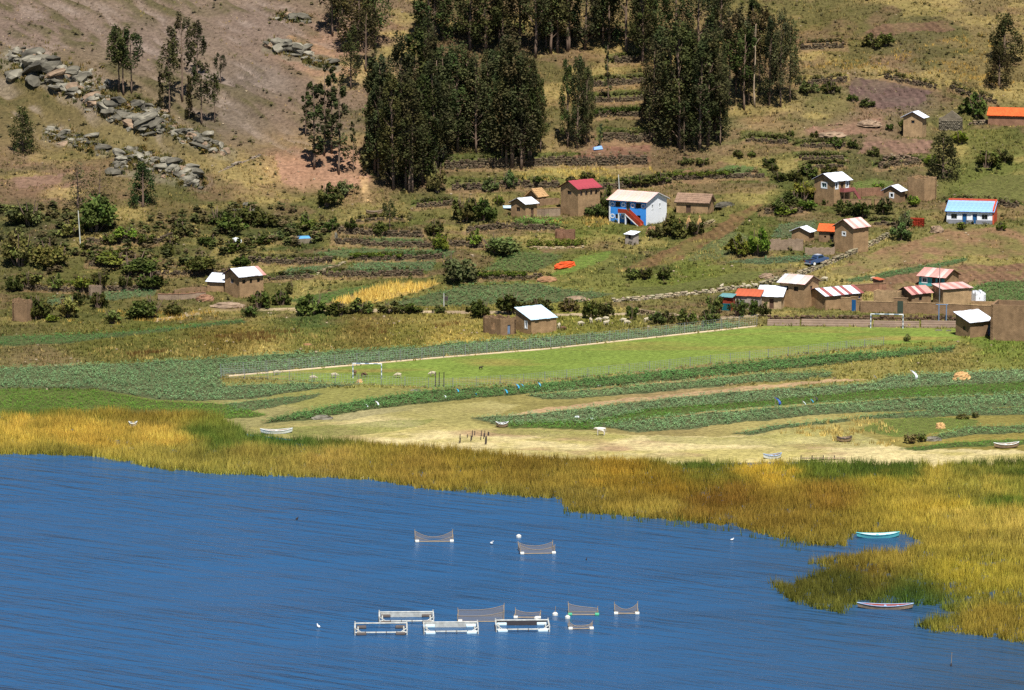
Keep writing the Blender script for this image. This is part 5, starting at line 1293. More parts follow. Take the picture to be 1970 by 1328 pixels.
TV = {}                                             # kinds: (height it is made at, [(trunk, crown), ...])
TV['euc'] = (20.0, [make_tree(100 + i, 20, 0.14 + 0.07 * (i % 3), 4.6 + 0.5 * (i % 4), 50, 72, 0.44, 'full') for i in range(6)])
TV['col'] = (16.0, [make_tree(140 + i, 16, 0.06, 4.0, 34, 70, 0.5, 'column', 0.2) for i in range(4)])
TV['top'] = (17.0, [make_tree(160 + i, 17, 0.46, 5.6, 20, 80, 0.55, 'top', 0.2, 0.035) for i in range(4)])
TV['thin'] = (14.0, [make_tree(180 + i, 14, 0.22, 2.5, 16, 60, 0.42, 'column', 0.12, 0.03) for i in range(3)])
TV['round'] = (4.6, [make_tree(190, 4.6, 0.45, 2.9, 16, 70, 0.26, 'ball', 0.12, 0.02)])
TV['twig'] = (7.5, [make_tree(195 + i, 7.5, 0.22, 6.0, 22, 34, 0.34, 'ball', 0.22, 0.05, (88, 84, 58)) for i in range(2)])
TV['pine'] = (7.0, [make_tree(198 + i, 7.0, 0.04, 4.4, 34, 80, 0.34, 'full', 0.2, 0.01) for i in range(2)])
TV['bare'] = (16.0, [make_tree(205, 16.0, 0.5, 3.2, 7, 26, 0.45, 'top', 0.17, 0.04)])
trng = random.Random(21)

def add_tree(kind, px, py, top, label, group=None, tint=(1, 1, 1), name='eucalyptus_tree', wide=1.0, cat='tree', pale=False):
    x, y, z = at(px, py); s = ppm(y, z); h0, vs = TV[kind]
    k = (py - top) / s / h0
    tr, cr = vs[trng.randrange(len(vs))]
    root = thing(name, label, cat, (x, y, z), trng.random() * 6.283, group)
    root.scale = (k * wide * trng.uniform(0.88, 1.12), k * wide * trng.uniform(0.88, 1.12), k)
    t_ = link('trunk', tr, root); c_ = link('crown', cr, root)
    c_.color = (*[tint[i] * trng.uniform(0.85, 1.15) for i in range(3)], 1)
    if pale:
        t_.data = tr.copy(); t_.data.materials.clear(); t_.data.materials.append(MATS['bark_pale'])
    return root

# (kind, photo x, photo y of the foot, photo y of the top, width factor)
_on = ['first', 'second', 'third', 'fourth', 'fifth', 'sixth', 'seventh', 'eighth', 'ninth', 'tenth', 'eleventh', 'twelfth', 'thirteenth', 'fourteenth', 'fifteenth', 'sixteenth', 'seventeenth', 'eighteenth', 'nineteenth', 'twentieth']
ORD = _on + ['twenty-' + w for w in _on[:9]] + ['thirtieth'] + ['thirty-' + w for w in _on[:9]] + ['fortieth']
GROVES = [
 ('trees in the row at the top of the slope', 'tall dark eucalyptus, {} from left along the top edge of the picture', [('euc', 690, 100, -95, 1), ('euc', 722, 92, -85, .9), ('top', 640, 70, -60, 1), ('euc', 826, 84, -110, 1), ('euc', 852, 78, -80, 1), ('euc', 905, 96, -90, 1), ('euc', 934, 102, -95, 1.1), ('euc', 962, 92, -80, 1), ('euc', 1000, 96, -100, 1), ('euc', 1030, 112, -80, 1), ('euc', 1060, 104, -90, 1), ('top', 1092, 100, -100, 1), ('euc', 1126, 96, -90, 1), ('euc', 1172, 90, -85, 1), ('top', 1206, 102, -100, 1), ('euc', 1236, 122, -60, 1), ('euc', 1262, 100, -90, 1), ('euc', 1300, 96, -90, 1), ('euc', 1344, 90, -85, 1), ('euc', 1388, 80, -90, 1)]),
 ('trees in the west grove', 'dark eucalyptus of the big west grove, {} counting from its left side', [('col', 722, 332, 112, 1), ('euc', 741, 336, 128, .9), ('euc', 757, 366, 148, .95), ('euc', 772, 300, 78, .9), ('euc', 787, 371, 165, 1), ('col', 800, 285, 62, 1.1), ('euc', 812, 352, 150, 1), ('euc', 826, 272, 70, .9), ('euc', 836, 338, 128, 1), ('euc', 852, 306, 95, 1), ('col', 866, 262, 96, 1.2), ('euc', 880, 292, 92, 1), ('euc', 900, 282, 104, 1), ('euc', 916, 296, 112, 1), ('euc', 936, 290, 122, .95), ('euc', 748, 318, 150, .8), ('col', 818, 310, 190, 1.3)]),
 ('trees in the middle grove', 'dark eucalyptus of the middle grove above the small gabled house, {} from left', [('euc', 952, 286, 100, .9), ('euc', 966, 302, 130, .9), ('euc', 985, 322, 78, .95), ('euc', 1003, 326, 112, .95), ('euc', 1018, 300, 118, .9), ('euc', 1040, 292, 146, .85), ('col', 1000, 290, 160, 1.2)]),
 ('trees in the clump left of the clearing', 'dark eucalyptus in the small clump left of the clearing, {} from left', [('euc', 1092, 284, 118, .75), ('euc', 1110, 286, 112, .75), ('euc', 1128, 280, 132, .7)]),
 ('trees in the east grove', 'tall dark eucalyptus of the east grove above the thatched house, {} from left', [('thin', 1249, 270, 168, 1), ('euc', 1258, 268, 92, .9), ('euc', 1272, 258, 58, .95), ('euc', 1290, 278, 62, 1), ('euc', 1308, 288, 48, 1), ('euc', 1326, 272, 52, 1), ('euc', 1346, 290, 82, 1), ('euc', 1362, 282, 72, 1), ('euc', 1378, 268, 112, .9), ('thin', 1386, 280, 178, 1.2), ('thin', 1316, 296, 190, 1)]),
 ('trees right of the east grove', 'eucalyptus in the open stand right of the east grove, {} from left', [('top', 1402, 198, 28, 1), ('top', 1416, 182, 20, 1), ('top', 1432, 212, 60, .9), ('euc', 1480, 204, 34, .7), ('euc', 1502, 206, 30, .8), ('euc', 1520, 196, 44, .8), ('top', 1462, 176, 20, .9)]),
 ('trees on the rocky west hill', 'slender eucalyptus above the rocky spur, {} from left', [('top', 228, 178, 52, .9), ('top', 238, 184, 56, .95), ('top', 253, 180, 60, .95), ('col', 309, 216, 142, .7), ('top', 326, 220, 86, .85), ('top', 351, 196, 34, .95), ('col', 364, 228, 148, .9), ('top', 379, 150, 44, .8), ('top', 388, 240, 122, .9), ('top', 413, 236, 146, .8), ('top', 424, 160, 104, 1.1)]),
 ('trees beside the orange gully', 'thin eucalyptus beside the gully of orange earth, {} from left', [('thin', 588, 262, 172, 1.3), ('thin', 604, 326, 152, 1.25), ('thin', 624, 300, 138, 1.3), ('thin', 638, 296, 132, 1.2), ('thin', 652, 336, 158, 1.3), ('thin', 680, 332, 228, .8), ('thin', 705, 302, 222, .9), ('euc', 675, 172, 52, .9), ('top', 704, 138, 20, .9), ('thin', 720, 118, 62, 1.2)]),
]
MORE = {'trees in the west grove': 22, 'trees in the middle grove': 13, 'trees in the east grove': 13, 'trees in the clump left of the clearing': 3, 'trees in the row at the top of the slope': 19, 'trees right of the east grove': 4}
for grp, lab, lst in GROVES:
    for k in range(MORE.get(grp, 0)):
        q = lst[trng.randrange(len(lst))]; dy = trng.uniform(-42, 6) if q[2] > 150 else trng.uniform(-25, 8)
        lst.append(('euc', q[1] + trng.uniform(-13, 13), q[2] + dy, q[3] + dy * 0.5 + trng.uniform(-22, 30), q[4] * trng.uniform(0.8, 1.0)))
    lst = sorted(lst, key=lambda q: q[1])
    for i, (kd, px, py, top, wd) in enumerate(lst):
        tk = trng.choice((0.6, 0.75, 0.85, 1.0, 1.15)); tint = (tk * 1.02, tk, tk * 0.9)
        add_tree(kd, px, py, top, lab.format(ORD[i]), grp, tint, wide=wd * 1.15)
add_tree('bare', 1452, 206, 40, 'pale bare-trunked eucalyptus with few leaves right of the east grove', None, (1, 1, 1), wide=1.1, pale=True)
add_tree('thin', 1170, 196, 82, 'slim young eucalyptus standing alone in the clearing', None)
add_tree('thin', 1156, 286, 236, 'bluish eucalyptus sapling left of the bare earth plot', None, (0.9, 1.15, 1.3), wide=1.2)
add_tree('round', 750, 440, 391, 'small lollipop-shaped round tree on the terraces', None, (0.8, 0.9, 0.8), name='round_tree')
add_tree('twig', 150, 402, 318, 'dark gnarled twiggy tree below the rocky spur', None, (0.75, 0.8, 0.7), name='gnarled_tree')
add_tree('twig', 192, 384, 322, 'sparse half-bare gnarled tree right of the dark gnarled one', None, (1.25, 1.1, 1.05), name='gnarled_tree', wide=0.9)
add_tree('pine', 275, 398, 318, 'dense bluish conical tree below the rocks', None, (0.75, 0.95, 0.85), name='conical_tree')
add_tree('pine', 1814, 344, 262, 'dark conical tree beside the tall roofless shell', None, (0.7, 0.75, 0.6), name='conical_tree', wide=0.95)
add_tree('pine', 44, 292, 214, 'dark bushy tree at the left edge of the rocky slope', None, (0.8, 0.85, 0.6), name='bushy_tree', wide=1.0)
add_tree('pine', 1932, 120, 36, 'dark tree in the upper right corner', None, (0.6, 0.65, 0.55), name='bushy_tree', wide=1.1)
add_tree('pine', 1922, 166, 96, 'dark spreading tree below the one in the upper right corner', None, (0.65, 0.65, 0.5), name='bushy_tree', wide=1.2)

# --- shrubs
def make_shrub(seed, n, leaf=0.26):
    """a ragged bush about 2 m wide and 1.4 m high: several unequal domes on a few stems"""
    rs = np.random.RandomState(seed); C, R = [], []
    lobes = [(0.62 * math.cos(a) * r, 0.62 * math.sin(a) * r, 0.5 + 0.5 * rs.rand(), 0.42 + 0.25 * rs.rand()) for a, r in [(rs.rand() * 6.283, 0.25 + 0.75 * rs.rand()) for _ in range(4)]]
    for j in range(n):
        lx, ly, lh, lr = lobes[rs.randint(4)]; a = rs.rand() * 6.283; r = math.sqrt(rs.rand())
        zz = 0.18 + lh * (0.25 + 0.95 * math.sqrt(max(0, 1 - r * r)) * rs.rand()); s = 0.15 + 0.15 * rs.rand()
        C.append((lx + lr * r * math.cos(a), ly + lr * r * math.sin(a), zz)); R.append((s, s, s * (0.8 + 0.5 * rs.rand())))
    V, F, K = leaf_faces(np.array(C), np.array(R), 32, leaf, rs, lin((92, 96, 52)), -0.3, 0.35)
    tb = MB()
    for j in range(9):
        a = rs.rand() * 6.283; r = 0.7 * rs.rand(); tb.tube([(0.1 * math.cos(a), 0.1 * math.sin(a), -0.15), (r * math.cos(a), r * math.sin(a), 0.5 + 0.9 * rs.rand())], [0.05, 0.015], 4)
    return np_mesh('foliage', V, F, 'leaves', K), tb.mesh('stems', 'bark')
SHV = [make_shrub(300 + i, 34, 0.24) for i in range(6)]
SHB = [make_shrub(320 + i, 56, 0.18) for i in range(3)]
SH_TINT = {'D': (0.6, 0.64, 0.48), 'O': (1.1, 1.2, 0.55), 'G': (0.95, 0.86, 0.82), 'B': (0.85, 0.95, 1.0), 'L': (0.9, 1.1, 0.55)}
SH_WORD = {'D': 'dark green', 'O': 'yellow green', 'G': 'greyish brown', 'B': 'blue grey', 'L': 'fresh green'}
SHRUBS = """60,432,80,46,G 38,512,66,70,G 100,512,70,48,G 134,456,44,32,G 182,444,84,70,D 280,470,36,22,D 325,490,26,22,D 255,527,82,38,D 385,521,62,36,D 462,512,40,22,D 55,551,50,28,D 110,556,30,25,D 160,556,32,24,O 192,553,36,30,D 240,554,30,25,D
290,556,56,30,D 72,613,56,42,D 130,611,50,40,G 155,588,28,28,D 188,592,36,30,D 100,620,26,16,O 285,612,72,40,D 332,606,40,26,G 216,622,42,26,G 420,432,62,30,D 480,428,50,30,D 450,444,58,30,D 512,434,40,24,D 450,486,40,24,D 350,452,42,24,G 245,457,42,18,O 215,507,60,20,O
498,592,42,32,D 542,587,42,28,D 600,604,52,38,D 655,607,46,28,D 480,610,36,22,D 700,602,46,24,G 745,602,42,22,G 787,602,42,20,D 846,602,22,15,D 560,566,18,26,G 628,397,46,40,G 667,377,36,30,B 634,446,32,24,D 592,442,34,24,L 672,442,22,20,D 725,452,34,28,D 835,452,40,28,D 850,480,30,30,O
915,472,30,26,O 895,427,52,50,D 930,426,50,46,D 955,487,76,36,G 840,370,32,54,G 976,362,30,36,B 945,367,28,24,B 876,541,72,52,B 925,610,48,36,D 980,604,58,40,D 1040,606,52,34,D 1096,600,42,26,G 1138,613,34,38,D 1165,613,36,34,G 1215,616,26,30,D 1265,624,32,26,D 1288,622,30,20,D 1325,624,36,26,D 1366,626,40,30,D
1218,536,30,22,D 1242,537,28,22,D 1278,537,30,25,D 1285,452,46,40,D 1312,455,38,32,D 1338,452,36,28,D 1262,456,30,24,G 1165,414,52,46,D 1145,418,34,26,D 1425,492,44,34,O 1455,492,40,48,O 1545,384,44,34,O 1525,396,44,30,D 1552,402,40,18,L 1502,402,26,22,G 1512,412,40,16,L 1640,414,42,26,D 1662,417,40,30,D 1700,411,36,32,D 1620,404,26,22,D
1732,462,34,34,B 1740,440,24,34,B 1847,277,32,26,O 1712,251,18,14,D 1737,245,20,16,D 1682,92,36,24,D 1704,88,34,26,D 1480,322,28,20,D 1565,264,16,11,D 1592,264,14,10,D 1520,262,16,11,D 1610,282,28,16,D 1640,284,20,16,D 1880,224,50,38,D 1898,322,50,32,D 1932,312,32,26,D 1420,302,22,15,D 1446,302,16,12,D 1350,318,30,16,G 1322,316,26,14,G
1240,356,38,20,D 1272,355,42,24,D 1130,346,30,16,D 1376,604,36,38,D 1418,609,32,34,G 1444,606,28,30,D 1468,609,22,28,D 1745,657,14,15,G 1752,853,28,20,G 1772,850,24,18,G 1876,804,16,12,G 1854,806,22,10,G 1500,348,30,18,D 1530,346,30,18,D 1560,340,40,20,D 1600,338,38,20,D 1488,330,22,16,D 1680,300,24,18,G 1850,442,20,16,L 1926,444,22,18,L 1758,395,26,20,O
1690,370,26,20,O 1590,395,20,14,D 1210,356,26,16,D 1100,352,24,14,D 1030,352,24,14,D 960,395,22,20,L 1790,318,26,20,L 1830,300,24,20,G 1600,180,40,24,D 1560,178,36,20,G 1670,205,26,16,D 1640,195,22,14,D 560,448,26,18,B 530,462,26,16,B 500,470,36,20,D 400,470,36,18,D 330,468,30,16,G 210,470,34,20,D 170,480,30,18,G 25,560,30,30,D"""
LANDMARKS = [((1228, 405), 'the blue house'), ((1115, 380), 'the crimson-roofed house'), ((468, 548), 'the lone white-roofed farmhouse'), ((1000, 622), 'the pale blue-roofed house'), ((1603, 370), 'the red balcony'), ((1868, 415), 'the blue-doored house'), ((1578, 498), 'the parked car'),
 ((1440, 580), 'the teal gate'), ((1640, 455), 'the pink-roofed house'), ((1762, 240), 'the highest hut'), ((750, 415), 'the lollipop tree'), ((600, 330), 'the orange gully'), ((1087, 503), 'the orange heap'), ((260, 230), 'the rocky spur'), ((153, 440), 'the tall pole'), ((40, 600), 'the broken mud wall'), ((1340, 392), 'the thatched house'),
 ((1778, 360), 'the tall roofless shell'), ((1660, 580), 'the compound'), ((860, 540), 'the round grey shrub'), ((1310, 170), 'the east grove'), ((1580, 120), 'the mossy terrace walls'), ((707, 715), 'the goal'), ((1850, 722), 'the big straw heap'), ((985, 200), 'the middle grove')]
def relation(px, py, not_self=None):
    b = min((q for q in LANDMARKS if q[1] != not_self), key=lambda q: (q[0][0] - px) ** 2 + (1.6 * (q[0][1] - py)) ** 2)
    dx, dy = px - b[0][0], py - b[0][1]
    r = ('right of ' if dx > 0 else 'left of ') if abs(dx) > 1.4 * abs(dy) else ('below ' if dy > 0 else 'above ')
    return r + b[1]
def unique_labels(items, fmt):
    """items: (px, py, words); singles out look-alikes at one landmark by counting from the left"""
    key = [fmt.format(w, relation(px, py)) for px, py, w in items]; out = [None] * len(items)
    for k in set(key):
        m = sorted([i for i in range(len(items)) if key[i] == k], key=lambda i: items[i][0])
        for n, i in enumerate(m): out[i] = k if len(m) == 1 else k + ', ' + ORD[n] + ' from left'
    return out
sh = []
for tok in SHRUBS.split():
    a = tok.split(','); sh.append((float(a[0]), float(a[1]), float(a[2]), float(a[3]), a[4]))
def size_word(w, h): return 'big ' if w * h > 2200 else ('tiny ' if w * h < 420 else ('small ' if w * h < 900 else ''))
labs = unique_labels([(q[0], q[1], size_word(q[2], q[3]) + SH_WORD[q[4]]) for q in sh], '{} shrub {}')
for (px, py, w, hh, kd), lab in zip(sh, labs):
    x, y, z = at(px, py); s = ppm(y, z)
    if (px, py) == (876.0, 541.0): lab = 'very big round blue grey shrub below the terraces'
    root = thing('shrub', lab, 'shrub', (x, y, z - 0.05), trng.random() * 6.283, 'shrubs of the village slopes')
    ww, zz = w / s / 1.65, hh / s / 1.22
    root.scale = (ww, ww, zz)
    f_, st_ = (SHB if w > 60 else SHV)[trng.randrange(3 if w > 60 else 6)]
    o = link('foliage', f_, root); link('stems', st_, root)
    tt = SH_TINT[kd]; k = trng.uniform(0.7, 1.45); o.color = (*[c * k * trng.uniform(0.88, 1.14) for c in tt], 1)

# --- hedges
def hedge(pts, w, hh, label, tint):
    tx = np.linspace(pts[0][0], pts[-1][0], max(6, int((pts[-1][0] - pts[0][0]) / 7)))
    gx, gy, gz = ground(tx, np.interp(tx, [p[0] for p in pts], [p[1] for p in pts]))
    x0, y0, z0 = gx.mean(), gy.mean(), gz.mean()
    rs = np.random.RandomState(int(pts[0][0]))
    C = np.stack([np.repeat(gx - x0, 3), np.repeat(gy - y0, 3), np.repeat(gz - z0, 3)], -1) + np.stack([0.3 * rs.randn(len(gx) * 3), w * 0.3 * rs.randn(len(gx) * 3), hh * (0.3 + 0.5 * rs.rand(len(gx) * 3))], -1)
    R = np.tile([0.5, w * 0.4, hh * 0.4], (len(C), 1)) * (0.8 + 0.4 * rs.rand(len(C), 1))
    V, F, K = leaf_faces(C, R, 60, 0.26, rs, lin((92, 96, 52)), -0.2)
    o = link('hedge', np_mesh('hedge', V, F, 'leaves', K), None, (x0, y0, z0)); o.color = (*tint, 1)
    tag(o, label, 'hedge')
hedge([(1020, 475), (1070, 475), (1120, 473)], 1.2, 1.4, 'long clipped yellow green hedge below the low mud ruin', (1.0, 1.15, 0.5))
hedge([(1148, 220), (1190, 218), (1240, 216)], 1.0, 1.1, 'narrow dark green hedge across the clearing', (0.55, 0.75, 0.45))
hedge([(1295, 342), (1350, 340), (1402, 338)], 1.0, 1.0, 'green hedge above the thatched house', (0.9, 1.05, 0.5))
hedge([(905, 532), (960, 533), (1010, 531)], 0.9, 0.9, 'low green hedge right of the round grey shrub', (0.8, 1.0, 0.45))
hedge([(680, 495), (720, 495), (770, 496)], 0.8, 0.8, 'short green hedge on the terrace above the leek rows', (0.9, 1.1, 0.45))
hedge([(100, 546), (140, 548), (200, 546)], 0.9, 0.7, 'low fresh green hedge in the west of the village', (1.0, 1.25, 0.5))
hedge([(160, 488), (200, 490), (250, 486)], 1.0, 0.7, 'mossy green hedge right of the tall pole', (1.1, 1.2, 0.5))

# ------------------------------------------------------------------ rocks
plain('rock', (132, 126, 110), 0.95, 0.7, 1.5, 0.6, coord='Generated'); plain('rock_dark', (100, 95, 82), 0.95, 0.7, 1.5, 0.6, coord='Generated'); plain('rock_pink', (140, 118, 96), 0.95, 0.5, 1.5, 0.4)
def rock_mesh(seed, mat):
    rs = np.random.RandomState(seed)
    import bmesh
    bm = bmesh.new(); bmesh.ops.create_icosphere(bm, subdivisions=2, radius=1.0)
    cuts = rs.randn(11, 3); cuts /= np.linalg.norm(cuts, axis=1)[:, None]; off = 0.42 + 0.42 * rs.rand(11)
    for v in bm.verts:
        p = np.array(v.co)
        for c, o in zip(cuts, off):
            d = p @ c
            if d > o: p = p - c * (d - o) * 0.9
        v.co = p * (1 + 0.09 * rs.randn())
    me = bpy.data.meshes.new('boulder'); bm.to_mesh(me); bm.free(); me.materials.append(MATS[mat]); return me
RM = [rock_mesh(400 + i, ('rock', 'rock_dark', 'rock', 'rock_dark', 'rock_pink', 'rock', 'rock_dark', 'rock')[i]) for i in range(8)]
OUTCROPS = [
 ('high rock outcrop of dark boulders at the left edge of the spur', [(28, 118), (75, 128), (115, 150), (150, 160), (185, 180)], 42, 30, 16),
 ('pale lichen-covered boulder outcrop in the middle of the spur', [(225, 205), (262, 212), (295, 222), (300, 238), (260, 240)], 36, 20, 13),
 ('string of boulders at the lower end of the spur', [(305, 235), (345, 258), (375, 268), (392, 278), (430, 290)], 24, 14, 11),
 ('slanting grey boulders linking the two biggest outcrops', [(180, 190), (205, 205), (225, 225)], 16, 16, 12),
 ('lower scattered outcrop below the spur', [(100, 262), (130, 262), (165, 280), (195, 285)], 18, 14, 9),
 ('rounded boulder outcrop above the bluish conical tree', [(232, 318), (262, 300), (285, 305), (318, 318), (345, 332), (380, 350)], 38, 18, 12),
 ('grey slab outcrop high on the bare west hill', [(520, 88), (560, 98), (590, 102)], 16, 10, 13),
 ('low grey outcrop below the slab outcrop on the bare hill', [(590, 118), (620, 122), (640, 128)], 9, 8, 9),
 ('dark rock band at the top of the bare hill', [(535, 30), (575, 36), (590, 40)], 10, 8, 10),
 ('pale boulder cluster at the foot of the spur', [(452, 402), (478, 404), (490, 410)], 9, 8, 8),
]
for lab, pts, n, spread, size in OUTCROPS:
    n = int(n * 5); size *= 0.72
    ax, ay, az = at(*pts[len(pts) // 2])
    root = thing('rock_outcrop', lab, 'rocks', (ax, ay, az))
    f = np.array([trng.random() for _ in range(n)]) * (len(pts) - 1)
    bx = np.interp(f, np.arange(len(pts)), [p[0] for p in pts]) + np.array([trng.gauss(0, spread * 0.55) for _ in range(n)])
    by = np.interp(f, np.arange(len(pts)), [p[1] for p in pts]) + np.array([trng.gauss(0, spread * 0.42) for _ in range(n)])
    gx, gy, gz = ground(bx, by)
    n2 = n; n = len(gx)
    for i in range(n):
        r = size / ppm(gy[i], gz[i]) * trng.choice((0.3, 0.4, 0.5, 0.6, 0.8, 1.0, 1.6))
        o = link('boulder', RM[trng.randrange(8)], root, (gx[i] - ax, gy[i] - ay, gz[i] - az + r * trng.choice((-0.25, -0.1, 0.05, 0.5))))
        o.rotation_euler = (trng.uniform(-0.4, 0.4), trng.uniform(-0.4, 0.4), trng.random() * 6.28); o.scale = (r * trng.uniform(1.0, 2.0), r * trng.uniform(0.8, 1.3), r * trng.uniform(0.45, 0.8))

# dry grass and low cushions growing between the rocks
rs = np.random.RandomState(77); gx_, gy_ = [], []
for lab, pts, n, spread, size in OUTCROPS:
    m_ = int(n * 9); f = rs.rand(m_) * (len(pts) - 1)
    a_, b_, _ = ground(np.interp(f, np.arange(len(pts)), [p[0] for p in pts]) + rs.randn(m_) * spread * 0.75, np.interp(f, np.arange(len(pts)), [p[1] for p in pts]) + rs.randn(m_) * spread * 0.55)
    gx_.append(a_); gy_.append(b_)
x, y = np.concatenate(gx_), np.concatenate(gy_); z = height(x, y)
pal = lin(np.array([(118, 106, 58), (98, 94, 50), (134, 112, 64), (84, 86, 46)]))[rs.randint(0, 4, len(x))]
V1, F1, C1 = blades(x, y, z, 8, 0.35, 0.95, 0.24, 0.7, pal, rs, 0.3); stuff('ledge_grass', V1, F1, C1, 'dry grass growing between the rocks of the spur', 'grass')
k = rs.rand(len(x)) < 0.22; V1, F1, C1 = rosettes(x[k], y[k], z[k], 26, 0.75, pal[k], rs, 0.7); stuff('ledge_cushions', V1, F1, C1, 'low green cushions growing between the rocks of the spur', 'scrub')
# ------------------------------------------------------------------ pitch furniture
plain('goal_white', (226, 228, 230), 0.5, 0.1); plain('goal_blue', (120, 140, 160), 0.5, 0.1); plain('steel_grey', (120, 122, 122), 0.6, 0.15); plain('concrete', (140, 120, 102), 0.9, 0.22, 1.2, 0.03); plain('post_dark', (70, 62, 58), 0.9, 0.2); plain('pole_pale', (196, 196, 186), 0.8, 0.12)
plain('wire', (150, 154, 150), 0.5, 0.05)

def goal(pl, pr, label):
    (x0, y0, z0), (x1, y1, z1) = at(*pl), at(*pr)
    root = thing('football_goal', label, 'goal', (x0, y0, z0)); d = Vector((x1 - x0, y1 - y0, z1 - z0)); hgt = 2.4; r = 0.085
    for nm, base in (('goal_post', Vector((0, 0, 0))), ('goal_post', d)):
        o = part(nm, MB().tube([base - Vector((0, 0, 0.1)), base + Vector((0, 0, hgt + r))], r, 8), 'goal_white', root)
        for k in range(3): part('painted_band', MB().tube([base + Vector((0, 0, 0.25 + 0.75 * k)), base + Vector((0, 0, 0.6 + 0.75 * k))], r + 0.008, 8), 'goal_blue', o)
    o = part('crossbar', MB().tube([Vector((0, 0, hgt)), d + Vector((0, 0, hgt))], r * 0.98, 8), 'goal_white', root)
    for k in range(3):
        f0, f1 = 0.12 + 0.3 * k, 0.27 + 0.3 * k; part('painted_band', MB().tube([d * f0 + Vector((0, 0, hgt)), d * f1 + Vector((0, 0, hgt))], r + 0.006, 8), 'goal_blue', o)
goal((679, 728), (734, 729), 'white and blue banded football goal at the near left end of the pitch')
goal((1675, 631), (1737, 632), 'white football goal at the far right end, in front of the concrete steps')

def fence(pts, hgt, gap, label, net=True):
    tx = np.linspace(pts[0][0], pts[-1][0], 60); gx, gy, gz = ground(tx, np.interp(tx, [p[0] for p in pts], [p[1] for p in pts]))
    L = np.concatenate([[0], np.cumsum(np.hypot(np.diff(gx), np.diff(gy)))]); ax, ay, az = float(gx[0]), float(gy[0]), float(gz[0])
    root = thing('wire_fence', label, 'fence', (ax, ay, az)); root['kind'] = 'thing'
    P = lambda s, z=0.0: Vector((float(np.interp(s, L, gx)) - ax, float(np.interp(s, L, gy)) - ay, float(np.interp(s, L, gz)) - az + z))
    n = int(L[-1] / gap); pm = MB().tube([(0, 0, -0.2), (0, 0, hgt)], 0.05, 6).mesh('fence_post', 'steel_grey')
    for i in range(n + 1):
        o = link('fence_post', pm, root); o.location = P(L[-1] * i / n)
    if net:
        wb = MB(); w = 0.012
        for k in range(6):
            for i in range(n):
                a, b = P(L[-1] * i / n, 0.1 + (hgt - 0.2) * k / 5), P(L[-1] * (i + 1) / n, 0.1 + (hgt - 0.2) * k / 5); wb.poly([a - Vector((0, 0, w)), b - Vector((0, 0, w)), b + Vector((0, 0, w)), a + Vector((0, 0, w))])
        m_ = int(L[-1] / 0.5)
        for i in range(m_):
            a = P(L[-1] * i / m_, 0.05); wb.poly([a - Vector((w, 0, 0)), a + Vector((w, 0, 0)), a + Vector((w, 0, hgt - 0.1)), a + Vector((-w, 0, hgt - 0.1))])
        part('wire_net', wb, 'wire', root)['kind'] = 'stuff'
fence([(424, 724), (600, 710), (850, 689), (1050, 672), (1250, 651), (1456, 627)], 2.0, 3.8, 'thin wire fence along the far touchline of the pitch')
fence([(426, 727), (560, 733), (700, 740), (850, 747), (1000, 739), (1250, 714), (1450, 693), (1700, 666)], 1.6, 3.8, 'thin wire fence along the near touchline of the pitch')
for i, (px, lab) in enumerate(((838, 'left of three dark posts beside the near touchline'), (845, 'middle of three dark posts beside the near touchline'), (854, 'right of three dark posts beside the near touchline'))):
    x, y, z = at(px, 744); tag(link('dark_post', MB().tube([(0, 0, -0.2), (0, 0, 1.2), (0.02, 0, 2.3)], [0.09, 0.08, 0.07], 7).mesh('dark_post', 'post_dark'), None, (x, y, z)), lab, 'post', 'dark posts by the pitch')
# kerb of pale earth along the far touchline
kx = np.linspace(440, 1455, 60); gx, gy, gz = ground(kx, np.interp(kx, [440, 850, 1050, 1455], [725, 689, 673, 629])); kb = MB()
for i in range(59): kb.hexa([(gx[i], gy[i], gz[i] - 0.1), (gx[i + 1], gy[i + 1], gz[i + 1] - 0.1), (gx[i + 1], gy[i + 1] + 0.7, gz[i + 1] - 0.1), (gx[i], gy[i] + 0.7, gz[i] - 0.1), (gx[i], gy[i], gz[i] + 0.12), (gx[i + 1], gy[i + 1], gz[i + 1] + 0.12), (gx[i + 1], gy[i + 1] + 0.7, gz[i + 1] + 0.14), (gx[i], gy[i] + 0.7, gz[i] + 0.14)])
plain('kerb_earth', (206, 184, 150), 0.95, 0.25, 0.7)
tag(link('pitch_kerb', kb.mesh('pitch_kerb', 'kerb_earth')), 'pale kerb along the far touchline', kind='structure')
# concrete steps behind the far goal
(x0, y0, z0), (x1, y1, z1) = at(1476, 627), at(1842, 631)
d = Vector((x1 - x0, y1 - y0, 0)); u = d.normalized(); nrm = Vector((-u.y, u.x, 0))
root = thing('concrete_stand', 'long low concrete steps for spectators behind the far goal', 'steps', (x0, y0, z0))
for k in range(3):
    for f0, f1 in ((0.0, 0.17), (0.18, 0.55), (0.56, 0.80), (0.81, 1.0)):
        a, b = d * f0 + nrm * (0.9 * k), d * f1 + nrm * (0.9 * k); hh = 0.30 * (k + 1) * (1.0 if 0.17 < f0 < 0.5 or f0 > 0.8 else 0.86)
        part('step', MB().hexa([a + Vector((0, 0, -0.4)), b + Vector((0, 0, -0.4)), b + nrm * 0.88 + Vector((0, 0, -0.4)), a + nrm * 0.88 + Vector((0, 0, -0.4)), a + Vector((0, 0, hh)), b + Vector((0, 0, hh)), b + nrm * 0.88 + Vector((0, 0, hh)), a + nrm * 0.88 + Vector((0, 0, hh))]), 'concrete', root)
tx = np.linspace(1478, 1838, 16); wx, wy, wz = ground(tx, np.interp(tx, [1478, 1838], [616, 617]))
stone_wall(wx, wy, 0.9, 'dark stone retaining wall behind the concrete steps', free=True, tone=(120, 98, 76))
x, y, z = at(1817, 618)
root = thing('pipe_frame', 'grey pipe gate frame behind the concrete steps', 'frame', (x, y, z))
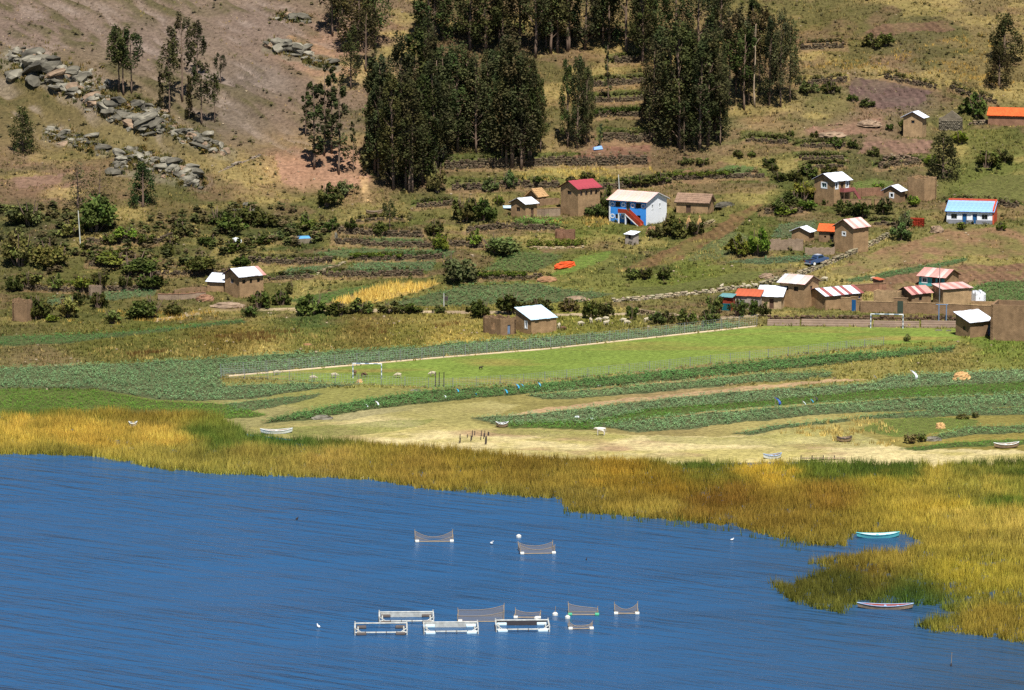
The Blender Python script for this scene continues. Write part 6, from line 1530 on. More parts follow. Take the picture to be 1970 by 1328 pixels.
for xx in (-1.0, 0.3): part('upright', MB().tube([(xx, 0, -0.2), (xx, 0, 3.0)], 0.11, 7), 'door_steel', root)
part('top_bar', MB().tube([(-1.5, 0, 2.9), (0.6, 0, 2.9)], 0.07, 7), 'door_steel', root)

# ------------------------------------------------------------------ poles
def pole(px, py, top, label, r=0.11, mat='pole_pale', arm=False, box=False, lean=0.0):
    x, y, z = at(px, py); hh = (py - top) / ppm(y, z)
    root = thing('utility_pole', label, 'pole', (x, y, z))
    part('shaft', MB().tube([(0, 0, -0.4), (lean * hh * 0.5, 0, hh * 0.5), (lean * hh, 0, hh)], [r, r * 0.85, r * 0.7], 8), mat, root)
    if arm: part('cross_arm', MB().box((lean * hh - 0.6, -0.06, hh - 0.55), (lean * hh + 0.6, 0.06, hh - 0.43)), 'timber', root)
    if box: part('meter_box', MB().box((0.1, -0.2, hh * 0.45), (0.75, 0.12, hh * 0.75)), 'post_dark', root)
pole(155, 476, 405, 'tall pale utility pole standing on the west terraces', lean=-0.05)
pole(1192, 376, 336, 'pale pole rising behind the roof of the blue house', lean=-0.06)
pole(1807, 592, 511, 'tall grey pole in the compound, in front of the pinkish roof', 0.09, 'steel_grey')
pole(854, 590, 564, 'short white post with a dark box beside the bean field', 0.1, box=True)
pole(1588, 540, 522, 'thin pole behind the two-storey compound house', 0.06, 'timber')

# ------------------------------------------------------------------ parked car
plain('car_blue', (66, 88, 124), 0.25, 0.05, 1.0, spec=0.6); plain('car_trim', (176, 182, 192), 0.3, 0.05, spec=0.6); plain('rubber', (26, 26, 28), 0.9, 0.1); plain('hub_white', (232, 232, 226), 0.5, 0.04); plain('lamp_red', (150, 20, 18), 0.3, 0.05)
x, y, z = at(1572, 508)
car = thing('parked_pickup', 'dark blue pickup with white wheels parked beside the dry stone wall', 'car', (x, y, z), math.radians(33))
car.rotation_euler = (0, math.radians(-6), math.radians(36))
prof = [(-2.2, 0.42), (-2.25, 0.72), (-2.2, 1.02), (-0.75, 1.06), (-0.55, 1.08), (-0.25, 1.62), (0.85, 1.64), (1.25, 1.1), (2.05, 0.98), (2.25, 0.8), (2.25, 0.42)]
def prism(pr, y0, y1, inset=0.0):
    mb = MB(); n = len(pr)
    P0 = [(a, y0 + (inset if b > 1.15 else 0), b) for a, b in pr]; P1 = [(a, y1 - (inset if b > 1.15 else 0), b) for a, b in pr]
    mb.poly(P0); mb.poly(list(reversed(P1)))
    for i in range(n): j = (i + 1) % n; mb.poly([P0[j], P0[i], P1[i], P1[j]])
    return mb
body = prism(prof, -0.85, 0.85, 0.12); part('body', body, 'car_blue', car)
part('load_bed', MB().box((-2.1, -0.7, 1.02), (-0.85, 0.7, 1.075)), 'rubber', car)
part('rear_window', MB().hexa([(-0.50, -0.62, 1.14), (-0.50, 0.62, 1.14), (-0.47, 0.62, 1.14), (-0.47, -0.62, 1.14), (-0.30, -0.58, 1.54), (-0.30, 0.58, 1.54), (-0.26, 0.58, 1.54), (-0.26, -0.58, 1.54)]).box((-0.56, -0.60, 1.15), (-0.40, 0.60, 1.30)), 'window_glass', car)
for s in (-1, 1):
    part('side_window', MB().hexa([(-0.38, s * 0.80, 1.14), (1.08, s * 0.80, 1.14), (1.08, s * 0.84, 1.14), (-0.38, s * 0.84, 1.14), (-0.18, s * 0.72, 1.56), (0.80, s * 0.72, 1.56), (0.80, s * 0.76, 1.56), (-0.18, s * 0.76, 1.56)]), 'window_glass', car)
    part('tail_lamp', MB().box((-2.29, s * 0.72 - 0.1, 0.72), (-2.2, s * 0.72 + 0.1, 0.92)), 'lamp_red', car)
    part('headlamp', MB().box((2.2, s * 0.66 - 0.14, 0.66), (2.29, s * 0.66 + 0.14, 0.82)), 'car_trim', car)
    for xx in (-1.35, 1.4):
        w = part('wheel', MB().tube([(xx, s * 0.70, 0.36), (xx, s * 0.92, 0.36)], 0.37, 14), 'rubber', car); part('hub', MB().tube([(xx, s * 0.90, 0.36), (xx, s * 0.945, 0.36)], 0.27, 12), 'hub_white', w)
part('windscreen', MB().hexa([(1.22, -0.66, 1.14), (1.22, 0.66, 1.14), (1.26, 0.66, 1.14), (1.26, -0.66, 1.14), (0.90, -0.6, 1.58), (0.90, 0.6, 1.58), (0.94, 0.6, 1.58), (0.94, -0.6, 1.58)]), 'window_glass', car)
part('rear_bumper', MB().box((-2.36, -0.8, 0.42), (-2.22, 0.8, 0.58)), 'car_trim', car)
part('roof_rack', MB().box((-0.15, -0.6, 1.70), (0.75, 0.6, 1.73)).box((-0.1, -0.55, 1.64), (-0.05, 0.55, 1.70)).box((0.65, -0.55, 1.64), (0.7, 0.55, 1.70)), 'car_trim', car)

# ------------------------------------------------------------------ animals
import bmesh
def skinned(joints, edges, name, mat, sub=1):
    """one continuous body grown round a skeleton: joints (x, y, z, radius)"""
    me = bpy.data.meshes.new(name); me.from_pydata([j[:3] for j in joints], edges, []); o = bpy.data.objects.new(name, me); COL.objects.link(o)
    o.modifiers.new('skin', 'SKIN'); sd = me.skin_vertices[0].data
    for i, j in enumerate(joints): sd[i].radius = (j[3], j[3])
    sd[0].use_root = True
    s = o.modifiers.new('sub', 'SUBSURF'); s.levels = s.render_levels = sub
    dg = bpy.context.evaluated_depsgraph_get(); out = bpy.data.meshes.new_from_object(o.evaluated_get(dg)); out.name = name
    bpy.data.objects.remove(o); bpy.data.meshes.remove(me)
    out.materials.clear(); out.materials.append(MATS[mat]); out.polygons.foreach_set('use_smooth', [True] * len(out.polygons))
    return out
plain('wool', (184, 172, 146), 0.95, 0.2, 9, 0.03); plain('wool_brown', (112, 86, 64), 0.95, 0.2, 9, 0.03); plain('horse_white', (206, 198, 186), 0.8, 0.16, 3); plain('hide_dark', (48, 40, 36), 0.8, 0.2, 3)
def quadruped(L, Hs, R, leg, headz, neck, name, mat, tail=True):
    """L body length, Hs back height, R trunk radius, leg radius, head height and reach"""
    h = L / 2; bz = Hs - R
    J = [(0, 0, bz, R * 1.02), (h * 0.62, 0, bz + 0.02 * L, R * 1.05), (-h * 0.6, 0, bz + 0.02 * L, R * 1.0), (-h * 0.95, 0, bz + 0.05 * L, R * 0.6),
         (h * 0.98, 0, (bz + headz) / 2 + 0.06 * L, R * 0.55), (h + neck * 0.55, 0, headz + 0.04 * L, R * 0.40), (h + neck, 0, headz - 0.08 * L, R * 0.26)]
    E = [(0, 1), (0, 2), (2, 3), (1, 4), (4, 5), (5, 6)]
    for s in (-1, 1):
        n = len(J); J += [(h * 0.66, s * R * 0.6, bz - R * 0.6, leg * 1.7), (h * 0.68, s * R * 0.62, Hs * 0.30, leg * 1.05), (h * 0.68, s * R * 0.62, 0.0, leg)]; E += [(1, n), (n, n + 1), (n + 1, n + 2)]
        n = len(J); J += [(-h * 0.60, s * R * 0.6, bz - R * 0.55, leg * 2.0), (-h * 0.80, s * R * 0.62, Hs * 0.34, leg * 1.1), (-h * 0.72, s * R * 0.62, 0.0, leg)]; E += [(2, n), (n, n + 1), (n + 1, n + 2)]
        n = len(J); J += [(h + neck * 0.45, s * R * 0.5, headz + 0.10 * L, R * 0.12)]; E += [(5, n)]
    if tail: n = len(J); J += [(-h * 1.08, 0, bz - R * 0.2, leg * 0.8), (-h * 1.08, 0, bz - R * 1.4, leg * 0.7)]; E += [(3, n), (n, n + 1)]
    return skinned(J, E, name, mat)
SHEEP = [quadruped(0.95, 0.82, 0.25, 0.045, 0.42, 0.30, 'sheep', 'wool'), quadruped(0.95, 0.82, 0.25, 0.045, 0.80, 0.26, 'sheep', 'wool'), quadruped(0.95, 0.82, 0.24, 0.045, 0.42, 0.30, 'sheep', 'wool_brown')]
SHEEP_AT = [(1117, 627, 0, 20), (1152, 620, 0, 200), (1166, 618, 0, 170), (1166, 626, 1, 30), (1137, 622, 1, 100), (1075, 632, 1, 80), (1083, 636, 2, 10), (1200, 621, 0, 160), (1206, 625, 0, 10), (1244, 620, 0, 30), (643, 727, 0, 10), (766, 727, 0, 190), (832, 724, 0, 200), (683, 722, 2, 90), (602, 732, 0, 10), (532, 722, 0, 20),
 (1439, 556, 0, 20), (1453, 554, 1, 200), (1587, 541, 0, 170), (1474, 547, 0, 20), (1388, 556, 1, 60), (1680, 541, 0, 10), (700, 726, 2, 30), (1056, 620, 2, 40)]
rel = []
for px, py, k, a in SHEEP_AT:
    w = {0: 'white grazing', 1: 'white standing', 2: 'brown'}[k]
    rel.append((px, py, w))
slab_ = unique_labels(rel, '{} sheep {}')
for (px, py, k, a), lab in zip(SHEEP_AT, slab_):
    x, y, z = at(px, py); tag(link('sheep', SHEEP[k], None, (x, y, z - 0.02), math.radians(a), 1.02 if k < 2 else 0.95), lab, 'sheep', 'sheep grazing around the village')
x, y, z = at(1156, 838); tag(link('horse', quadruped(1.35, 1.25, 0.27, 0.07, 1.02, 0.42, 'horse', 'horse_white'), None, (x, y, z), math.radians(170)), 'small whitish horse standing on the dry shore', 'horse')
x, y, z = at(925, 711); tag(link('dog', quadruped(0.6, 0.5, 0.12, 0.035, 0.5, 0.2, 'dog', 'hide_dark'), None, (x, y, z), 0.4), 'dark dog on the pitch right of the near goal', 'dog')
# water birds
plain('feather_white', (236, 236, 232), 0.7, 0.05)
def bird(px, py, label, dark=False, s=1.0):
    x, y, z = at(px, py); J = [(0, 0, 0.10, 0.13), (-0.22, 0, 0.14, 0.07), (0.16, 0, 0.16, 0.08), (0.22, 0, 0.34, 0.055), (0.34, 0, 0.34, 0.02)]
    tag(link('water_bird', skinned(J, [(0, 1), (0, 2), (2, 3), (3, 4)], 'water_bird', 'hide_dark' if dark else 'feather_white'), None, (x, y, z), trng.random() * 6, s), label, 'bird', 'birds on the lake')
bird(946, 1048, 'white bird swimming between the two upper net cages', s=1.5)
bird(613, 1208, 'white bird swimming left of the white frame cages', s=1.2)
bird(571, 1000, 'dark bird alone on the open lake', True)
bird(696, 922, 'white bird at the outer reed edge', s=0.9)
bird(1408, 1040, 'white bird near the reed bay', s=0.9)
bird(1128, 1078, 'tiny dark bird right of the upper net cages', True, 0.8)

# ------------------------------------------------------------------ boats
plain('boat_white', (222, 226, 222), 0.55, 0.12, 2); plain('boat_turq', (96, 186, 190), 0.55, 0.14, 2); plain('boat_pale', (150, 176, 206), 0.55, 0.14, 2); plain('boat_dark', (62, 58, 60), 0.8, 0.2, 2); plain('boat_red', (150, 70, 58), 0.7, 0.2, 2); plain('boat_wood', (150, 128, 104), 0.85, 0.25, 3)
def boat(px, py, wpx, yaw, label, out, rim, inside, z_off=0.0, beam=1.35):
    x, y, z = at(px, py); L = wpx / ppm(y, max(z, 0)) / max(0.5, abs(math.cos(math.radians(yaw))))
    root = thing('rowing_boat', label, 'boat', (x, y, max(z, 0.0) + z_off), math.radians(yaw))
    n = 13; secs = []
    for i in range(n):
        t_ = -1 + 2 * i / (n - 1); w = beam / 2 * (1 - abs(t_) ** 2.6) ** 0.8 * (1 if t_ > 0 else 0.4 + 0.6 * (1 - abs(t_) ** 4)) + 0.02; sh_ = 0.42 + 0.28 * t_ * t_; kz = -0.15 + 0.25 * abs(t_) ** 3
        xx = t_ * L / 2
        secs.append([(xx, -w, sh_), (xx * 0.97, -w * 0.8, kz + 0.12), (xx * 0.96, 0, kz), (xx * 0.97, w * 0.8, kz + 0.12), (xx, w, sh_)])
    hb, ib, gb = MB(), MB(), MB()
    for i in range(n - 1):
        for j in range(4): hb.poly([secs[i][j], secs[i + 1][j], secs[i + 1][j + 1], secs[i][j + 1]])
        ins = lambda p: (p[0] * 0.985, p[1] * 0.9, p[2] + (0.05 if p[2] < 0.3 else 0.0))
        for j in range(4): ib.poly([ins(secs[i][j + 1]), ins(secs[i + 1][j + 1]), ins(secs[i + 1][j]), ins(secs[i][j])])
    hb.poly([secs[0][j] for j in range(5)])
    for s in (0, 4): gb.tube([secs[i][s] for i in range(n)], 0.05, 6)
    gb.tube([secs[0][0], secs[0][4]], 0.05, 6)
    part('hull', hb, out, root, True); part('inner_hull', ib, inside, root, True); part('gunwale', gb, rim, root)
    for t_ in (-0.5, 0.0, 0.45):
        w = beam / 2 * 0.86 * (1 - abs(t_) ** 2.6); part('thwart', MB().box((t_ * L / 2 - 0.14, -w, 0.30), (t_ * L / 2 + 0.14, w, 0.34)), rim, root)
    return root
boat(1689, 1034, 84, 5, 'turquoise rowing boat moored at the edge of the reeds', 'boat_turq', 'boat_turq', 'boat_white')
boat(1703, 1171, 108, -4, 'pale grey-tan rowing boat with red inside among the sparse reeds', 'boat_wood', 'boat_pale', 'boat_red')
boat(532, 834, 62, 8, 'white rowing boat at the inner edge of the west reeds', 'boat_white', 'boat_white', 'boat_wood', 0.05)
boat(1486, 882, 36, 18, 'small white rowing boat at the shore of the dry beach', 'boat_white', 'boat_pale', 'boat_wood', 0.05)
boat(1936, 862, 50, 12, 'pale grey boat drawn up at the right edge of the shore', 'boat_wood', 'boat_white', 'boat_wood', 0.15)
boat(1624, 850, 30, 10, 'dark wooden boat lying on the dry shore', 'boat_wood', 'boat_dark', 'boat_wood', 0.15)
boat(966, 822, 24, 4, 'grey wooden boat lying on the shore beside the bean field', 'boat_wood', 'boat_white', 'boat_dark', 0.15)
boat(256, 826, 16, 4, 'small pale boat almost hidden in the golden west reeds', 'boat_pale', 'boat_white', 'boat_dark', 0.5)
boat(720, 412, 32, 3, 'weathered wooden trough left of the small round tree', 'boat_wood', 'boat_wood', 'boat_dark', 0.1)['category'] = 'trough'

# ------------------------------------------------------------------ fish cages
plain('cage_white', (184, 184, 176), 0.65, 0.35, 2.5); plain('float_blue', (188, 210, 216), 0.5, 0.1, 2); plain('float_dark', (88, 80, 76), 0.8, 0.2, 2); plain('pole_wood', (150, 134, 112), 0.9, 0.2, 3); plain('buoy_white', (206, 204, 194), 0.6, 0.06); plain('float_green', (72, 160, 122), 0.5, 0.1)
m, t, b = node_mat('net'); b.inputs['Base Color'].default_value = (0.24, 0.21, 0.19, 1); b.inputs['Roughness'].default_value = 0.9
tr = t.nodes.new('ShaderNodeBsdfTransparent'); ms = t.nodes.new('ShaderNodeMixShader'); ms.inputs[0].default_value = 0.52
t.links.new(tr.outputs[0], ms.inputs[1]); t.links.new(b.outputs[0], ms.inputs[2]); t.links.new(ms.outputs[0], t.nodes['Material Output'].inputs['Surface'])
def barrel(c, L, r, axis='x'):
    v = Vector((1, 0, 0)) if axis == 'x' else Vector((0, 1, 0)); c = Vector(c)
    return MB().tube([c - v * L * 0.5, c - v * L * 0.46, c + v * L * 0.46, c + v * L * 0.5], [r * 0.7, r, r, r * 0.7], 10)
def frame_cage(px, py, wpx, label, panel, floatm, back=True, front=True, yaw=2.0, dep=3.6):
    """px, py: middle of the near side at the water"""
    x, y, z = at(px, py); W = wpx / ppm(y, 0); root = thing('fish_cage', label, 'fish cage', (x, y, 0), math.radians(yaw), 'floating fish cages'); w = W / 2; o = 0.75; hz = 0.62
    for sx in (-1, 1):
        for yy in (0, dep): part('float_barrel', barrel((sx * (w - o), yy, 0.12), 1.15, 0.26), floatm, root)
        for yy in (0, dep): part('corner_post', MB().tube([(sx * w, yy, 0.0), (sx * w, yy, hz + 0.25)], 0.08, 6), 'cage_white', root)
        part('side_rail', MB().tube([(sx * w, 0, hz), (sx * w, dep, hz)], 0.10, 7), 'cage_white', root); part('side_rail', MB().tube([(sx * (w - 0.35), 0, 0.2), (sx * (w - 0.35), dep, 0.2)], 0.09, 7), 'cage_white', root)
        if front:
            part('brace', MB().tube([(sx * w, 0, hz + 0.2), (sx * (w - 0.9), 0, 0.2)], 0.07, 6), 'cage_white', root)
    part('front_rail', MB().tube([(-w, 0, 0.30), (w, 0, 0.30)], 0.10, 8), 'cage_white', root); part('back_rail', MB().tube([(-w, dep, hz), (w, dep, hz)], 0.09, 8), 'cage_white', root)
    if back: part('back_board', MB().box((-w + 0.15, dep - 0.06, 0.02), (w - 0.15, dep - 0.02, hz)), panel, root)
    for k in range(4): part('tie', MB().box((-w * 0.6 + k * w * 0.4, -0.16, 0.05), (-w * 0.6 + k * w * 0.4 + 0.06, 0.16, 0.46)), 'boat_dark', root)
    return root
frame_cage(733, 1222, 100, 'open white pipe cage with dark barrels, lowest left of the group', 'cage_white', 'float_dark', back=False)
frame_cage(782, 1200, 104, 'white frame cage with pale tarpaulin behind the open pipe cage', 'cage_white', 'float_dark')
frame_cage(868, 1220, 104, 'white frame cage with pale blue barrels in the middle of the group', 'cage_white', 'float_blue')
frame_cage(1006, 1216, 102, 'white frame cage with dark netting inside at the right of the group', 'boat_dark', 'float_blue')
def net_cage(px, py, wpx, label, hs=(1.5, 1.2, 1.0, 1.6), dep=3.0, yaw=0.0, sag=0.55, fl='buoy_white'):
    """net hung between four corner poles of heights hs: near left, near right, far left, far right"""
    x, y, z = at(px, py); W = wpx / ppm(y, 0); root = thing('net_cage', label, 'fish cage', (x, y, 0), math.radians(yaw), 'floating fish cages'); w = W / 2
    P = [(-w, 0), (w, 0), (-w, dep), (w, dep)]; hs = tuple(v * 0.82 for v in hs)
    for (a, c), hh in zip(P, hs):
        part('corner_pole', MB().tube([(a, c, -0.3), (a * 1.02, c, hh + 0.25)], 0.05, 6), 'pole_wood', root)
    for (a, b_) in ((0, 1), (2, 3), (0, 2), (1, 3)):
        (ax, ay), (bx, by) = P[a], P[b_]; ha, hb = hs[a], hs[b_]; mb = MB(); n = 12; top, bot = [], []
        for i in range(n + 1):
            f = i / n; q = 4 * f * (1 - f); top.append((ax + (bx - ax) * f, ay + (by - ay) * f, (ha + (hb - ha) * f) * (1 - sag * q) + 0.12 * q)); bot.append((ax + (bx - ax) * f, ay + (by - ay) * f, -0.25))
        for i in range(n): mb.poly([bot[i], bot[i + 1], top[i + 1], top[i]])
        nt = part('net_side', mb, 'net', root); part('head_rope', MB().tube(top, 0.035, 5), 'pole_wood', nt)
    part('foot_pole', MB().tube([(-w, 0, 0.06), (w, 0, 0.06)], 0.07, 6), 'pole_wood', root)
    for a, c in ((-w * 0.9, -0.15), (w * 0.95, -0.15)): part('buoy', barrel((a, c, 0.12), 0.5, 0.22), fl, root)
    return root
net_cage(925, 1197, 88, 'net cage with brown netting pulled high between poles', (0.9, 1.5, 1.0, 1.7), 3.0, 0, 0.35)
net_cage(835, 1043, 72, 'upper left net cage with sagging pale netting', (1.0, 0.9, 1.2, 1.2), 2.4, 2, 0.92)
net_cage(1034, 1066, 66, 'upper right net cage with tall poles and dark netting', (1.4, 1.2, 1.1, 1.2), 2.8, 5, 0.6)
net_cage(1122, 1184, 56, 'small net cage with a pointed net and green float', (0.5, 0.5, 1.2, 0.5), 2.0, 0, 0.3, 'float_green')
net_cage(1205, 1182, 44, 'smallest net cage with thin poles, rightmost of the far row', (0.4, 0.5, 1.1, 1.2), 1.6, 0, 0.85)
net_cage(1117, 1211, 44, 'low net cage of white pipe right of the frame cages', (1.1, 0.9, 0.3, 0.3), 1.4, 4, 0.8)
net_cage(1014, 1190, 48, 'half-sunken net cage with tilted poles behind the dark-netted frame cage', (0.3, 0.3, 0.8, 0.5), 1.8, -4, 0.6)
def buoy(px, py, label, r=0.3, mat='buoy_white', ht=0.0):
    x, y, z = at(px, py); root = thing('buoy', label, 'buoy', (x, y, 0), 0, 'loose buoys among the cages')
    part('float', MB().tube([(0, 0, -0.2), (0, 0, -0.05), (0, 0, 0.2), (0, 0, 0.38)], [r * 0.6, r, r, r * 0.5], 9), mat, root)
    if ht: part('marker_stick', MB().tube([(0, 0, 0.3), (0.05, 0, ht)], 0.035, 5), 'pole_wood', root)
buoy(998, 1034, 'white buoy with dark base above the tall-poled net cage', 0.34); buoy(1068, 1184, 'pair-like pale float with stick left of the pointed net', 0.34, ht=1.1); buoy(1032, 1192, 'pale float right of the high brown net', 0.3); buoy(1092, 1190, 'pale float touching the pointed net cage', 0.32, ht=0.6); buoy(1830, 1282, 'thin marker stick at the lower right of the lake', 0.1, 'boat_dark', 1.6)

# ------------------------------------------------------------------ small things on land
plain('tarp_orange', (214, 84, 38), 0.7, 0.18, 2.5, 0.05); plain('straw', (196, 156, 104), 0.95, 0.3, 5, 0.06); plain('straw_dark', (150, 112, 80), 0.95, 0.3, 5, 0.06); plain('bag_blue', (52, 160, 206), 0.5, 0.1, 4); plain('bag_navy', (32, 72, 150), 0.5, 0.1, 4); plain('bag_white', (222, 226, 230), 0.5, 0.1, 4); plain('bag_black', (24, 24, 28), 0.6, 0.1, 4); plain('tarp_blue', (92, 156, 206), 0.5, 0.1, 3)
def lump(name, px, py, wpx, hpx, mat, label, cat, yaw=0, ridge=0.35, seed=1, deep=0.6, stuffing=None):
    """an irregular heap: long dome with folds"""
    x, y, z = at(px, py); s = ppm(y, z); L, hh = wpx / s, hpx / s; rs = np.random.RandomState(seed); mb = MB(); nu, nv = 18, 9
    vals = rs.rand(nu + 1, nv + 1)
    for i in range(nu + 1):
        for j in range(nv + 1):
            a = 2 * math.pi * i / nu; f = j / nv; r = math.cos(f * math.pi / 2) ** ridge; k = 1 + 0.22 * (vals[i % nu, j] - 0.5); mb.v.append((0.5 * L * r * math.cos(a) * k, 0.5 * L * deep * r * math.sin(a) * k, hh * math.sin(f * math.pi / 2) * (0.85 + 0.3 * vals[i % nu, j]) - 0.1))
    for i in range(nu):
        for j in range(nv): mb.f.append((i * (nv + 1) + j, (i + 1) * (nv + 1) + j, (i + 1) * (nv + 1) + j + 1, i * (nv + 1) + j + 1))
    return tag(link(name, mb.mesh(name, mat), None, (x, y, z), math.radians(yaw)), label, cat)
lump('tarpaulin_heap', 1087, 514, 60, 11, 'tarp_orange', 'long heap under a bright orange tarpaulin on the slope', 'heap', 48, 0.5, 3, 0.3)
lump('straw_heap', 1850, 730, 34, 15, 'straw', 'big straw heap in the crops at the right', 'straw heap', 5, 0.6, 4, 0.7)
lump('straw_heap', 1809, 824, 19, 11, 'straw', 'small rounded straw heap on the short bright grass', 'straw heap', 0, 0.4, 5, 0.8)
lump('straw_heap', 1836, 732, 9, 6, 'straw', 'tiny straw heap at the foot of the big one', 'straw heap', 0, 0.6, 6, 0.8)
lump('stone_heap', 1052, 541, 42, 10, 'straw_dark', 'pinkish rubble heap below the orange tarpaulin', 'rubble', 18, 0.8, 7, 0.5); lump('stone_heap', 1108, 578, 52, 9, 'rock_pink', 'low grey rubble heap above the pitch house sheep', 'rubble', 8, 0.9, 8, 0.4); lump('stone_heap', 1475, 535, 34, 10, 'rock_pink', 'reddish rubble heap left of the dry stone wall', 'rubble', 0, 0.8, 9, 0.5)
lump('stone_heap', 1795, 848, 34, 9, 'rock', 'pale rock heap beside the grey shrubs on the shore', 'rubble', 0, 0.7, 10, 0.5); lump('stone_heap', 620, 806, 44, 8, 'rock', 'pale stone heap at the tip of the bean strip', 'rubble', 5, 0.8, 11, 0.5); lump('stone_heap', 800, 752, 22, 4, 'rock', 'flat white stone heap at the corner of the pitch', 'rubble', 0, 0.8, 12, 0.6)
lump('stone_heap', 1460, 560, 30, 5, 'rock', 'low stones right of the long dry stone wall', 'rubble', 0, 0.9, 13, 0.5); lump('earth_mound', 1600, 262, 60, 9, 'rock_pink', 'low pinkish earth mound above the three low terrace walls', 'mound', 0, 0.9, 14, 0.6); lump('earth_mound', 1672, 242, 50, 12, 'rock_pink', 'rubbly pink earth mound left of the highest hut', 'mound', 0, 0.9, 15, 0.6)
lump('rubble_mound', 440, 590, 70, 9, 'adobe_grey', 'grassy rubble in front of the lone farmhouse', 'rubble', 0, 0.9, 16, 0.5); lump('rubble_mound', 395, 578, 36, 12, 'adobe_red', 'crumbled mud rubble beside the annex', 'rubble', 0, 0.8, 17, 0.6); lump('log_pile', 590, 664, 20, 4, 'straw_dark', 'dark brown log heap in the meadow above the bean field', 'log', 10, 0.6, 18, 0.4)
lump('dry_bush', 1256, 450, 26, 14, 'straw_dark', 'rusty dry bush in front of the white gable', 'bush', 0, 0.5, 19, 0.8); lump('dry_bush', 1802, 446, 26, 12, 'rock_pink', 'reddish dry bush left of the blue-doored house', 'bush', 0, 0.5, 20, 0.8); lump('straw_heap', 692, 736, 12, 7, 'straw', 'little orange straw heap below the near goal', 'straw heap', 0, 0.6, 22, 0.8)
lump('white_rock', 1152, 742, 8, 3, 'buoy_white', 'white stone on the bean strip below the pitch', 'rock', 0, 0.6, 23, 0.8); lump('white_sack', 1110, 803, 9, 4, 'bag_white', 'left of two white sacks in the bean field', 'sack', 0, 0.5, 24, 0.6); lump('white_sack', 1139, 806, 8, 3, 'bag_white', 'right of two white sacks in the bean field', 'sack', 0, 0.5, 25, 0.6); lump('white_sheet', 455, 466, 20, 9, 'bag_white', 'white plastic bundle on the terrace above the farmhouse', 'plastic', 0, 0.5, 26, 0.6)
lump('pale_slabs', 1806, 636, 14, 3, 'rock', 'left pale slab at the far end of the pitch', 'stone', 0, 0.5, 27, 0.6); lump('pale_slabs', 1825, 637, 11, 3, 'rock', 'right pale slab at the far end of the pitch', 'stone', 0, 0.5, 28, 0.6)
lump('thatch_pile', 1395, 398, 40, 10, 'rock_dark', 'dark brushwood heap right of the thatched house', 'brushwood', 0, 0.7, 29, 0.5)
for px, py, hpx, lab in ((1306, 432, 12, 'small straw stook, leftmost of three by the thatched house'), (1325, 430, 14, 'pale straw stook in the middle by the thatched house'), (1346, 431, 15, 'tallest straw stook beside the short pale stone wall')):
    x, y, z = at(px, py); s = ppm(y, z); hh = hpx / s; mb = MB()
    for k in range(26):
        a = trng.random() * 6.283; r = 0.45 * trng.uniform(0.6, 1.1); mb.tube([(r * math.cos(a), r * math.sin(a), -0.05), (0.08 * math.cos(a), 0.08 * math.sin(a), hh * 0.8), (0.2 * math.cos(a), 0.2 * math.sin(a), hh * trng.uniform(0.9, 1.1))], [0.10, 0.07, 0.03], 4)
    tag(link('straw_stook', mb.mesh('straw_stook', 'straw'), None, (x, y, z)), lab, 'straw stook', 'straw stooks')
def flag(px, py, hpx, mat, label):
    x, y, z = at(px, py); hh = hpx / ppm(y, z); root = thing('plastic_flag', label, 'scarecrow flag', (x, y, z), trng.uniform(-0.6, 0.6), 'plastic scarecrow flags in the crops')
    part('stick', MB().tube([(0, 0, -0.2), (0.04, 0, hh)], 0.035, 5), 'pole_wood', root); w = hh * 0.45; mb = MB(); n = 5
    for i in range(n):
        f0, f1 = i / n, (i + 1) / n; q = lambda f: (0.05 + w * 0.9 * math.sin(f * 2.4), 0.12 * math.sin(f * 6), hh * (1 - 0.78 * f)); a, b_ = q(f0), q(f1); th = 0.16 * hh
        mb.poly([(a[0] - th * (1 - f0), a[1], a[2]), (b_[0] - th * (1.1 - f1), b_[1], b_[2]), (b_[0] + th * (0.3 + f1), b_[1] + 0.1, b_[2] - 0.05), (a[0] + th * (0.3 + f0), a[1] + 0.1, a[2] - 0.05)])
    part('plastic_bag', mb, mat, root)
for px, py, hp, mt, lab in ((877, 757, 10, 'bag_blue', 'first light blue plastic flag from left in the bean strip'), (912, 763, 9, 'bag_blue', 'second light blue plastic flag from left in the bean strip'), (970, 760, 12, 'bag_blue', 'bulky light blue plastic flag with a yellow tip in the bean strip'), (992, 751, 13, 'bag_blue', 'tall light blue plastic flag, fourth from left in the bean strip'), (1002, 749, 11, 'bag_blue', 'light blue plastic flag, fifth from left in the bean strip'), (1034, 747, 12, 'bag_blue', 'rightmost light blue plastic flag of the bean strip'),
                            (1491, 784, 20, 'bag_navy', 'dark blue plastic flag in the bright clover'), (1681, 731, 10, 'bag_navy', 'small dark blue plastic flag at the end of the bare path'), (1544, 782, 11, 'bag_white', 'white plastic flag in the clover beside the blue one'), (1559, 778, 11, 'bag_blue', 'light blue plastic flag in the clover beside the black one'), (1566, 774, 13, 'bag_black', 'black plastic flag in the bright clover'), (1753, 734, 22, 'bag_white', 'tall white plastic flag left of the big straw heap'), (722, 783, 12, 'bag_white', 'white plastic flag at the tip of the near bean strip'), (703, 786, 9, 'bag_white', 'small white plastic flag left of another at the tip of the bean strip'), (854, 768, 8, 'bag_white', 'small white plastic flag near the pitch corner')):
    flag(px, py, hp, mt, lab)
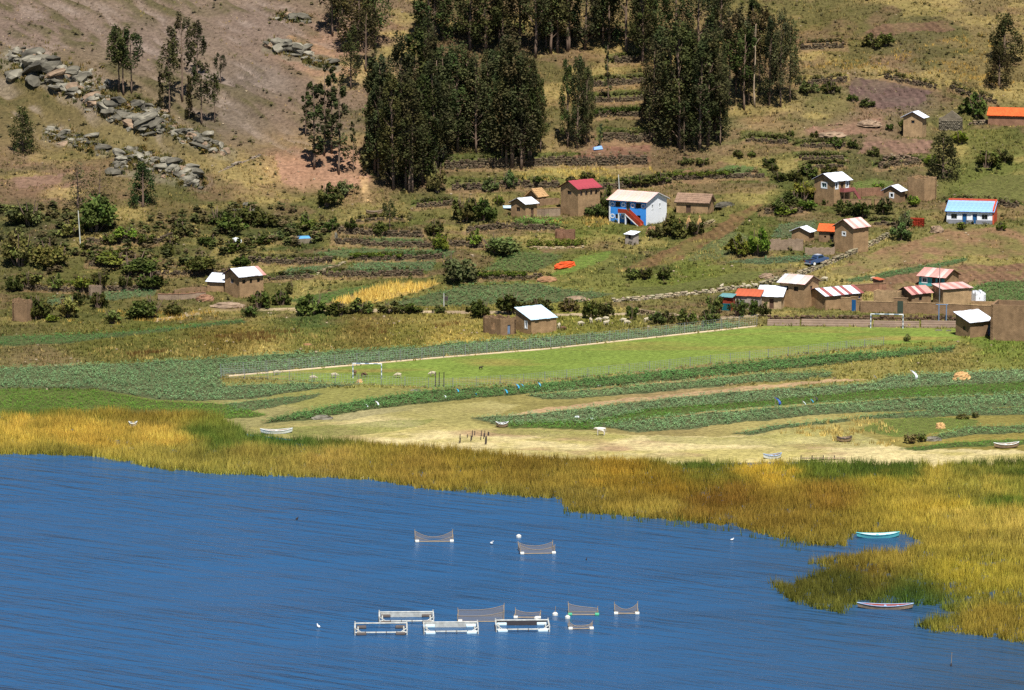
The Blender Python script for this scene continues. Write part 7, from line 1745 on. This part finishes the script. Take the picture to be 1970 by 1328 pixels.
# old landing stage on the beach
x, y, z = at(912, 848); root = thing('landing_stage', 'row of old dark stakes of a broken landing stage on the beach', 'stakes', (x, y, z))
for k in range(18):
    a = trng.uniform(-2.2, 2.2); c = trng.uniform(-3.5, 4.5); hh = trng.uniform(0.4, 1.1); zz = float(height(x + a, y + c)) - z
    part('stake', MB().tube([(a, c, zz - 0.2), (a + 0.05, c, zz + hh)], [0.09, 0.07], 6), 'post_dark', root)
x, y, z = at(1560, 888); root = thing('landing_stage', 'small plank jetty with dark posts beside the white shore boat', 'jetty', (x, y, max(z, 0)))
for k in range(5): part('plank', MB().box((k * 1.3 - 1.5, -0.3, 0.45), (k * 1.3 - 0.25, 0.3, 0.52)), 'boat_wood', root)
for k in range(4): part('post', MB().tube([(k * 1.6 - 1.4, 0.2, -0.8), (k * 1.6 - 1.4, 0.2, 0.85)], 0.08, 6), 'post_dark', root)
# water tank under blue cover on the terrace
x, y, z = at(585, 466); root = thing('stone_cistern', 'square stone cistern with light blue cover on the terraces', 'cistern', (x, y, z), 0.3)
part('cistern_wall', MB().box((-1.4, -0.9, -0.4), (1.4, 0.9, 0.75)), 'fieldstone', root); part('cover', MB().hexa([(-1.2, -0.8, 0.78), (1.1, -0.8, 0.78), (1.2, 0.8, 0.8), (-1.2, 0.8, 0.8), (-1.1, -0.6, 0.95), (1.0, -0.6, 0.9), (1.1, 0.7, 1.1), (-1.0, 0.7, 1.08)]), 'tarp_blue', root)
x, y, z = at(647, 462); tag(link('standing_stone', RM[0], None, (x, y, z + 0.7), 0.5, (0.4, 0.35, 0.95)), 'tall pale standing stone at the terrace wall corner', 'stone')
x, y, z = at(1150, 288); root = thing('metal_sheet', 'crumpled metal sheet lying beside the bare earth plot', 'metal sheet', (x, y, z), 0.4); part('sheet', MB().hexa([(-1, -0.5, 0), (0.9, -0.5, 0.1), (1, 0.6, 0.1), (-0.9, 0.6, 0), (-0.9, -0.3, 0.5), (0.7, -0.4, 0.75), (0.8, 0.5, 0.7), (-0.8, 0.5, 0.45)]), 'sheet_blue', root)
x, y, z = at(978, 402); root = thing('metal_sheet', 'flat pale sheet left of the small gabled adobe house', 'metal sheet', (x, y, z), 0.1); part('sheet', MB().hexa([(-1, -0.6, 0.2), (1, -0.6, 0.2), (1, 0.7, 0.5), (-1, 0.7, 0.5), (-1, -0.6, 0.26), (1, -0.6, 0.26), (1, 0.7, 0.56), (-1, 0.7, 0.56)]), 'sheet_lightblue', root)
